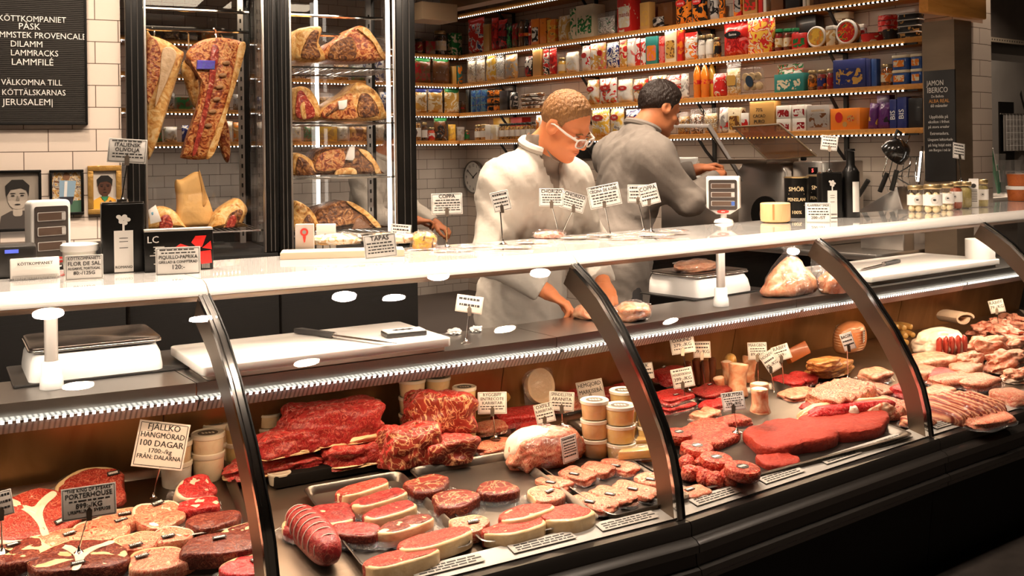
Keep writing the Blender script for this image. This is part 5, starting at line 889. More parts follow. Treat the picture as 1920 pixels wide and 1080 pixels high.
lump(1302, 508, 88, .12, .045, 'bagged raw meat lying on the scale plate', 5, pork, True, z=WZ+.1005, nm='meat_bag')
t = lump(1478, 552, 112, .17, .16, 'large clear bag of raw meat beside the third glass arm', 6, pork, nm='meat_bag', grp=None)
for v in t.children[0].data.vertices: f = 1-.62*max(0, v.co.z/.16)**1.3; v.co.x = v.co.x*f*1.12+.02*v.co.z/.16; v.co.y *= f; v.co += Vector(noise.noise_vector(v.co*30))*.006; v.co.z = max(v.co.z, .001)
b = B(); k = mpp(t.location); lathe(b, [(.10, .002), (.105, .03), (.09, .07), (.066, .115), (.04, .155), (.012, .18), (.035, .21), (.03, .215)], 28)
for v in b.verts: v.co += Vector(noise.noise_vector(v.co*26))*.011; v.co.z = max(v.co.z, .001)
ob('bag', b, cling, t)
t = lump(1562, 548, 60, .11, .09, 'smaller clear bag of raw meat behind the third glass arm', 8, pork, True, nm='meat_bag'); 
b = B(); pillow(b, .12, .17, .07, seed=5); bmesh.ops.transform(b, matrix=T(.02, .07, .02), verts=b.verts[:]); ob('loose_bag_top', b, cling, t)
P = onw(1838, 500); k = mpp(P); t = thing('paper_roll', 'white paper roll standing by the fourth glass arm', 'paper roll', P, 0); b = B(); r = 26*k; lathe(b, [(r, 0), (r, 52*k), (r*.34, 52*k), (r*.34, 50*k)], 36); ob('roll', b, paper, t); b = B(); cyl(b, (0, 0, 50*k), r*.33, 2*k, 20); ob('core', b, mat('core', (.4, .28, .17), .6), t)
for i, (x, y) in enumerate(((812, 598), (848, 600))):
    P = CP((1.80, 1.87)[i], .375, WZ); t = tag(ob('crumpled_wrapper', (lambda b: (blob(b, (.05, .04, .018), i+2, .3, 2.5, 3), b)[1])(B()), paper, None, P, (0, 0, i)), ('first', 'second')[i]+' crumpled white paper scrap behind the long cutting board', 'paper')
# ---------------------------------------------------------------- meat in the case
MV = lambda a, f, r=.45, c=.14, s=24, n='', **k: ramp2('beef_'+n, [a, [q*.75 for q in a], f, [min(1, q*1.15) for q in a], a], s, dist=3, detail=5, pos=[.30, .47, .505, .54, .75], rough=r, coat=c, bump=.3, **k)
redbeef = MV((.46, .016, .018), (.70, .15, .13), n='red', s=30); deepbeef = MV((.26, .012, .014), (.48, .12, .08), n='deep', s=32); steakbeef = MV((.34, .026, .016), (.64, .22, .14), n='steak', s=38); darkbeef = MV((.12, .014, .008), (.36, .11, .06), n='dark', s=34)
pinktop = MV((.50, .045, .04), (.74, .34, .28), n='pink', s=18); entre = MV((.20, .022, .012), (.66, .36, .18), n='entrecote', s=15)
kobe = ramp2('beef_marbled', [(.44, .05, .030), (.72, .28, .165), (.46, .07, .04), (.78, .44, .27), (.36, .035, .02)], 24, dist=3.5, detail=6, pos=[.32, .44, .5, .56, .66], rough=.48, coat=.14, bump=.2)
mince = ramp2('minced_beef', [(.24, .012, .006), (.50, .040, .018), (.66, .20, .11), (.42, .03, .012)], 55, dist=2, detail=3, pos=[.3, .5, .6, .7], rough=.4, coat=.35, bump=.9, bscale=110); slab_m = ramp2('smooth_red_meat', [(.16, .009, .004), (.29, .022, .009), (.40, .06, .028)], 24, dist=3, rough=.62, coat=0, bump=.45, bscale=70)
bfat = ramp2('beef_fat', [(.62, .34, .13), (.80, .56, .30), (.84, .66, .44)], 14, dist=1.5, rough=.38, coat=.4, bump=.25); wfat = ramp2('white_fat', [(.80, .56, .40), (.86, .68, .52), (.74, .40, .26)], 12, dist=2, rough=.35, coat=.4, bump=.2); porkm = ramp2('pork_meat', [(.40, .05, .026), (.52, .13, .07), (.72, .38, .23), (.30, .035, .018)], 24, dist=2.5, rough=.42, coat=.2, bump=.3)
ribm = ramp2('rib_meat', [(.16, .018, .010), (.34, .06, .028), (.58, .26, .13), (.66, .36, .20), (.26, .035, .018)], 11, 'wave', dist=5, detail=5, stretch=(1, .35, .35), rough=.45, coat=.2, bump=.45, bscale=40); bonem = mat('marrow_bone', (.80, .52, .36), .4, var=.2, vscale=25, coat=.3); sticker = mat('black_sticker', (.02, .018, .017), .35); film2 = film('vac_film', .8, 45, .055, .025)
def pxa(x0, y0, x1, y1): A, D_ = dk(x0, y0), dk(x1, y1); return math.atan2(D_.y-A.y, D_.x-A.x)       # heading on the deck between two pixels
def at(x, y, h=0): P = dk(x, y, h); P.z += h+.002; return P
def ltag(t, x, y, z, w=.034, rz=0, m=sticker, rx=0, txt=None):
    b = B(); box(b, (0, 0, 0), (w, w*.42, .0012)); 
    M = T(x, y, z) @ RZ(rz) @ RX(rx); bmesh.ops.transform(b, matrix=M, verts=b.verts[:]); o = ob('sticker', b, m, t)
    b = B(); rn = random.Random(int(x*1e5+y*1e4)); q = -w*.38
    if txt: me = glyphs(txt, w*.34, 0, 0, bold=.03, width=w*.85); bmesh.ops.transform(b, matrix=T(0, 0, -.001), verts=b.verts[:]); b.from_mesh(me); bmesh.ops.transform(b, matrix=T(0, 0, .001), verts=b.verts[:]); q = w
    while q < w*.3: k = rn.uniform(.05, .1)*w; box(b, (q+k/2, 0, .0009), (k, w*.2, .0005)); q += k+w*.03
    bmesh.ops.transform(b, matrix=M, verts=b.verts[:]); ob('sticker_print', b, white if m is sticker else ink, o)
def steak(x, y, w, d, h, lab, yaw=0, lm=None, fm=None, fs=90, vac=False, st=None, lift=0, seed=0, p=2.5, j=.13, rx=0, ry=0, eye=False, tb=False, grp='cut steaks in the counter', nm='steak'):
    """a cut steak: lean slab, fat along the side fs degrees round, clear bag, sticker"""
    P = at(x, y, lift); k = mpp(P); w *= k; w *= 1.06; d *= 1.3; h *= 1.12; t = thing(nm, lab, 'meat', P, 0, grp, rot=(rx+.113, ry, cyaw(P)+rad(yaw))); lm = lm or steakbeef; fm = fm or bfat; a = rad(fs)
    o = ell(w, d, 32, j, seed, p); b = B(); cutlet(b, o, h, min(.008, h*.3), .004 if lm is darkbeef or lm is redbeef else .0022, seed)
    ob('lean_meat', b, lm, t)
    ox, oy = cos(a)*w*.07, sin(a)*d*.07; b = B(); prism(b, [(q[0]*.985+ox, q[1]*.985+oy) for q in o], 0, h*.965, bev=min(.006, h*.25)); ob('fat_rim', b, fm, t)
    if tb: b = B(); cutlet(b, spl([(x_*w, y_*d) for x_, y_ in ((-.08, -.46), (.0, -.47), (.05, -.1), (.16, .1), (.34, .24), (.30, .34), (.12, .22), (.0, .14), (-.14, .40), (-.26, .42), (-.10, .10), (-.05, -.2))]), .003, .001, .002, seed); bmesh.ops.translate(b, verts=b.verts[:], vec=(0, 0, h-.001)); ob('bone_and_fat', b, wfat, t)
    if eye: b = B(); prism(b, [(q[0]*.30-w*.17, q[1]*.22-d*.08) for q in o], h-.002, h+.0008, bev=.0006); ob('fat_seam', b, fm, t)
    if vac:
        rn = random.Random(seed); b = B(); n = len(o); q = [(u[0]*.99+ox, u[1]*.99+oy) for u in o]
        f = rrect(w*1.28, d*1.26, .01); V = [b.verts.new((u[0]*1.0, u[1]*1.0, h*.35+.003)) for u in q]; F_ = [b.verts.new((u[0]*1.22*(1+.04*rn.random())+ox, u[1]*1.22*(1+.04*rn.random())+oy, max(.0006, h*.25*rn.random()))) for u in q]
        fs_ = [b.faces.new((V[i], V[(i+1) % n], F_[(i+1) % n], F_[i])) for i in range(n)]; _tag(b, fs_, 0); ob('vacuum_bag', b, film2, t)
    if st: ltag(t, st[0]*w, st[1]*d, h+.005, rz=rad(st[2] if len(st) > 2 else 10), txt='KOBE' if lm is kobe else None)
    return t
def joint(x, y, w, d, h, lab, yaw=0, lm=None, fm=None, lift=0, seed=0, rx=0, ry=0, cut=None, amp=.10, p=3.4, fat_h=.25, nm='beef_joint', grp='heaped beef joints'):
    """a thick joint: rough red lump on a layer of fat, with a cut face"""
    P = at(x, y, lift); k = mpp(P); w *= k; t = thing(nm, lab, 'meat', P, 0, grp, rot=(rx+.1, ry, cyaw(P)+rad(yaw)))
    b = B(); blob(b, (w, d, h), seed, amp*1.35, 1.9, 5, flat=-.55, p=p); ob('lean_meat', b, lm or redbeef, t)
    if fat_h: b = B(); blob(b, (w*1.015, d*1.02, h*fat_h*1.6), seed, amp*.7, 1.5, 4, flat=-.5, p=p); ob('fat_layer', b, fm or bfat, t)
    if cut:
        b = B(); prism(b, ell(cut[2]*w, cut[3]*h, 24, .1, seed), 0, .006, bev=.003, M=T(cut[0]*w, -d*.5+.004, h*cut[1]) @ RZ(rad(cut[4])) @ FRONT); ob('cut_face', b, deepbeef, t)
    return t
def jbox(x0, x1, y0, y1, d, lab, yaw=0, lift=0, seed=0, ry=0, top=None, front=None, fat=.22, ff=True, grp='heaped beef joints'):
    """a thick joint filling a span of the picture from its lower front edge: rough top, sawn front face, fat beneath"""
    P = at((x0+x1)/2, y1, lift); k = mpp(P); w = (x1-x0)*k/cos(rad(yaw)); h = max(.03, ((y1-y0)*k-d*.34)/.95); a = cyaw(P)+rad(yaw); P = P+Vector((-sin(a), cos(a), 0))*d/2
    t = thing('beef_joint', lab, 'meat', P, 0, grp, rot=(0, ry, a)); b = B(); blob(b, (w, d, h*1.04), seed, .15, 1.7, 5, flat=-.7, p=5)
    for v in b.verts: v.co += Vector(noise.noise_vector(v.co*45+Vector((seed, 0, 0))))*.005; v.co.z = max(v.co.z, 0)
    bmesh.ops.recalc_face_normals(b, faces=b.faces[:]); b.normal_update()
    for f in b.faces: f.material_index = 1 if f.normal.y < -.5 else 0
    ob('meat', b, [top or pinktop, front or deepbeef], t)
    if fat: b = B(); blob(b, (w*1.01, d*1.01, h*fat), seed, .12, 1.7, 4, flat=-.6, p=5); ob('fat_layer', b, bfat, t)
    return t
def pouch(x, y, w, d, h, lab, m, yaw=0, lift=0, seed=0, st=None, nm='meat_pack', grp='vacuum packs in the counter', n=1, sm=sticker, extra=None, rx=0, p=5):
    """vacuum packed piece: rounded block in a clear pouch with a flat welded rim"""
    P = at(x, y, lift); k = mpp(P); w *= k*1.12; d *= 1.25; h *= .95; t = thing(nm, lab, 'meat pack', P, 0, grp, rot=(rx+.113, 0, cyaw(P)+rad(yaw)))
    for i in range(n): b = B(); blob(b, (w*.92/n*1.04, d*.9, h*.94), seed+i, .1, 1.5, 4, c=((i-(n-1)/2)*w*.92/n, 0, .0015), p=p); ob('meat', b, m, t)
    b = B(); rn = random.Random(seed); N_ = 28; ring = [(cos(2*pi*i/N_), sin(2*pi*i/N_)) for i in range(N_)]; q = 3.5
    def se(c, s, kx, ky): r = (abs(c)**q+abs(s)**q)**(-1/q); return c*r*kx, s*r*ky
    V = [b.verts.new((*se(c, s, w*.45, d*.45), h*.4)) for c, s in ring]; F_ = [b.verts.new((*se(c, s, w*.57, d*.58), max(.001, h*.3*rn.random()))) for c, s in ring]
    _tag(b, [b.faces.new((V[i], V[(i+1) % N_], F_[(i+1) % N_], F_[i])) for i in range(N_)], 0); ob('pouch', b, film2, t)
    if st: ltag(t, st[0]*w, st[1]*d, h+.0025, rz=rad(st[2] if len(st) > 2 else 8), w=st[3] if len(st) > 3 else .034, m=sm)
    return t
def traypan(x0, y0, x1, y1, x2, y2, lab):
    """a steel pan by three corners in the picture: front near, front far, back"""
    A, D_, E_ = at(x0, y0), at(x1, y1), at(x2, y2); w = (D_-A).xy.length; u = (D_-A).xy.normalized(); n = Vector((-u.y, u.x)); d = (E_-A).xy.dot(n); c = A.xy+u*w/2+n*d/2
    t = thing('steel_tray', lab, 'tray', (c.x, c.y, DZ(inv(c)[1])+.0035), 0, 'steel trays in the counter', rot=(math.atan(.115), 0, math.atan2(u.y, u.x))); b = B(); R = []
    for k, z, rr in ((1, .024, .03), (.985, .026, .03), (.95, .022, .03), (.90, .004, .03)): R.append([b.verts.new((x_, y_, z)) for x_, y_ in rrect(w-(1-k)*min(w, d)*1, d-(1-k)*min(w, d)*1, rr)])
    m = len(R[0]); fs = [b.faces.new((P_[k], P_[(k+1) % m], Q_[(k+1) % m], Q_[k])) for P_, Q_ in zip(R, R[1:]) for k in range(m)]; fs.append(b.faces.new(R[-1])); _tag(b, fs, 0); bmesh.ops.solidify(b, geom=b.faces[:], thickness=.002); ob('tray', b, mat('tray_steel', (.36, .32, .28), .34, 1), t); return t
def tub(x, y, w, h, lab, cols, lift=0, lid=True):
    P = at(x, y, lift); k = mpp(P); r = w*k/2; t = thing('sauce_tub', lab, 'tub', P, face(P), 'lidded sauce tubs'); b = B(); lathe(b, [(r*.82, 0), (r*.86, .002), (r*.95, h*.86), (r*.9, h*.86)], 28); ob('tub', b, ramp2('sauce_'+'_'.join(cols), [{'gold': (.72, .50, .24), 'yel': (.76, .56, .22), 'tan': (.66, .46, .24)}.get(c, PAL[c]) for c in cols], 30, dist=1, rough=.3, coat=.7, bump=.1), t)
    b = B(); lathe(b, [(r*.97, h*.8), (r, h*.82), (r, h*.97), (r*.93, h), (r*.88, h*.965)], 28); ob('lid', b, mat('tub_lid', (.76, .68, .54), .3, coat=.6), t)
    if lid: b = B(); prism(b, ell(r*1.2, r*1.2, 24), h*.966, h*.972); o = ob('lid_label', b, mat('lid_label', (.10, .085, .07), .4), t); b = B(); [box(b, (-r*.3+.2*r*i, 0, h*.974), (r*.12, r*.3, .0006), rot=(0, 0, .3)) for i in range(4)]; ob('print', b, cream, o)
    return t
# first section: porterhouse and marbled steaks
traypan(-60, 1090, 478, 1005, 300, 893, 'steel tray under the porterhouse and marbled steaks')
steak(60, 985, 150, .13, .035, 'big T-bone porterhouse in clear film behind its price card', 25, steakbeef, wfat, 200, True, (.2, -.3), .03, 3, tb=True, rx=rad(24)); steak(178, 938, 112, .10, .05, 'thick fat edged cut in a loose bag under the hanging price cards', -8, steakbeef, bfat, 130, True, (.28, .3), 0, 5, rx=rad(30))
steak(192, 1012, 100, .10, .028, 'marbled steak beside the porterhouse, sticker at its end', 10, kobe, wfat, 100, True, (.34, .1), 0, 6, eye=False); steak(296, 985, 84, .09, .03, 'marbled steak tilted up with a sticker on top', 18, kobe, wfat, 80, True, (.1, .36), .0, 7, rx=rad(14), eye=False)
steak(258, 1036, 72, .08, .028, 'small marbled steak between two stickers', 4, kobe, bfat, 100, True, (-.1, -.3), 0, 8, eye=False); steak(322, 1022, 66, .07, .026, 'pale marbled steak touching the dark steaks', -4, kobe, wfat, 60, True, (-.1, -.2), 0, 9, eye=False); steak(300, 1072, 110, .09, .03, 'marbled steak lowest in the tray before the dark one', 6, kobe, bfat, 90, True, (-.25, .2), 0, 10, eye=False)
steak(152, 1070, 160, .12, .035, 'large dark porterhouse under the steaks price rod', -6, darkbeef, bfat, 110, True, (-.02, -.3), 0, 11, tb=True); steak(28, 1062, 110, .11, .035, 'dark marbled steak at the corner of the counter', 8, darkbeef, bfat, 60, True, (0, .2), 0, 12)
steak(364, 930, 64, .07, .034, 'small upright red cut in clear film beside the tubs', 12, redbeef, wfat, 200, True, None, .01, 13, rx=rad(30), eye=False); steak(372, 966, 74, .06, .03, 'small red cut below the upright one', -10, redbeef, wfat, 90, True, None, 0, 14, eye=False); steak(400, 1000, 92, .07, .035, 'dark brown steak in clear film behind the first glass arm', -12, darkbeef, darkbeef, 90, True, None, 0, 15, eye=False)
steak(412, 1048, 128, .09, .036, 'large dark brown steak with a sticker near the first glass arm', -10, darkbeef, darkbeef, 60, True, (0, .2), .012, 16, eye=False); steak(466, 1088, 90, .08, .034, 'red brown steak at the foot of the first glass arm', 6, redbeef, bfat, 80, True, (.2, .1), 0, 17, eye=False)
for a in ((391, 900, 62, 54, 'lower tub of pale herb sauce in the stack by the mountain beef card', ('cream', 'cream', 'tan'), 0), (391, 900, 62, 48, 'upper tub of pale herb sauce in the stack by the mountain beef card', ('cream', 'cream', 'tan'), .066), (331, 912, 60, 48, 'lower pale tub half behind the mountain beef card', ('cream', 'white', 'tan'), 0), (331, 912, 60, 46, 'upper pale tub half behind the mountain beef card', ('cream', 'tan'), .062), (405, 872, 50, 44, 'lower tub behind the herb sauce stack', ('cream', 'tan'), 0), (405, 872, 50, 44, 'middle tub behind the herb sauce stack', ('cream', 'tan'), .058), (446, 872, 46, 44, 'lower orange sauce tub behind the first glass arm', ('gold', 'yel'), 0), (446, 872, 46, 42, 'upper orange sauce tub behind the first glass arm', ('gold', 'yel'), .058)):
    P = at(*a[:2]); k = mpp(P); tub(a[0], a[1], a[2], a[3]*k, a[4], a[5], 0).location = at(a[0], a[1])+UP*a[6]
sign(302, 834, 92, 84, 288, 940, [('FJÄLLKO', 1), ('HÄNGMÖRAD', 1), ('100 DAGAR', 1), ('1700:-/kg', .75), ('FRÅN: DALARNA', .75)], 'white tilted mountain beef card on a rod before the sauce tubs', base=at(288, 938), tilt=12, name='price_card', seed=21)
sign(167, 940, 95, 58, 148, 1043, [('"THE KING OF STEAKS"', .7), ('PORTERHOUSE', 1.1), ('~', .6), ('899:-/KG', 1.1), ('URSPRUNG: SVERIGE', .7)], 'grey porterhouse card on a rod among the steaks', base=at(148, 1040, .036), m=greycard, tilt=-1, seed=22); sign(2, 944, 40, 46, 8, 1040, [('~', 1), ('~', 1), ('~', .8)], 'grey card cut by the edge beside the porterhouse card', base=at(4, 1038, .036), m=greycard, tilt=-8, seed=23)
# second section: the heap of red joints
traypan(505, 905, 800, 868, 470, 858, 'low steel tray under the heaped red joints')
b = B(); P = at(650, 875); t = thing('black_display_step', 'black step carrying the heaped red beef joints', 'display step', P, cyaw(P)); box(b, (.02, .03, .010), (.55, .20, .036), bev=.004); ob('step', b, mblack, t)
S_ = .032
jbox(432, 612, 846, 893, .12, 'long red joint lowest at the first glass arm end of the heap', -2, S_-.01, 2); jbox(486, 614, 795, 856, .11, 'red joint resting on the long lowest one', 2, S_+.05, 3); jbox(618, 740, 812, 878, .13, 'red joint at the middle bottom of the heap', 0, S_-.01, 4); jbox(538, 722, 742, 838, .15, 'biggest bright red joint on top of the heap', -8, S_+.055, 5)
jbox(722, 840, 786, 880, .13, 'red joint with a broad dark cut face in mid heap', -10, S_-.012, 6, front=entre, fat=0); jbox(798, 900, 806, 874, .12, 'joint with dark cut face at the far bottom of the heap', -10, S_-.012, 8, front=entre, fat=0); jbox(770, 896, 720, 814, .15, 'upper joint with pale marbled top and red cut face', -14, S_+.058, 9, rad(8), pinktop, entre, 0)
P = at(524, 908); tub(524, 908, 44, 22*mpp(P), 'low white tub under the end of the red heap', ('white', 'cream'), 0, False)
def tubs(x, y, w, hs, nm, cols=('cream', 'gold', 'cream')):
    P = at(x, y); k = mpp(P); z = 0
    for i, h in enumerate(hs): o = tub(x, y, w, h*k*.97, f'{("lowest", "second", "third", "topmost")[i] if i < len(hs)-1 else "topmost"} tub of the sauce stack {nm}', cols); o.location = P+UP*z; z += h*k
tubs(505, 852, 44, (26, 26, 26), 'at the near end behind the heap', ('gold', 'cream')); tubs(692, 832, 48, (26, 26, 28), 'peeping over the biggest red joint', ('tan', 'gold')); tubs(774, 838, 52, (32, 32, 32, 32), 'under the cutting board light', ('cream', 'gold')); tubs(822, 826, 50, (30, 30, 30, 30), 'behind the marbled top joint'); tubs(872, 832, 46, (36, 36, 36), 'beside the rib eye card', ('gold', 'yel'))
# tray of strip steaks
traypan(682, 1086, 892, 1040, 522, 938, 'steel tray of cut strip steaks'); traypan(908, 1038, 1130, 990, 738, 898, 'steel tray holding round entrecotes and three thick steaks'); traypan(1146, 986, 1300, 950, 968, 866, 'steel tray of stickered marbled steaks')
steak(612, 985, 100, .10, .03, 'round strip steak in clear film at the near edge of its tray', -20, deepbeef, bfat, 250, True, None, 0, 21, eye=False)
for i, (x, y, w, h, lm, lab) in enumerate(((680, 938, 108, .036, steakbeef, 'first strip steak in the row, furthest under the heap'), (712, 958, 118, .036, deepbeef, 'second strip steak in the row below the heap'), (732, 982, 110, .036, deepbeef, 'third strip steak in the row below the heap'), (760, 1010, 116, .038, darkbeef, 'fourth strip steak in the row, darkest and lowest'))): steak(x, y, w, .055, h, lab, 14, lm, bfat, 265, True, None, .004, 22+i, 3, .04, rx=rad(-6), eye=False)
steak(668, 1018, 92, .055, .036, 'dark steak standing turned beside the row of strip steaks', -42, deepbeef, darkbeef, 265, True, None, .004, 27, 3, .04, eye=False)
steak(816, 1040, 148, .075, .04, 'bright red strip steak with a yellow fat face', 6, steakbeef, bfat, 265, False, None, 0, 28, 2.6, .06, rx=rad(-10)); steak(752, 1076, 145, .07, .04, 'lowest bright red strip steak with a thick fat face', 4, steakbeef, bfat, 265, False, None, 0, 29, 2.6, .06, rx=rad(-10))
P = at(586, 1030); t = thing('rolled_roast', 'dark red rolled roast tied with white strings', 'meat', P, 0, rot=(0, rad(3), pxa(548, 985, 620, 1075))); b = B(); blob(b, (.30, .085, .085), 5, .05, 1.2, 4, p=2.8, flat=-.8); ob('meat', b, deepbeef, t)
for i in range(8):
    x = -.115+.032*i; b = B(); r = .0445*(1-.5*abs(x/.15)**3); tube(b, [(x, r*cos(a)*(1+.02), .0435+r*sin(a)) for a in [2*pi*k/20 for k in range(20)]], .0017, 6, closed=True)
    for v in b.verts: v.co.z = max(v.co.z, .001)
    ob('string', b, mat('string', (.72, .56, .46), .7), t)
steak(800, 930, 86, .08, .036, 'thick marbled entrecote at the rim of the middle tray', 10, entre, darkbeef, 260, True, None, 0, 31); steak(852, 962, 84, .085, .042, 'round dark marbled entrecote in the middle of its tray', -8, entre, darkbeef, 265, True, None, 0, 32, 2.1); steak(930, 938, 76, .075, .036, 'round entrecote nearest the big wrapped joint', 0, entre, darkbeef, 265, True, None, 0, 33, 2.1)
steak(984, 978, 112, .08, .026, 'bright steak behind the other two thick ones', 14, steakbeef, bfat, 265, False, None, .012, 34, 2.3, .1, rx=rad(-12)); steak(1062, 990, 96, .085, .04, 'bright thick steak at the far side of the three', 8, steakbeef, bfat, 265, False, None, 0, 35, 2.4, .1, rx=rad(-6)); steak(968, 1012, 122, .075, .036, 'bright thick steak nearest the glass of the three', 6, steakbeef, bfat, 265, False, None, 0, 36, 2.4, .1, rx=rad(-8))
t = joint(1022, 868, 158, .13, .105, 'big fat covered joint in clear wrap with a white paper label', 6, kobe, wfat, lift=.004, seed=11, fat_h=0, nm='wrapped_beef_joint', grp=None, p=2.7)
b = B(); blob(b, (.20, .125, .112), 11, .07, 1.4, 4, c=(-.03, .022, .002), p=2.7); ob('fat_cover', b, wfat, t); b = B(); blob(b, (.26, .14, .112), 12, .12, 2.2, 4, p=2.6); ob('wrap', b, film2, t)
card(t, .074, .082, [('~', .6), ('~', .6), ('~', .6), ('~', .5), ('~', .5), ('~', .5), ('~', .8)], T(.042, -.069, .06) @ RZ(rad(8)) @ FRONT @ RX(rad(-14)), seed=4, name='paper_label')
for i, (x, y, w, yaw, lab) in enumerate(((1040, 918, 66, -38, 'small marbled pack at the near corner of the stickered tray'), (1084, 902, 66, -40, 'marbled pack second along the back of the stickered tray'), (1122, 890, 60, -36, 'marbled pack without sticker before the sauce tubs'), (1160, 886, 74, -34, 'marbled pack lying against the cheese'), (1112, 954, 90, -40, 'long marbled pack nearest the glass in the stickered tray'), (1150, 940, 90, -42, 'long marbled pack in the middle of the stickered tray'), (1192, 930, 90, -44, 'long marbled pack with a sticker by the second glass arm'), (1226, 912, 66, -40, 'marbled pack half behind the second glass arm'))): pouch(x, y, w, .065, .03, lab, kobe, math.degrees(pxa(1075, 930, 1150, 966)-cyaw(at(x, y)))+yaw*.2+8, 0, 40+i, (.05, -.25, 12) if i != 2 else None, p=5)
for i, (x, y, w, lab) in enumerate(((1190, 866, 66, 'yellow cheese wedge lowest by the second glass arm'), (1192, 858, 64, 'yellow cheese wedge on top of the lowest one'), (1216, 836, 50, 'pale cheese piece behind the wedges'))):
    P = at(x, y, .03 if i == 1 else 0); k = mpp(P); t = thing('cheese_wedge', lab, 'cheese', P, cyaw(P)+rad(-24), 'cheese wedges'); b = B(); w = w*k; prism(b, [(-w*.6, -.02), (w*.5, -.028), (w*.5, .035), (-w*.3, .03)], .001, .027, bev=.002); ob('cheese', b, mat('cheese', (.86, .52, .11), .4, coat=.5, sss=.1), t); b = B(); prism(b, rrect(w*1.3, .08, .004), 0, .0295, bev=.004); ob('wrapper', b, film2, t)
tubs(1116, 856, 54, (36, 36, 36), 'beside the grey spice card'); tubs(1164, 862, 58, (34, 34, 36), 'in front at the second glass arm', ('cream', 'yel', 'cream')); tubs(1170, 822, 54, (30, 30, 32), 'behind the two front stacks', ('gold', 'yel')); tubs(1216, 828, 44, (30, 32), 'half behind the second glass arm', ('yel', 'gold'))
pk = [(916, 812, 66, .07, .035, kobe, 'marbled pack against the upper heap joint', 0), (928, 846, 76, .07, .03, kobe, 'flat marbled pack under the rib eye card', 10), (975, 792, 92, .09, .05, redbeef, 'red and white pack behind the big wrapped joint', -8), (1000, 812, 60, .07, .03, redbeef, 'glossy pack between rib eye card and big wrapped joint', 12), (1060, 768, 70, .08, .04, kobe, 'pack under the spindle steak card', 0), (1085, 748, 70, .07, .045, redbeef, 'dark red pack at the back before the second glass arm', 8), (1150, 748, 80, .08, .04, deepbeef, 'second dark red pack at the back near the arm', -6), (1186, 735, 70, .08, .035, redbeef, 'red pack crossing behind the second glass arm', 4)]
for i, (x, y, w, d, h, m, lab, yaw) in enumerate(pk): pouch(x, y, w, d, h, lab, m, yaw, 0, 60+i)
P = at(926, 776); k = mpp(P); t = thing('charred_ham', 'round charred ham at the back by the sauce tubs', 'meat', P+UP*.03, cyaw(P)); b = B(); blob(b, (76*k, .08, .075), 3, .06, 1.5, 4, p=2); ob('ham', b, ramp2('charred', [(.04, .012, .005), (.55, .26, .05), (.75, .42, .12), (.10, .03, .01)], 14, dist=3, rough=.45, coat=.4, bump=.4), t)
P = at(1016, 772); k = mpp(P); t = thing('pale_cheese_round', 'flat pale round cheese standing in a bag at the back', 'cheese', P+UP*.028, cyaw(P), rot=(rad(-14), 0, cyaw(P))); b = B(); lathe(b, [(32*k, 0), (33*k, .004), (33*k, .022), (32*k, .026)], 32, M=T(0, .01, 33*k) @ FRONT); ob('cheese', b, mat('pale_cheese', (.80, .58, .36), .5, sss=.1), t); b = B(); pillow(b, 78*k, 74*k, .04, seed=3); ob('bag', b, cling, t)
sign(923, 755, 54, 40, 929, 828, [('RYGGBIFF', 1), ('ENTRECOTE', 1), ('KARIBITAR', 1), ('~', .6), ('~', .6)], 'rib eye card on a rod behind the marbled top joint', base=at(929, 824, .032), seed=31); sign(1021, 774, 36, 36, 1010, 800, [('OXFILÉ', 1), ('KARIBITAR', .9), ('~', .7), ('~', .7)], 'small tilted fillet card stuck behind the big wrapped joint', base=at(1012, 815, .03), tilt=-13, seed=32, stand=True); sign(1053, 752, 47, 35, 1054, 790, [('SPINDELSTEK', 1), ('ARANITA', 1), ('~', .6), ('~', .6)], 'spindle steak card behind the big wrapped joint', base=at(1054, 800, .03), tilt=3, seed=33)
sign(1107, 731, 50, 36, 1107, 752, [('HEMGJORD', 1), ('MARKISEBÅ', 1)], 'dark grey home made spice card by the sauce tubs', base=at(1107, 774), m=greycard, tilt=-11, seed=34)
# third section: mince, burgers, marrow bones
sign(1212, 695, 26, 30, 1212, 745, [('EK', 1), ('~', .7), ('~', .9)], 'narrow card just behind the second glass arm', base=at(1212, 742, .03), tilt=-8, seed=41)
pouch(1262, 716, 78, .10, .055, 'large glossy red pack at the back by the second glass arm', redbeef, 6, .02, 70, (-.1, .3, 20)); pouch(1262, 768, 84, .09, .03, 'lower layered red pack beside the rump card', redbeef, 0, 0, 71, None, n=1); pouch(1258, 752, 80, .09, .03, 'upper layered red pack beside the rump card', redbeef, 4, .031, 72, (0, -.2, 0, .028)); pouch(1334, 742, 84, .09, .035, 'dark pink pack behind the rump card rod', deepbeef, 10, .015, 73, (.1, .2, 0, .026))
for i, (x, y) in enumerate(((1300, 738), (1312, 734), (1324, 738), (1334, 732))):
    P = at(x, y); t = thing('dark_sausage', ('first', 'second', 'third', 'last')[i]+' dark sausage leaning in the bundle behind the red pack', 'sausage', P+UP*.02, cyaw(P), 'dark sausage bundle', rot=(0, rad(-12+i*8), cyaw(P))); b = B(); tube(b, [(0, 0, .0), (0, .004, .008), (.004, .01, .06), (.0, .012, .105), (.0, .012, .112)], [.008, .017, .018, .016, .007], 12); ob('sausage', b, ramp2('dark_sausage', [(.05, .015, .008), (.14, .04, .015), (.08, .02, .01)], 20, coat=.5), t)
P = at(1370, 722); t = thing('sausage_ring', 'thick ring of golden brown cured meat behind the marrow bones', 'sausage', P+UP*.055, cyaw(P), rot=(0, 0, cyaw(P)+.4)); b = B(); tube(b, [(.045*cos(a), .02*sin(2*a)*.3, .05*sin(a)) for a in [2*pi*k/24 for k in range(24)]], [.022+.004*sin(3*k) for k in range(24)], 12, closed=True); ob('ring', b, ramp2('golden_cured', [(.30, .10, .02), (.62, .32, .07), (.72, .45, .16), (.2, .06, .015)], 14, dist=2, coat=.5), t)
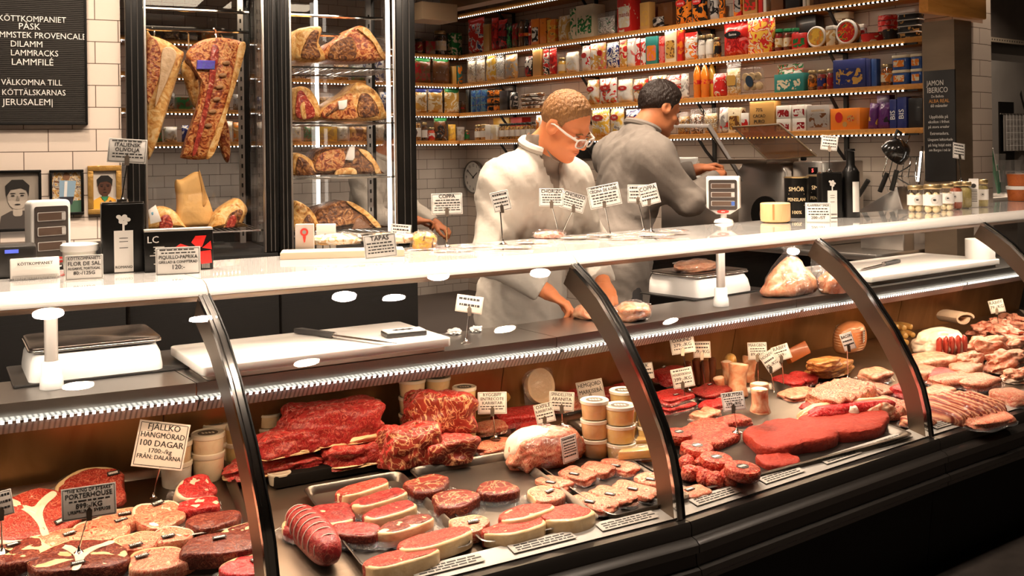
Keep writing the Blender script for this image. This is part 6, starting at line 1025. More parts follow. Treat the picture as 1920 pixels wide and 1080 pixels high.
def marrow(x, y, w, h, lab, lift=0, ry=0):
    P = at(x, y, lift); k = mpp(P); r = w*k/2; h *= k; t = thing('marrow_bone', lab, 'bone', P, cyaw(P), 'marrow bones', rot=(0, ry, cyaw(P))); b = B(); lathe(b, [(r*1.05, 0), (r*1.1, h*.06), (r*.86, h*.3), (r*.84, h*.75), (r*1.0, h*.95), (r*.95, h)], 20)
    for v in b.verts: v.co += Vector(noise.noise_vector(v.co*40+Vector((x, 0, 0))))*.003; v.co.z = max(v.co.z, 0)
    ob('bone', b, ramp2('bone_flesh', [(.50, .06, .025), (.70, .26, .12), (.80, .52, .32), (.58, .11, .05)], 18, dist=2, rough=.35, coat=.4), t); b = B(); cyl(b, (0, 0, h*.985), r*.78, .003, 18, bev=.001); ob('marrow', b, wfat, t)
marrow(1425, 776, 36, 56, 'lower marrow bone of the pair stacked upright'); marrow(1424, 772, 32, 42, 'upper marrow bone of the pair stacked upright', .098); marrow(1382, 742, 38, 58, 'broad marrow bone between red pack and stacked pair', .01, .1); marrow(1366, 722, 22, 44, 'thin marrow bone at the back of the group', .02, -.1); marrow(1400, 718, 30, 48, 'marrow bone half hidden behind the broad one', .02, .25); marrow(1352, 738, 22, 30, 'short marrow bone nearest the dark pink pack', .01, -.2)
pouch(1340, 766, 60, .07, .03, 'small lean pack at the foot of the broad marrow bone', redbeef, 8, 0, 75); traypan(1300, 938, 1716, 830, 1220, 770, 'large steel tray under the burgers and smooth red meat')
pouch(1322, 786, 70, .06, .03, 'pink mince roll in clear film by the burgers', porkm, 14, 0, 76, n=2); pouch(1372, 800, 72, .06, .034, 'mince roll in clear film at the foot of the zabuton card', mince, -10, 0, 77)
def slab(x, y, w, d, h, lab, yaw, m, seed, lift=0, j=.07, p=3, ry=0): 
    P = at(x, y, lift); k = mpp(P); t = thing('meat_slab', lab, 'meat', P, cyaw(P)+rad(yaw), 'smooth red meat slabs', rot=(math.atan(.1), ry, cyaw(P)+rad(yaw))); b = B(); cutlet(b, ell(w*k, d*1.4, 48, .15, seed, 3.2), h*.85, h*.25, .006, seed, fr_=26)
    ob('meat', b, m, t)
slab(1325, 824, 150, .13, .035, 'flat sheet of bright ground meat behind the burgers', 8, mince, 2); slab(1478, 832, 176, .17, .05, 'large smooth red slab before the stacked marrow bones', -6, slab_m, 3, .004); slab(1590, 806, 180, .16, .05, 'smooth red slab beside the long fat edged shank', -4, slab_m, 4, .004); slab(1458, 872, 90, .08, .03, 'small flat red slab between burgers and smooth slabs', 4, slab_m, 6)
def burger(x, y, w, h, lab, lift=0, disc=True):
    P = at(x, y, lift); k = mpp(P); r = w*k/2; t = thing('burger_patty', lab, 'burger', P, cyaw(P), 'burger patties', rot=(math.atan(.115), 0, cyaw(P))); b = B(); lathe(b, [(r*.9, 0), (r, h*.2), (r*1.01, h*.6), (r*.96, h*.92), (r*.85, h)], 30); ob('patty', b, mince, t)
    if disc: b = B(); prism(b, ell(r*.78, r*.62, 24), h, h+.001); o = ob('disc_label', b, sticker, t); b = B(); [box(b, (-r*.2+.13*r*i, .02*r, h+.0013), (r*.08, r*.2, .0005), rot=(0, 0, .3)) for i in range(4)]; ob('print', b, white, o)
burger(1391, 900, 66, .028, 'lowest patty of the front burger stack'); burger(1391, 896, 66, .026, 'middle patty of the front burger stack', .029, False); burger(1391, 893, 68, .03, 'topmost patty of the front burger stack with a black disc', .056); burger(1340, 878, 60, .03, 'lower patty of the middle burger pair'); burger(1342, 874, 62, .03, 'upper patty of the middle burger pair with a black disc', .031); burger(1304, 858, 60, .03, 'lower patty beside the second glass arm'); burger(1306, 852, 62, .03, 'upper patty beside the second glass arm with a black disc', .031); burger(1272, 826, 50, .03, 'rearmost patty behind the second glass arm with a black disc', .02)
for i, (x, y, w) in enumerate(((1288, 884, 32), (1316, 884, 30), (1294, 904, 34), (1310, 902, 28), (1334, 896, 32), (1340, 918, 36), (1366, 916, 40), (1352, 890, 30), (1322, 912, 34))):
    P = at(x, y); r = w*mpp(P)/2; tag((lambda b: (blob(b, (2*r, 2*r, 2*r*.95), i, .08, 2, 3, p=2, flat=-.85), ob('meatball', b, mince))[1])(B()), 'meatball '+('against the second glass arm', 'behind the front row by the arm', 'in the front row by the arm', 'second of the front row', 'under the middle burger pair', 'nearest the price rail', 'touching the front burger stack', 'deep in the pile under the burgers', 'in the centre of the pile')[i], 'meatball', 'meatballs').location = P
pouch(1300, 934, 60, .06, .026, 'small lean pack at the foot of the second glass arm', kobe, 0, 0, 79, (-.1, .1, 0))
sign(1280, 647, 45, 30, 1294, 690, [('OXKIND', 1.1), ('379:-/KG', 1.1), ('~', .6)], 'ox cheek card above the large glossy red pack', base=at(1292, 735, .06), tilt=-10, seed=42); sign(1316, 655, 32, 30, 1322, 700, [('~', .8), ('~', .8), ('99:-/KG', 1)], 'grey card beside the ox cheek card', base=at(1322, 740, .03), tilt=-2, seed=43, m=greycard); sign(1280, 708, 40, 36, 1287, 772, [('~', .7), ('HÖGREVSKÄRNA', 1.1), ('399:-/KG', 1.1), ('~', .6)], 'chuck card on a rod beside the layered red packs', base=at(1288, 772), tilt=-12, seed=44)
sign(1375, 752, 42, 34, 1382, 818, [('ZABUTON', 1.2), ('~', .7), ('~', .6), ('599:-/KG', 1.1), ('~', .5)], 'zabuton card on a dark rod behind the burgers', base=at(1382, 812, .03), tilt=-9, seed=45); sign(1420, 658, 35, 32, 1424, 690, [('MÄRGBEN', 1.1), ('~', .6), ('~', .6), ('89:-/KG', 1)], 'marrow bone card above the stacked bones', base=at(1422, 735, .0), tilt=-3, seed=46); sign(1444, 678, 26, 38, 1452, 720, [('HÖGREV', 1), ('~', .8), ('89:-/KG', 1)], 'steeply tilted card behind the stacked bones', base=at(1452, 740), tilt=-32, yaw=10, seed=47); sign(1465, 661, 32, 28, 1470, 710, [('RÅBIFF', 1.1), ('~', .7), ('269:-', 1)], 'tartare card before the orange slab', base=at(1470, 735), tilt=-20, seed=48)
P = at(1500, 690); k = mpp(P); t = thing('orange_slab', 'orange cured slab leaning at the back beside the bacon', 'meat', P+UP*.04, cyaw(P), rot=(rad(-25), rad(-12), cyaw(P))); b = B(); box(b, (0, 0, .03), (58*k, .03, .06), bev=.005); ob('slab', b, mat('orange_cured', (.55, .14, .03), .4, coat=.3, var=.2, vscale=15), t)
bacon = ramp2('bacon', [(.40, .15, .03), (.62, .34, .10), (.26, .07, .02), (.72, .50, .24)], 16, dist=2, stretch=(1, 1, 5), rough=.4, coat=.5); joint(1545, 690, 80, .08, .04, 'upper piece of golden bacon slab', 2, bacon, seed=14, lift=.068, fat_h=0, p=3.6, nm='bacon_slab', grp='bacon slabs'); joint(1556, 700, 124, .10, .055, 'lower wide golden bacon slab under the tilted card', 4, bacon, seed=15, lift=.012, fat_h=0, p=3.6, nm='bacon_slab', grp='bacon slabs')
P = at(1594, 672); k = mpp(P); t = thing('netted_ham', 'upright netted ham with a white paper label by the third glass arm', 'meat', P+UP*.03, cyaw(P)); hm = ramp2('ham_skin', [(.55, .12, .04), (.72, .30, .12), (.62, .18, .06)], 8, rough=.35, coat=.5); b = B(); blob(b, (82*k, .10, .14), 6, .06, 1.2, 4, p=2.4); ob('ham', b, hm, t)
for i in range(9):
    z = .016+.0125*i; r = 1-abs((z-.065)/.085)**2.4*.6; b = B(); tube(b, [(41*k*r*cos(a)*1.02, .05*r*sin(a)*1.04, z+.006*sin(a)) for a in [2*pi*q/20 for q in range(20)]], .0014, 5, closed=True); ob('net_cord', b, mat('net', (.75, .5, .32), .6), t)
card(t, .05, .055, [('~', 1)]*5, T(.035, -.052, .075) @ RZ(rad(25)) @ FRONT, seed=9, name='paper_label')
sign(1589, 640, 22, 32, 1592, 680, [('BACON', 1.1), ('~', .8), ('~', .8)], 'tilted bacon card before the netted ham', base=at(1590, 712, .03), tilt=-14, yaw=25, seed=49)
pouch(1490, 722, 92, .10, .04, 'sliced dark red pack in front of the orange slab', redbeef, 4, 0, 80, n=2); pouch(1498, 748, 80, .09, .035, 'pale pack before the sliced dark red one', porkm, -6, 0, 81)
def rack(x, y, w, d, h, lab, yaw, seed, lift=0, m=None, n=7, wrap=True):
    P = at(x, y, lift); k = mpp(P); w *= k; t = thing('rib_rack', lab, 'ribs', P, 0, 'racks of ribs', rot=(math.atan(.1), 0, cyaw(P)+rad(yaw))); b = B(); blob(b, (w, d, h), seed, .07, 1.5, 5, p=3.5, flat=-.4)
    for v in b.verts:
        if v.co.z > h*.4: v.co.z += .008*cos(v.co.x/w*2*pi*n)
    ob('meat', b, m or ribm, t)
rack(1586, 756, 196, .19, .045, 'lower rib rack under the upper one before the netted ham', 6, 3, 0, ribm); rack(1578, 746, 180, .17, .045, 'upper rib rack with pale fat before the netted ham', 8, 4, .05, kobe, 6); rack(1664, 776, 96, .14, .045, 'short rib rack behind the third glass arm', 4, 5, 0, kobe, 4)
P = at(1592, 792); k = mpp(P); t = thing('beef_shank', 'long fat edged beef shank lying across the third section', 'meat', P, 0, rot=(0, 0, cyaw(P)+rad(-14))); b = B(); blob(b, (.44, .07, .075), 8, .10, 2, 5, p=3); ob('meat', b, redbeef, t); b = B(); blob(b, (.445, .045, .08), 8, .09, 2, 5, c=(0, .02, .0), p=3); ob('fat_edge', b, bfat, t); b = B(); blob(b, (.17, .05, .062), 9, .15, 2.4, 4, c=(.12, -.02, .002), p=2.4); ob('bone_end', b, ramp2('shank_end', [(.80, .55, .28), (.55, .12, .05), (.86, .70, .48), (.7, .3, .12)], 22, dist=2, coat=.5), t); b = B(); blob(b, (.06, .05, .068), 3, .1, 2, 3, c=(-.005, -.018, .002)); ob('fat_patch', b, wfat, t)
# fourth section: pork
for i in range(9):
    P = at(1672+8*(i % 5), 648-5*(i//3)+2*(i % 2)); t = thing('white_sausage', ('first', 'second', 'third', 'fourth', 'fifth', 'sixth', 'seventh', 'eighth', 'last')[i]+' plump yellow sausage in the heap beside the third glass arm', 'sausage', P+UP*(.018+.026*(i//3)), 0, 'heap of yellow sausages', rot=(0, 0, cyaw(P)+.7+.35*(i % 3))); b = B(); tube(b, [(-.05, 0, 0), (-.045, 0, .001), (-.02, .004, .002), (.02, .004, .002), (.045, 0, .001), (.05, 0, 0)], [.005, .013, .017, .017, .013, .005], 12); ob('sausage', b, mat('yellow_sausage', (.82, .50, .16), .35, coat=.5, sss=.1), t)
t = joint(1762, 660, 104, .16, .10, 'pale pork joint scored into dark red strips', -18, wfat, seed=21, fat_h=0, nm='pork_joint', grp=None, lift=.02, p=2.8)
for i in range(5): b = B(); blob(b, (.022, .03, .085), i, .12, 2, 3, c=(-.075+.036*i, -.078, .012), rz=.2); ob('lean_strip', b, mat('lean_strip', (.42, .05, .03), .3, coat=.5, var=.2, vscale=30), t)
P = at(1790, 640); t = thing('fat_roll', 'rolled sheet of white pork fat lying on the scored joint', 'meat', P+UP*.09, cyaw(P)-.15); b = B(); pr = [(.07*(1-a/14)*cos(a)*1.1, .032+.03*sin(a)) for a in [k*.42 for k in range(16)]]; sheet(b, [[Vector((x, y, z)) for x, z in pr] for y in (-.06, -.02, .02, .06)], .012); ob('fat_sheet', b, wfat, t)
pouch(1742, 690, 106, .12, .06, 'pink pork pack before the scored joint', porkm, -14, 0, 84); pouch(1730, 710, 70, .09, .05, 'glossy clear pack against the third glass arm', porkm, 10, 0, 85); pouch(1790, 722, 104, .10, .045, 'long pale pack above the flat rib rack', kobe, -10, .005, 86); pouch(1834, 726, 92, .10, .045, 'second long pale pack above the flat rib rack', kobe, -4, .005, 87); pouch(1758, 742, 80, .08, .03, 'flat pale pack under the long ones', porkm, 4, 0, 88)
rack(1800, 776, 186, .26, .05, 'wide flat rack of ribs in clear film nearest the glass', -6, 9, 0, ribm, 9); pouch(1896, 756, 70, .12, .05, 'speckled pack at the picture edge beside the flat ribs', kobe, 0, 0, 90)
for i, (x, y, w, d, h, lab, lift, s) in enumerate(((1848, 668, 92, .10, .085, 'pale pork chop block beside the scored joint', .01, 31), (1818, 690, 70, .09, .06, 'pork cut with a round bone end', .01, 32), (1884, 690, 110, .11, .07, 'folded pale pork cut behind the speckled pack', .005, 33), (1908, 660, 80, .10, .07, 'pale pork cut at the picture edge', .01, 34), (1910, 714, 70, .08, .05, 'lower pale pork cut at the picture edge', 0, 35))): joint(x, y, w, d, h, lab, (i*23) % 30-12, porkm, wfat, lift, s, nm='pork_cut', grp='pale pork cuts', fat_h=.3, p=3.2, amp=.2)
for i, (x, y, lab) in enumerate(((1842, 628, 'red meat strips at the back of the pork'), (1872, 618, 'red meat strips under the small card'), (1898, 610, 'red meat strips heaped at the back edge'), (1890, 634, 'red meat strips before the small card'), (1914, 624, 'red meat strips at the picture edge'))): joint(x, y, 66, .10, .055, lab, i*25, ramp2('red_strips', [(.45, .05, .03), (.62, .16, .10), (.80, .46, .34), (.5, .08, .05)], 24, dist=3, rough=.3, coat=.5, bump=.5), None, .02+.02*(i % 2), 40+i, fat_h=0, nm='meat_strips', grp='heaped red meat strips', amp=.25, p=2.2)
sign(1869, 574, 26, 24, 1872, 610, [('RÅBIFF', 1), ('79:-/KG', 1)], 'small white card on the red meat strips', base=at(1872, 616, .07), tilt=-14, seed=51, stand=True)
for x, y, w, d, h, lab, m, yaw in ((1640, 742, 84, .10, .035, 'pack of pale ribs between upper rack and third glass arm', kobe, 6), (1540, 770, 76, .09, .03, 'thin meat pack before the lower rib rack', redbeef, -4), (1640, 714, 70, .09, .05, 'pink pack between netted ham and third glass arm', porkm, 8), (1848, 796, 110, .10, .04, 'long speckled pack at the rail beside the flat ribs', kobe, -6), (1700, 744, 60, .10, .045, 'red pack showing past the third glass arm', redbeef, 8), (1722, 800, 60, .09, .035, 'dark rib pack at the foot of the third glass arm', ribm, 4), (1808, 706, 80, .10, .06, 'pink cut between the scored joint and long pale packs', porkm, 12), (1760, 716, 70, .09, .05, 'red cut before the pink pork pack', redbeef, -8)): pouch(x, y, w, d, h, lab, m, yaw, 0, 100+x)
for x, y, w, lab, lm, yw in ((580, 1004, 96, 'steak in film between the round strip steak and rolled roast', deepbeef, 10), (880, 1004, 70, 'small marbled steak between the two steel trays', kobe, -14), (1024, 946, 66, 'marbled steak under the big wrapped joint', kobe, 8), (120, 1030, 90, 'marbled steak between porterhouse and dark steak', kobe, 16), (460, 1020, 84, 'dark steak against the first glass arm', darkbeef, 8), (226, 990, 70, 'pale marbled steak behind the sticker steaks', kobe, -8)): steak(x, y, w, .075, .03, lab, yw, lm, bfat, 90, True, (.1, 0) if lm is kobe else None, 0, x, eye=False)
# printed strips along the price rail under the glass
for i in range(4):
    for k in range(4):
        s = i+.14+.24*k
        if s < .75: continue
        P = CP(s, -.436, .520); t = thing('rail_label', f'printed white strip on the price rail, {("first", "second", "third", "last")[k]} below the {("porterhouse section", "heaped red joints", "burgers and slabs", "pork and ribs")[i]}', 'label', P, cang(s), 'printed strips on the price rail', rot=(rad(12), 0, cang(s))); b = B(); box(b, (0, 0, 0), (.20, .038, .0014)); ob('strip', b, mat('rail_paper', (.50, .46, .41), .6), t); b = B(); rn = random.Random(i*9+k)
        for r in range(3):
            x = -.085
            while x < .075: q = rn.uniform(.008, .03); box(b, (x+q/2, .010-.010*r, .001), (q, .0045, .0006)); x += q+.004
        ob('print', b, ink, t)
# ---------------------------------------------------------------- the three men behind the counter
skin1 = mat('skin_fair', (.58, .19, .07), .62, sss=.15, var=.06, vscale=12); skin2 = mat('skin_tan', (.40, .135, .05), .62, sss=.12, var=.06, vscale=12)
hair1 = ramp2('hair_blond', [(.085, .033, .010), (.17, .075, .022), (.30, .145, .048)], 60, dist=2, stretch=(1, 1, .35), rough=.55, bump=.8, bscale=160); hair2 = ramp2('hair_dark', [(.004, .002, .0014), (.013, .006, .0035), (.007, .0035, .002)], 60, dist=2, stretch=(1, 1, .35), rough=.45, bump=.8, bscale=140)
coat1 = mat('white_coat', (.43, .385, .33), .85, bump=.5, bscale=14); coat2 = mat('grey_coat', (.185, .158, .135), .9, bump=.5, bscale=14); shirt_m = mat('grey_shirt', (.17, .13, .10), .8, bump=.15, bscale=20); trous = mat('dark_trousers', (.03, .027, .027), .8)
def space(*seg):
    o = []
    for a, c, s in seg: o += list(np.arange(a, c, s))
    return np.array(o+[seg[-1][1]])
def handsdf(curl, side):
    """palm and five bent fingers, wrist at the origin, fingers along +x, back of the hand up, thumb on the +y*side side"""
    fs = []
    for i, (y, L) in enumerate(((.030, .070), (.010, .080), (-.011, .074), (-.031, .058))):
        a, p = 0, np.array((.085-.004*abs(i-1), y*side, .0)); ch = [p]
        for j, f in enumerate((.48, .30, .22)): a += curl*(.7, 1.1, .8)[j]; p = p+np.array((cos(a), 0, -sin(a)))*L*f; ch.append(p)
        fs.append(ch)
    th = [np.array((.022, .036*side, -.006)), np.array((.055, .062*side, -.016)), np.array((.082, .056*side, -.030)), np.array((.103, .042*side, -.040))]
    def f(x, y, z):
        d = elp(x, y, z, (.045, 0, -.002), (.052, .044, .016)); d = smin(d, cap(x, y, z, (-.06, 0, 0), (.01, 0, 0), .028, .026), .02)
        for ch in fs:
            for a, c, r0, r1 in ((ch[0], ch[1], .0098, .0092), (ch[1], ch[2], .0092, .0085), (ch[2], ch[3], .0085, .0072)): d = smin(d, cap(x, y, z, a, c, r0, r1), .005)
        for a, c, r in ((th[0], th[1], .014), (th[1], th[2], .011), (th[2], th[3], .0095)): d = smin(d, cap(x, y, z, a, c, r, r*.9), .008)
        return d
    return nets(f, np.arange(-.075, .18, .0042), np.arange(-.062, .09 if side > 0 else .062, .0042) if side > 0 else np.arange(-.09, .062, .0042), np.arange(-.085, .035, .0042))
def person(name, lab, loc, az, J, skin, hairm, coatm, hair_th, glasses=False, shirt=True, hands=(.6, .6), hem=.48, handrot=((0, 0, 0), (0, 0, 0)), headrot=(0, 0, 0), fine=True, HL=.5):
    Hc = np.array(J['head']); Rh = np.array(Euler(headrot, 'ZYX').to_matrix()); nb = np.array(J['neck'])
    def hl(x, y, z): d = [x-Hc[0], y-Hc[1], z-Hc[2]]; return [sum(Rh[j][k]*d[j] for j in range(3)) for k in range(3)]
    def head(x, y, z):
        X, Y, Z_ = hl(x, y, z); a = np.abs(Y)
        d = elp(X, Y, Z_, (-.012, 0, .035), (.100, .078, .098)); d = smin(d, elp(X, Y, Z_, (.034, 0, -.045), (.062, .057, .080)), .03); d = smin(d, elp(X, Y, Z_, (.066, 0, -.105), (.030, .028, .022)), .025)
        d = smin(d, elp(X, a, Z_, (.020, .046, -.075), (.035, .018, .03)), .03); d = smin(d, elp(X, Y, Z_, (.078, 0, .024), (.018, .046, .012)), .012); d = -smin(-d, elp(X, a, Z_, (.104, .031, .002), (.018, .018, .013)), .012)
        d = smin(d, elp(X, a, Z_, (.066, .040, -.028), (.022, .022, .018)), .015); d = smin(d, cap(X, Y, Z_, (.092, 0, .012), (.114, 0, -.026), .008, .0125), .008); d = smin(d, elp(X, a, Z_, (.104, .011, -.032), (.010, .008, .007)), .006)
        d = smin(d, elp(X, Y, Z_, (.092, 0, -.062), (.011, .025, .0055)), .006); d = smin(d, elp(X, Y, Z_, (.090, 0, -.074), (.011, .020, .006)), .006)
        e = elp(X, a, Z_, (-.008, .080, -.002), (.027, .011, .033)); e = -smin(-e, elp(X, a, Z_, (-.004, .090, .002), (.014, .010, .018)), .006); d = smin(d, e, .006)
        return d
    def torso(x, y, z, g=0):
        c, wst, hp = J['chest'], J['waist'], J['hip']; d = elp(x, y, z, c, (.125+g, .175+g, .20+g)); d = smin(d, elp(x, y, z, wst, (.115+g, .150+g, .18+g)), .08); d = smin(d, elp(x, y, z, hp, (.12+g, .165+g, .16+g)), .08)
        d = smin(d, cap(x, y, z, J['sh'][0], J['sh'][1], .068+g, .068+g), .09)
        for k in (0, 1): d = smin(d, cap(x, y, z, np.array(J['neck'])-(.02, 0, .03), np.array(J['sh'][k])+(-.01, 0, .01), .045+g, .045+g), .05)
        return d
    def arms(x, y, z, g=0, end=1.0):
        d = None
        for k in (0, 1):
            s, e, w_ = map(np.array, (J['sh'][k], J['el'][k], J['wr'][k])); a = smin(cap(x, y, z, s, e, .060+g, .046+g), cap(x, y, z, e, e+(w_-e)*end, .046+g, .031+g*.7), .03); d = a if d is None else np.minimum(d, a)
        return d
    def legs(x, y, z, g=0):
        d = None
        for s in (1, -1):
            hp = np.array(J['hip'])+(0, .085*s, -.05); kn = np.array((hp[0]+.02, .095*s, .48)); an = np.array((hp[0]-.03, .10*s, .08)); a = smin(cap(x, y, z, hp, kn, .085+g, .058+g), cap(x, y, z, kn, an, .058+g, .040+g), .03); a = smin(a, cap(x, y, z, an-(0, 0, .035), an+(.16, .02*s, -.045), .040+g, .03+g), .03); d = a if d is None else np.minimum(d, a)
        return d
    def body(x, y, z):
        d = smin(head(x, y, z), cap(x, y, z, Hc+Rh@np.array((-.035, 0, -.05)), nb, .056, .062), .03); d = smin(d, torso(x, y, z), .05); d = smin(d, arms(x, y, z), .04); return smin(d, legs(x, y, z), .05)
    hx, hz = Hc[0], Hc[2]; allp = np.array([*J['sh'], *J['el'], *J['wr']]); x0, x1, y0, y1 = min(-.25, allp[:, 0].min()-.1), max(.3, allp[:, 0].max()+.08, hx+.16), min(-.3, allp[:, 1].min()-.1), max(.3, allp[:, 1].max()+.1); q = .0048 if fine else .009
    X = space((x0, hx-.14, .014), (hx-.14, hx+.15, q), (hx+.15, x1, .014)) if hx+.15 < x1 else space((x0, hx-.14, .014), (hx-.14, x1, q))
    Y = space((y0, Hc[1]-.11, .014), (Hc[1]-.11, Hc[1]+.11, q), (Hc[1]+.11, y1, .014)); Zs = space((-.02, .8, .02), (.8, hz-.17, .014), (hz-.17, hz+.16, q))
    o = ob(name, nets(body, X, Y, Zs), skin, loc=loc, rot=(0, 0, az)); tag(o, lab, 'person')
    hxs = np.arange(hx-.17, hx+.17, .0046); hys = np.arange(Hc[1]-.12, Hc[1]+.12, .0046); hzs = np.arange(hz-.15, hz+.19, .0046)
    def hair(x, y, z):
        X, Y, Z_ = hl(x, y, z); n = .0022*np.sin(X*260+4*np.sin(Y*90))*np.sin(Y*240+3*np.sin(Z_*80)); back = np.maximum(0, -X-.03)
        cut = .032+.62*(X-.02)-.25*back+np.where(X > .03, HL*(X-.03), 0)-np.where((X > .005) & (X < .03), .018, 0)-(hair_th-.008)*1.6; tp = np.clip((Z_-cut)/.045, .12, 1); d = (elp(X, Y, Z_, (-.013, 0, .036), (.100, .078, .098)))-hair_th*tp+n*tp; return np.maximum(d, cut-Z_)
    ob('hair', nets(hair, hxs, hys, hzs), hairm, o)
    hm = Matrix.Translation(Hc) @ Matrix([list(r) for r in Rh]).to_4x4()
    def hp_(nm, b, m): bmesh.ops.transform(b, matrix=hm, verts=b.verts[:]); return ob(nm, b, m, o)
    for s in (1, -1):
        b = B(); bmesh.ops.create_uvsphere(b, u_segments=16, v_segments=10, radius=.0118, matrix=T(.084, .031*s, .001)); _tag(b, b.faces, 0); hp_('eye', b, mat('eye_white', (.75, .68, .62), .2))
        b = B(); bmesh.ops.create_uvsphere(b, u_segments=12, v_segments=8, radius=.0062, matrix=T(.0915, .031*s, -.001)); _tag(b, b.faces, 0); hp_('iris', b, mat('iris', (.06, .05, .045), .15))
        b = B(); tube(b, [(.094, .014*s, .022), (.096, .028*s, .027), (.084, .048*s, .020)], [.003, .0042, .002], 8); hp_('eyebrow', b, hairm)
        b = B(); tube(b, [(.092, .019*s, .004), (.0965, .031*s, .0085), (.089, .044*s, .003)], .0026, 8); hp_('eyelid', b, skin)
    b = B(); tube(b, [(.090, -.024, -.066), (.1005, -.010, -.0655), (.102, 0, -.067), (.1005, .010, -.0655), (.090, .024, -.066)], [.001, .0022, .0024, .0022, .001], 8); tube(b, [(.090, -.020, -.072), (.099, 0, -.075), (.090, .020, -.072)], [.001, .0034, .001], 8); hp_('lips', b, mat('lips', (.50, .14, .09), .4, sss=.2))
    if glasses:
        b = B(); fm = mat('clear_frame', (.78, .72, .66), .15, coat=1)
        for s in (1, -1):
            tube(b, [(.118-.008*abs(x_)/.025*(1 if x_*s > 0 else 0), .033*s+x_, -.003+y_) for x_, y_ in ell(.052, .037, 28, p=3.2)], .0036, 8, closed=True); tube(b, [(.108, .058*s, .008), (.06, .074*s, .010), (.0, .083*s, .016), (-.03, .082*s, .004)], [.0052, .005, .0042, .0036], 8)
        tube(b, [(.117, -.009, .004), (.121, 0, .007), (.117, .009, .004)], .0042, 8); gl = hp_('glasses', b, fm)
        for s in (1, -1): b = B(); lathe(b, [(.024, 0), (.024, .0015)], 20, c=(.116, .033*s, -.002), M=Matrix.Rotation(pi/2, 3, 'Y') @ Matrix.Diagonal((.75, 1, 1))); hp_('lens', b, clear)
    fo = lambda x, y, z: .0035*np.sin(x*40+z*26+4*np.sin(y*17+z*9))+.0030*np.abs(np.sin(z*60+x*46+3*np.sin(y*31)))+.003*np.sin(y*70+2*np.sin(z*14))
    def coat(x, y, z):
        low = cap(x, y, z, np.array(J['hip']), np.array((J['hip'][0], 0, hem-.1)), .155, .20); low = np.where(np.abs(y) < 9, low+.0, low); d = smin(torso(x, y, z, .026), low, .08); d = smin(d, arms(x, y, z, .026, .92), .09); d = d+fo(x, y, z)
        d = np.maximum(d, hem-z); wr = None
        for k in (0, 1):
            e, w_ = map(np.array, (J['el'][k], J['wr'][k])); dr = (w_-e)/np.linalg.norm(w_-e); p = (x-e[0])*dr[0]+(y-e[1])*dr[1]+(z-e[2])*dr[2]-np.linalg.norm(w_-e)*.90; near = cap(x, y, z, e, w_+dr*.1, .09, .09) < 0; d = np.where(near, np.maximum(d, p), d)
        nk = cap(x, y, z, nb+(0, 0, .012), nb+(.03, 0, .2), .056, .085); d = np.maximum(d, -nk); v = np.abs(y-.0)-.075*(z-(nb[2]-.22))/.22
        return np.maximum(d, -np.maximum(v, .0-x+J['chest'][0])) if shirt else d
    q = .011; Xc = np.arange(x0, x1+.05, q); Yc = np.arange(y0-.02, y1+.02, q); Zc = np.arange(hem-.03, nb[2]+.10, q); ob('coat', nets(coat, Xc, Yc, Zc), coatm, o)
    if shirt:
        def sh(x, y, z): d = torso(x, y, z, .010); c = np.maximum(cap(x, y, z, nb+(-.01, 0, -.03), nb+(.010, 0, .05), .074, .072), z-nb[2]-.046-.25*np.maximum(0, -x+nb[0])); d = smin(d, c, .02); return np.maximum(np.maximum(d, -(cap(x, y, z, nb+(0, 0, .025), nb+(.03, 0, .2), .062, .075))), 1.0-z)
        ob('shirt', nets(sh, np.arange(-.2, .32, .009), np.arange(-.26, .26, .009), np.arange(.97, nb[2]+.09, .009)), shirt_m, o)
        b = B()
        for s in (1, -1): prism(b, [(0, 0), (.055*s, .012), (.045*s, -.045), (.012*s, -.06)], 0, .006, bev=.002, M=T(nb[0]+.07, 0, nb[2]-.015) @ Matrix.Rotation(pi/2, 4, 'Z') @ RX(rad(62)))
        ob('shirt_collar', b, shirt_m, o)
    b = B(); tube(b, [(nb[0]+.076*cos(a)-.006, .084*sin(a), nb[2]+.030-.06*(cos(a)+1)*.5) for a in [rad(40)+rad(280)*k/18 for k in range(19)]], [.018]*19, 8); ob('coat_collar', b, coatm, o)
    ob('trousers', nets(lambda x, y, z: np.maximum(np.maximum(legs(x, y, z, .014), z-.8), .07-z), np.arange(-.25, .25, .016), np.arange(-.25, .25, .016), np.arange(.04, .84, .016)), trous, o)
    for k in (0, 1):
        e, w_ = Vector(J['el'][k]), Vector(J['wr'][k]); d = (w_-e).normalized(); R = d.to_track_quat('X', 'Z').to_matrix().to_4x4() @ Euler(handrot[k]).to_matrix().to_4x4()
        me = handsdf(hands[k], -1 if k == 0 else 1); me.transform(Matrix.Translation(w_) @ R); ob('hand', me, skin, o)
    return o
def man(px, py, t, az, dz, hx, lab, name='person', nk=(-.125, -.078), shz=-.235, sw=.185, base=.12, **k):
    P = att(px, py, t); az = rad(az); o = Vector((cos(az), sin(az), 0)); z = P.z-base
    J = dict(head=(hx, 0, z), neck=(hx+nk[0], 0, z+nk[1]), chest=(hx-.185, 0, z-.37), waist=(hx-.24, 0, z-.62), hip=(hx-.28, 0, min(.95, z-.74)), sh=((hx-.16, sw, z+shz), (hx-.165, -sw, z+shz))); J.update({q: tuple((a[0]+hx, a[1], a[2]+z) for a in k.pop(q)) for q in ('el', 'wr')})
    return person(name, lab, (P.x-hx*o.x, P.y-hx*o.y, base), az, J, **k)
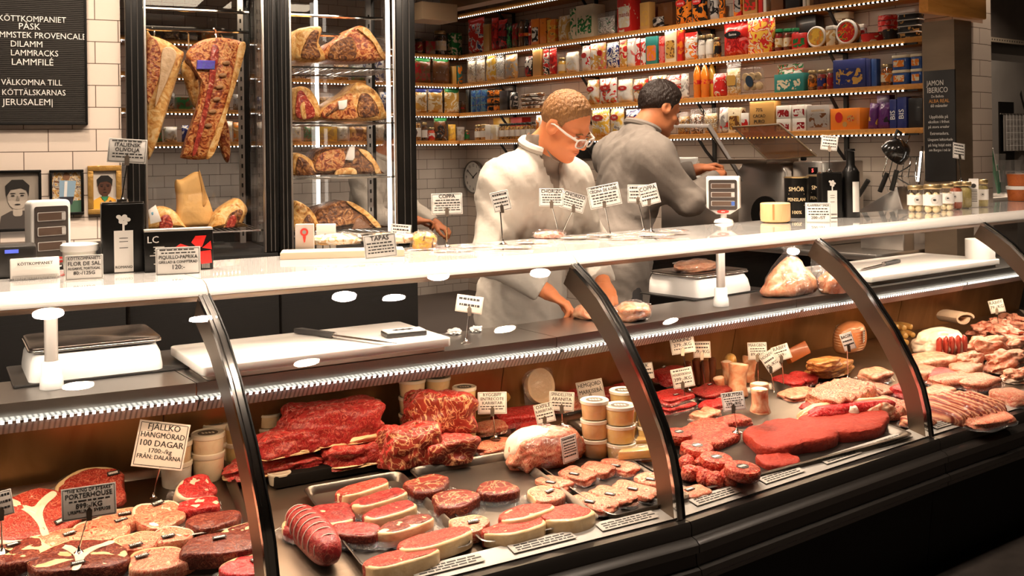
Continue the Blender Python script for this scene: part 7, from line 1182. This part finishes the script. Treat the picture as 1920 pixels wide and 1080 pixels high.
man(1060, 236, 4.08, -84, 0, .27, 'fair haired man in a white coat and clear glasses bowed behind the counter', sw=.175, el=((-.13, .29, -.50), (-.14, -.29, -.50)), wr=((.04, .17, -.64), (.04, -.15, -.64)), skin=skin1, hairm=hair1, coatm=coat1, hair_th=.008, glasses=True, HL=.75, headrot=(0, rad(36), rad(10)), hands=(.7, .7))
man(1238, 205, 5.25, -14, 0, .16, 'dark haired man in a grey coat turned to the packing machines', nk=(-.10, -.088), el=((.08, .24, -.38), (.0, -.25, -.46)), wr=((.30, .10, -.31), (.29, -.06, -.35)), skin=skin2, hairm=hair2, coatm=coat2, hair_th=.016, shirt=False, headrot=(0, rad(24), rad(-4)), hands=(.9, .9), handrot=((0, 0, .2), (0, 0, .2)))
man(750, 268, 6.75, -50, 0, .22, 'man in a white coat half hidden behind the black fridge post', base=.12, el=((-.06, .33, -.44), (-.1, -.28, -.48)), wr=((.16, .28, -.55), (.14, -.10, -.5)), skin=skin2, hairm=hair2, coatm=coat1, hair_th=.012, shirt=False, headrot=(0, rad(30), 0), hands=(.8, .8), fine=False)
# ---------------------------------------------------------------- behind: machines, clock, tools, the kitchen at the end
b = B(); box(b, (5.86, 4.55, .91), (.84, 2.1, .04), bev=.004); box(b, (5.9, 4.55, .5), (.74, 2.06, .78), 1); t = tag(ob('back_counter', b, [steel, black], loc=(0, 0, 0)), 'steel topped black back counter under the long wall shelves', 'counter')
b = B(); box(b, (4.2, 8.45, 1.0), (1.6, .5, .04), bev=.004); box(b, (4.2, 8.5, .5), (1.5, .4, .96), 1); tag(ob('back_table', b, [steel, mblack]), 'steel table in the corner under the wall clock', 'table')
MX = 5.62
def mpl(x, y, X=MX): return atp(x, y, (X, 0), (1, 0))
A = mpl(1384, 420); D_ = mpl(1474, 305); E2 = mpl(1532, 303); zt = D_.z; zb_ = .93
t = thing('slicing_machine', 'steel machine body with dark round blade beside the wooden pot', 'machine', (MX, (A.y+D_.y)/2, zb_), -pi/2); w = abs(A.y-D_.y)
b = B(); prism(b, [(-w/2, 0), (w/2, 0), (w/2, zt-zb_-.06), (w*.38, zt-zb_), (-w*.38, zt-zb_), (-w/2, zt-zb_-.06)], -.22, .0, bev=.008, M=FRONT); ob('body', b, steel, t); b = B(); box(b, (0, -.03, zt-zb_+.01), (w*.99, .34, .03), bev=.004); ob('top_plate', b, darksteel, t); b = B(); cyl(b, (w*.1, -.004, (zt-zb_)*.36), w*.30, .012, 28, axis=(0, -1, 0), bev=.002); ob('blade', b, black, t); b = B(); cyl(b, (w*.1, -.016, (zt-zb_)*.36), w*.1, .012, 20, axis=(0, -1, 0)); ob('blade_hub', b, chrome, t)
t = thing('vacuum_packer', 'steel vacuum packer with an open amber lid and red digit display', 'machine', (MX+.05, (D_.y+E2.y)/2, zb_), -pi/2); w = abs(D_.y-E2.y)*.97; h = E2.z-zb_
b = B(); box(b, (0, .24, h/2), (w, .46, h), bev=.012); ob('body', b, steel, t); b = B(); box(b, (w*.20, .008, h-.06), (w*.3, .006, .045), bev=.002); dp = ob('display', b, black, t); text([('5', .034, 0, 0)], mat('red_led', (1, .06, .05), emit=4), dp, fr(w*.20, .004, h-.06), bold=.02)
k = .0; Q = [mpl(x, y, MX+.2) for x, y in ((1440, 300), (1530, 292), (1482, 233), (1396, 238))]; inv_ = Matrix.Rotation(pi/2, 3, 'Z'); L = [inv_ @ (q-t.location) for q in Q]; L[2].y -= .12; L[3].y -= .12
b = B(); sheet(b, [[L[0], L[1]], [L[3], L[2]]], .012); ob('lid', b, glass('amber_lid', (.62, .42, .22), base=.08, rough=.05, haze=.08), t); b = B(); tube(b, L, .008, 6, closed=True); ob('lid_frame', b, mat('amber_frame', (.25, .17, .09), .3), t)
b = B(); [cyl(b, L[0].lerp(L[1], f)+Vector((-.015, 0, -.012)), .014, .03, 12, axis=(1, 0, 0)) for f in (.3, .75)]; ob('hinge', b, mblack, t)
t = thing('vacuum_packer', 'vacuum packer with a raised clear lid before the dark haired man', 'machine', (MX, 5.06, zb_), -pi/2); b = B(); box(b, (0, .2, .12), (.62, .5, .24), bev=.012); ob('body', b, steel, t)
L = [inv_ @ (mpl(x, y, MX)-t.location) for x, y in ((1215, 330), (1392, 336), (1348, 236), (1236, 236))]; L[2].y -= .10; L[3].y -= .10; b = B(); sheet(b, [[L[0], L[1]], [L[3], L[2]]], .01); ob('lid', b, clear, t); b = B(); tube(b, L, .016, 8, closed=True); ob('lid_frame', b, glass('acrylic', (.95, .9, .85), base=.12, rough=.08, haze=.38), t); b = B(); tube(b, [L[1]+Vector((-.02, .02, 0)), L[2]+Vector((-.03, .02, -.01))], .014, 8); ob('lid_arm', b, darksteel, t)
# clock on the long wall
c = atp(893, 332, (6.29, 0), (1, 0)); t = thing('wall_clock', 'round white wall clock with black numbers beside the man in white', 'clock', c, -pi/2); r = .17
b = B(); lathe(b, [(r*.97, -.0), (r, .01), (r, .045), (r*.94, .05), (r*.92, .035)], 40, M=FRONT); ob('rim', b, mat('clock_rim', (.25, .24, .23), .25, .9), t); b = B(); cyl(b, (0, 0, .034), r*.93, .004, 40); bmesh.ops.transform(b, matrix=FRONT, verts=b.verts[:]); ob('dial', b, mat('clock_dial', (.70, .66, .60), .4), t)
text([(str(i), .042, r*.72*sin(i*pi/6), r*.72*cos(i*pi/6)) for i in range(1, 13)], ink, t, fr(0, -.0385, 0))
for nm, a, L_, w_ in (('hour_hand', 1.85*pi/6, r*.5, .010), ('minute_hand', 51*pi/30, r*.74, .007)): b = B(); prism(b, [(-w_/2, -.02), (w_/2, -.02), (w_/3, L_), (-w_/3, L_)], .040, .043); bmesh.ops.transform(b, matrix=FRONT @ RZ(-a), verts=b.verts[:]); ob(nm, b, ink, t)
a, c = atp(1082, 264, (6.29, 0), (1, 0)), atp(1136, 297, (6.29, 0), (1, 0)); b = B(); box(b, (6.275, (a.y+c.y)/2, (a.z+c.z)/2), (.03, a.y-c.y, a.z-c.z), bev=.004); tag(ob('wall_monitor', b, black), 'flat black panel on the tiles behind the man with glasses', 'screen')
a = mpl(1125, 352, 6.0); P = Vector((6.0, a.y, .93)); t = thing('flour_sack', 'pale plastic sack standing on the back counter between the two men', 'sack', P, -pi/2); b = B(); zt_ = mpl(1125, 302, 6.0).z-.93; pillow(b, .26, zt_, .2, seed=4, wob=.3, top=.5); ob('sack', b, mat('sack', (.62, .54, .46), .5, coat=.3, bump=.4, bscale=18), t); b = B(); pillow(b, .24, .07, .05, seed=6); bmesh.ops.transform(b, matrix=T(0, 0, zt_-.04), verts=b.verts[:]); ob('gathered_top', b, white, t)
t.location.y = 5.5 if t.location.y > 5.5 else t.location.y
# knife block, lamp and wire rack by the chalkboard
c = mpl(1655, 395, 5.75); zk = .93; t = thing('knife_block', 'slanted steel knife block with black handles by the dark bottle', 'knife block', (5.75, c.y, zk), -pi/2); q = mpl(1655, 350, 5.75).z-zk; b = B(); prism(b, [(-.16, 0), (.14, 0), (.14, q*.6), (.10, q), (-.16, q*.62)], -.12, 0, bev=.006, M=FRONT); ob('block', b, steel, t)
for i, (x, z, a) in enumerate(((-.13, .02, .7), (.02, .05, .5), (.10, .06, .35))): b = B(); tube(b, [(x, -.06, q*.8+z), (x+.11*sin(a), -.06, q*.8+z+.13*cos(a))], .015, 10); ob('handle', b, matb, t)
c = mpl(1680, 283, 5.9); t = thing('heat_lamp', 'black dome lamp under the shelf end beside the chalkboard', 'lamp', c, -pi/2); b = B(); lathe(b, [(.03, .07), (.06, .06), (.085, .02), (.09, -.03), (.086, -.03), (.08, .015), (.055, .05)], 24, M=Matrix.Rotation(rad(50), 3, 'Y')); ob('shade', b, mat('lamp_black', (.02, .017, .015), .18, coat=.6), t); b = B(); tube(b, [(-.02, 0, .06), (.0, .02, .13), (.0, .06, SZ[4]-c.z)], .010, 8); ob('arm', b, iron, t); b = B(); bmesh.ops.create_uvsphere(b, u_segments=16, v_segments=10, radius=.04, matrix=T(.03, 0, -.01)); _tag(b, b.faces, 0); ob('bulb', b, mat('bulb', (1, .85, .65), emit=6), t); b = B(); tube(b, [(.05+.05*cos(k*.5), .0, -.08-.012*k) for k in range(16)], .004, 6); ob('cable', b, matb, t)
c = mpl(1692, 330, 5.95); t = thing('wire_rack', 'tangled chrome wire rack hanging below the black dome lamp', 'rack', c, -pi/2); b = B()
for i in range(6): tube(b, [(-.10+.04*i, 0, .12), (-.11+.045*i, -.05, 0), (-.09+.04*i, .0, -.13)], .0035, 6)
for z in (.12, 0, -.13): tube(b, [(-.12, -.04*(z == 0), z), (.12, -.04*(z == 0), z)], .004, 6)
tube(b, [(0, 0, .12), (0, .1, SZ[4]-c.z)], .004, 6); ob('wires', b, chrome, t)
c0, c1 = mpl(1728, 283, 5.93), mpl(1722, 340, 5.93); t = thing('light_strip', 'upright strip of bright dots against the steel pillar edge', 'light strip', c1, 0); b = B(); n = 16; [box(b, (c0-c1)*(i/n)+Vector((-.004, 0, .004)), (.008, .010, .009)) for i in range(n)]; ob('led_dots', b, ledmat, t); b = B(); tube(b, [Vector((.006, 0, -.02)), c0-c1+Vector((.006, 0, .03))], .008, 6); ob('backing', b, darksteel, t)
# chalkboard on the pillar
PXF = 5.94; a, c = atp(1734, 134, (PXF, 0), (1, 0)), atp(1795, 340, (PXF, 0), (1, 0)); w = a.y-c.y; h = a.z-c.z; t = thing('chalkboard', 'narrow black chalkboard with white handwriting on the steel pillar', 'sign', (PXF-.001, (a.y+c.y)/2, c.z), -pi/2); b = B(); box(b, (0, -.008, h/2), (w, .014, h), bev=.002); ob('board', b, mat('slate', (.014, .012, .011), .55), t)
chalk = mat('chalk', (.72, .69, .64), .7); L = [(s, sz*h, dx*w, h*z, w*wd) for s, sz, dx, z, wd in (('JAMON', .085, -.12, .885, .55), ('IBERICO', .085, -.05, .82, .66), ('De Bellota', .04, -.05, .765, .4), ('60 månader', .045, .0, .68, .55), ('Uppfödda på', .045, -.02, .58, .6), ('ekollon i frihet', .04, -.02, .535, .68), ('på stora arealer', .04, -.02, .49, .68), ('Extremadura.', .045, .0, .43, .6), ('Långsamt lufttorkade', .04, .02, .375, .8), ('på hög höjd mitt', .04, .0, .325, .74), ('om Burgos i två år', .04, .0, .28, .7))]
text(L, chalk, t, fr(0, -.016, 0), bold=.006); text([('ALBA REAL', .052*h, 0, h*.722, w*.66)], mat('chalk_orange', (.62, .28, .07), .7), t, fr(0, -.016, 0), name='orange_lettering')
# kitchen beyond the pillar
KX = Vector((1, 0)); ky = 4.6
def kp(x, y, Y=ky): return atp(x, y, (0, Y), (0, 1))
def kbox(nm, lab, cat, x0, y0, x1, y1, m, dep=.5, Y=ky, extra=None):
    a, c = kp(x0, y0, Y), kp(x1, y1, Y); t = thing(nm, lab, cat, ((a.x+c.x)/2, Y, min(a.z, c.z)), 0); w = abs(c.x-a.x); h = abs(a.z-c.z); b = B(); box(b, (0, dep/2, h/2), (w, dep, h), bev=.006); ob('body', b, m, t); 
    if extra: extra(t, w, h)
    return t
hoodm = mat('hood_steel', (.20, .17, .15), .4, .3, var=.2, vscale=2)
def rail(t, w, h): b = B(); box(b, (0, -.01, -.02), (w, .02, .04)); o = ob('rail', b, mat('rail_cream', (.62, .52, .40), .4), t); b = B(); [box(b, (-w/2+.03+.045*i, -.021, -.02), (.012, .002, .012)) for i in range(int(w/.045))]; ob('perforation', b, ink, o)
kbox('extractor_hood', 'dark steel hood hanging in the kitchen past the pillar', 'hood', 1851, -60, 2080, 95, hoodm, .8, extra=rail).location.z += .0
def cab(t, w, h):
    b = B(); box(b, (-w*.36, -.006, h*.4), (w*.12, .012, h*.8)); ob('door_edge', b, black, t); z0 = h*.80
    bird = [(-.06, .05), (-.045, .075), (-.03, .02), (-.01, -.01), (.015, .0), (.022, .05), (.030, .058), (.04, .05), (.034, .046), (.036, .01), (.025, -.04), (.012, -.055), (.012, -.10), (.006, -.10), (.004, -.055), (-.012, -.05), (-.03, -.02)]
    b = B(); prism(b, [(x*1.7, z*1.5) for x, z in bird], 0, .002, M=fr(-w*.19, -.002, z0)); ob('bird_emblem', b, ink, t); b = B(); box(b, (w*.0, -.004, z0), (.12, .008, .16), bev=.004); pn = ob('control_panel', b, black, t); b = B(); box(b, (0, -.009, z0+.02), (.05, .004, .03)); ob('panel_light', b, mat('panel_red', (.7, .08, .05), emit=1.2), pn)
kbox('steel_cabinet', 'steel oven cabinet with a dark bird emblem beyond the pillar', 'cabinet', 1852, 112, 2060, 470, mat('cab_steel', (.34, .31, .28), .4, .3, var=.15, vscale=2), .6, extra=cab)
a, c = kp(1886, 214, ky-.05), kp(1945, 282, ky-.05); t = thing('checked_towel', 'pale checked towel hanging on the steel cabinet', 'towel', ((a.x+c.x)/2, ky-.03, c.z), 0); w, h = c.x-a.x, a.z-c.z; b = B(); sheet(b, [[Vector((w*(i/10-.5), .012*sin(i*1.3)*(1-z), h*z)) for i in range(11)] for z in (0, .35, .7, 1)], .004); ob('cloth', b, mat('towel', (.36, .33, .30), .8), t); b = B(); [tube(b, [(w*(i/9-.5)*.96, -.02+.012*sin(i/9*10*1.3)*0, h*z) for z in (.01, .5, .99)], .0015, 4) for i in range(10)]; [tube(b, [(-w*.49, -.018, h*z), (w*.49, -.018, h*z)], .0015, 4) for z in (.15, .32, .5, .68, .85)]; ob('check_lines', b, white, t)
b = B(); tube(b, [(-w*.6, 0, h+.004), (w*.6, 0, h+.004)], .006, 8); ob('hanging_bar', b, chrome, t)
c = kp(1872, 384, 3.6); t = thing('back_shelf', 'pale ledge holding the clear containers beyond the pillar', 'shelf', (c.x+.25, 3.75, 1.24-.06), 0); b = B(); box(b, (0, 0, .0), (.9, .34, .05), bev=.004); box(b, (0, .1, -.6), (.86, .1, 1.15)); ob('ledge', b, mat('ledge', (.5, .45, .40), .5), t); zl = 1.24-.06+.026
t = thing('clear_container', 'tall clear plastic container with a green handled brush beyond the jars', 'container', (kp(1868, 345, 3.68).x, 3.68, zl)); h = kp(1868, 262, 3.68).z-zl; b = B(); R = [[b.verts.new((x, y, z)) for x, y in rrect(.11*k, .10*k, .015)] for k, z in ((.85, 0), (1, h*.75))]; n = len(R[0]); _tag(b, [b.faces.new((R[0][i], R[0][(i+1) % n], R[1][(i+1) % n], R[1][i])) for i in range(n)]+[b.faces.new(R[0][::-1])], 0); bmesh.ops.solidify(b, geom=b.faces[:], thickness=.002); ob('container', b, pvc, t)
for i, (x0, z0, x1, z1) in enumerate(((.03, .02, -.10, h*1.05), (.04, .02, -.0, h*.55))): b = B(); tube(b, [(x0, 0, z0), ((x0+x1)/2, 0, (z0+z1)/2), (x1, 0, z1)], [.010, .012, .013], 10); ob('brush_handle', b, mat('green_handle', (.01, .22, .10), .3), t); b = B(); tube(b, [(x0*.6+x1*.4+.012, -.008, z0*.6+z1*.4), (x0*.2+x1*.8+.010, -.008, z0*.2+z1*.8)], .007, 8); ob('handle_inlay', b, white, t)
t = thing('clear_container', 'low clear plastic container behind the green handled brush', 'container', (kp(1895, 345, 3.8).x, 3.8, zl)); h2 = kp(1895, 300, 3.8).z-zl; b = B(); R = [[b.verts.new((x, y, z)) for x, y in rrect(.16*k, .10*k, .015)] for k, z in ((.85, 0), (1, h2*.92), (1.06, h2*.92), (1.06, h2))]; n = len(R[0]); _tag(b, [b.faces.new((P_[i], P_[(i+1) % n], Q_[(i+1) % n], Q_[i])) for P_, Q_ in zip(R, R[1:]) for i in range(n)]+[b.faces.new(R[0][::-1])], 0); bmesh.ops.solidify(b, geom=b.faces[:], thickness=.002); ob('container', b, pvc, t)
# dark printer beside the letter board wall
P = onc(24, 520)+Vector((.0, .17, 0)); P = CP(inv(P)[0], .44, CT); t = thing('receipt_printer', 'black receipt printer with a curl of paper behind the card holder', 'printer', P, face(P)); b = B(); box(b, (0, 0, .045), (.17, .12, .09), bev=.01); ob('body', b, matb, t); b = B(); sheet(b, [[Vector((x, -.062-.012*sin(k), .03+.02*k)) for x in (-.085, -.045)] for k in range(4)], .001); ob('paper', b, paper, t); b = B(); box(b, (.02, -.061, .075), (.035, .004, .01)); ob('status_light', b, mat('blue_light', (.08, .12, .6), emit=.8), t)
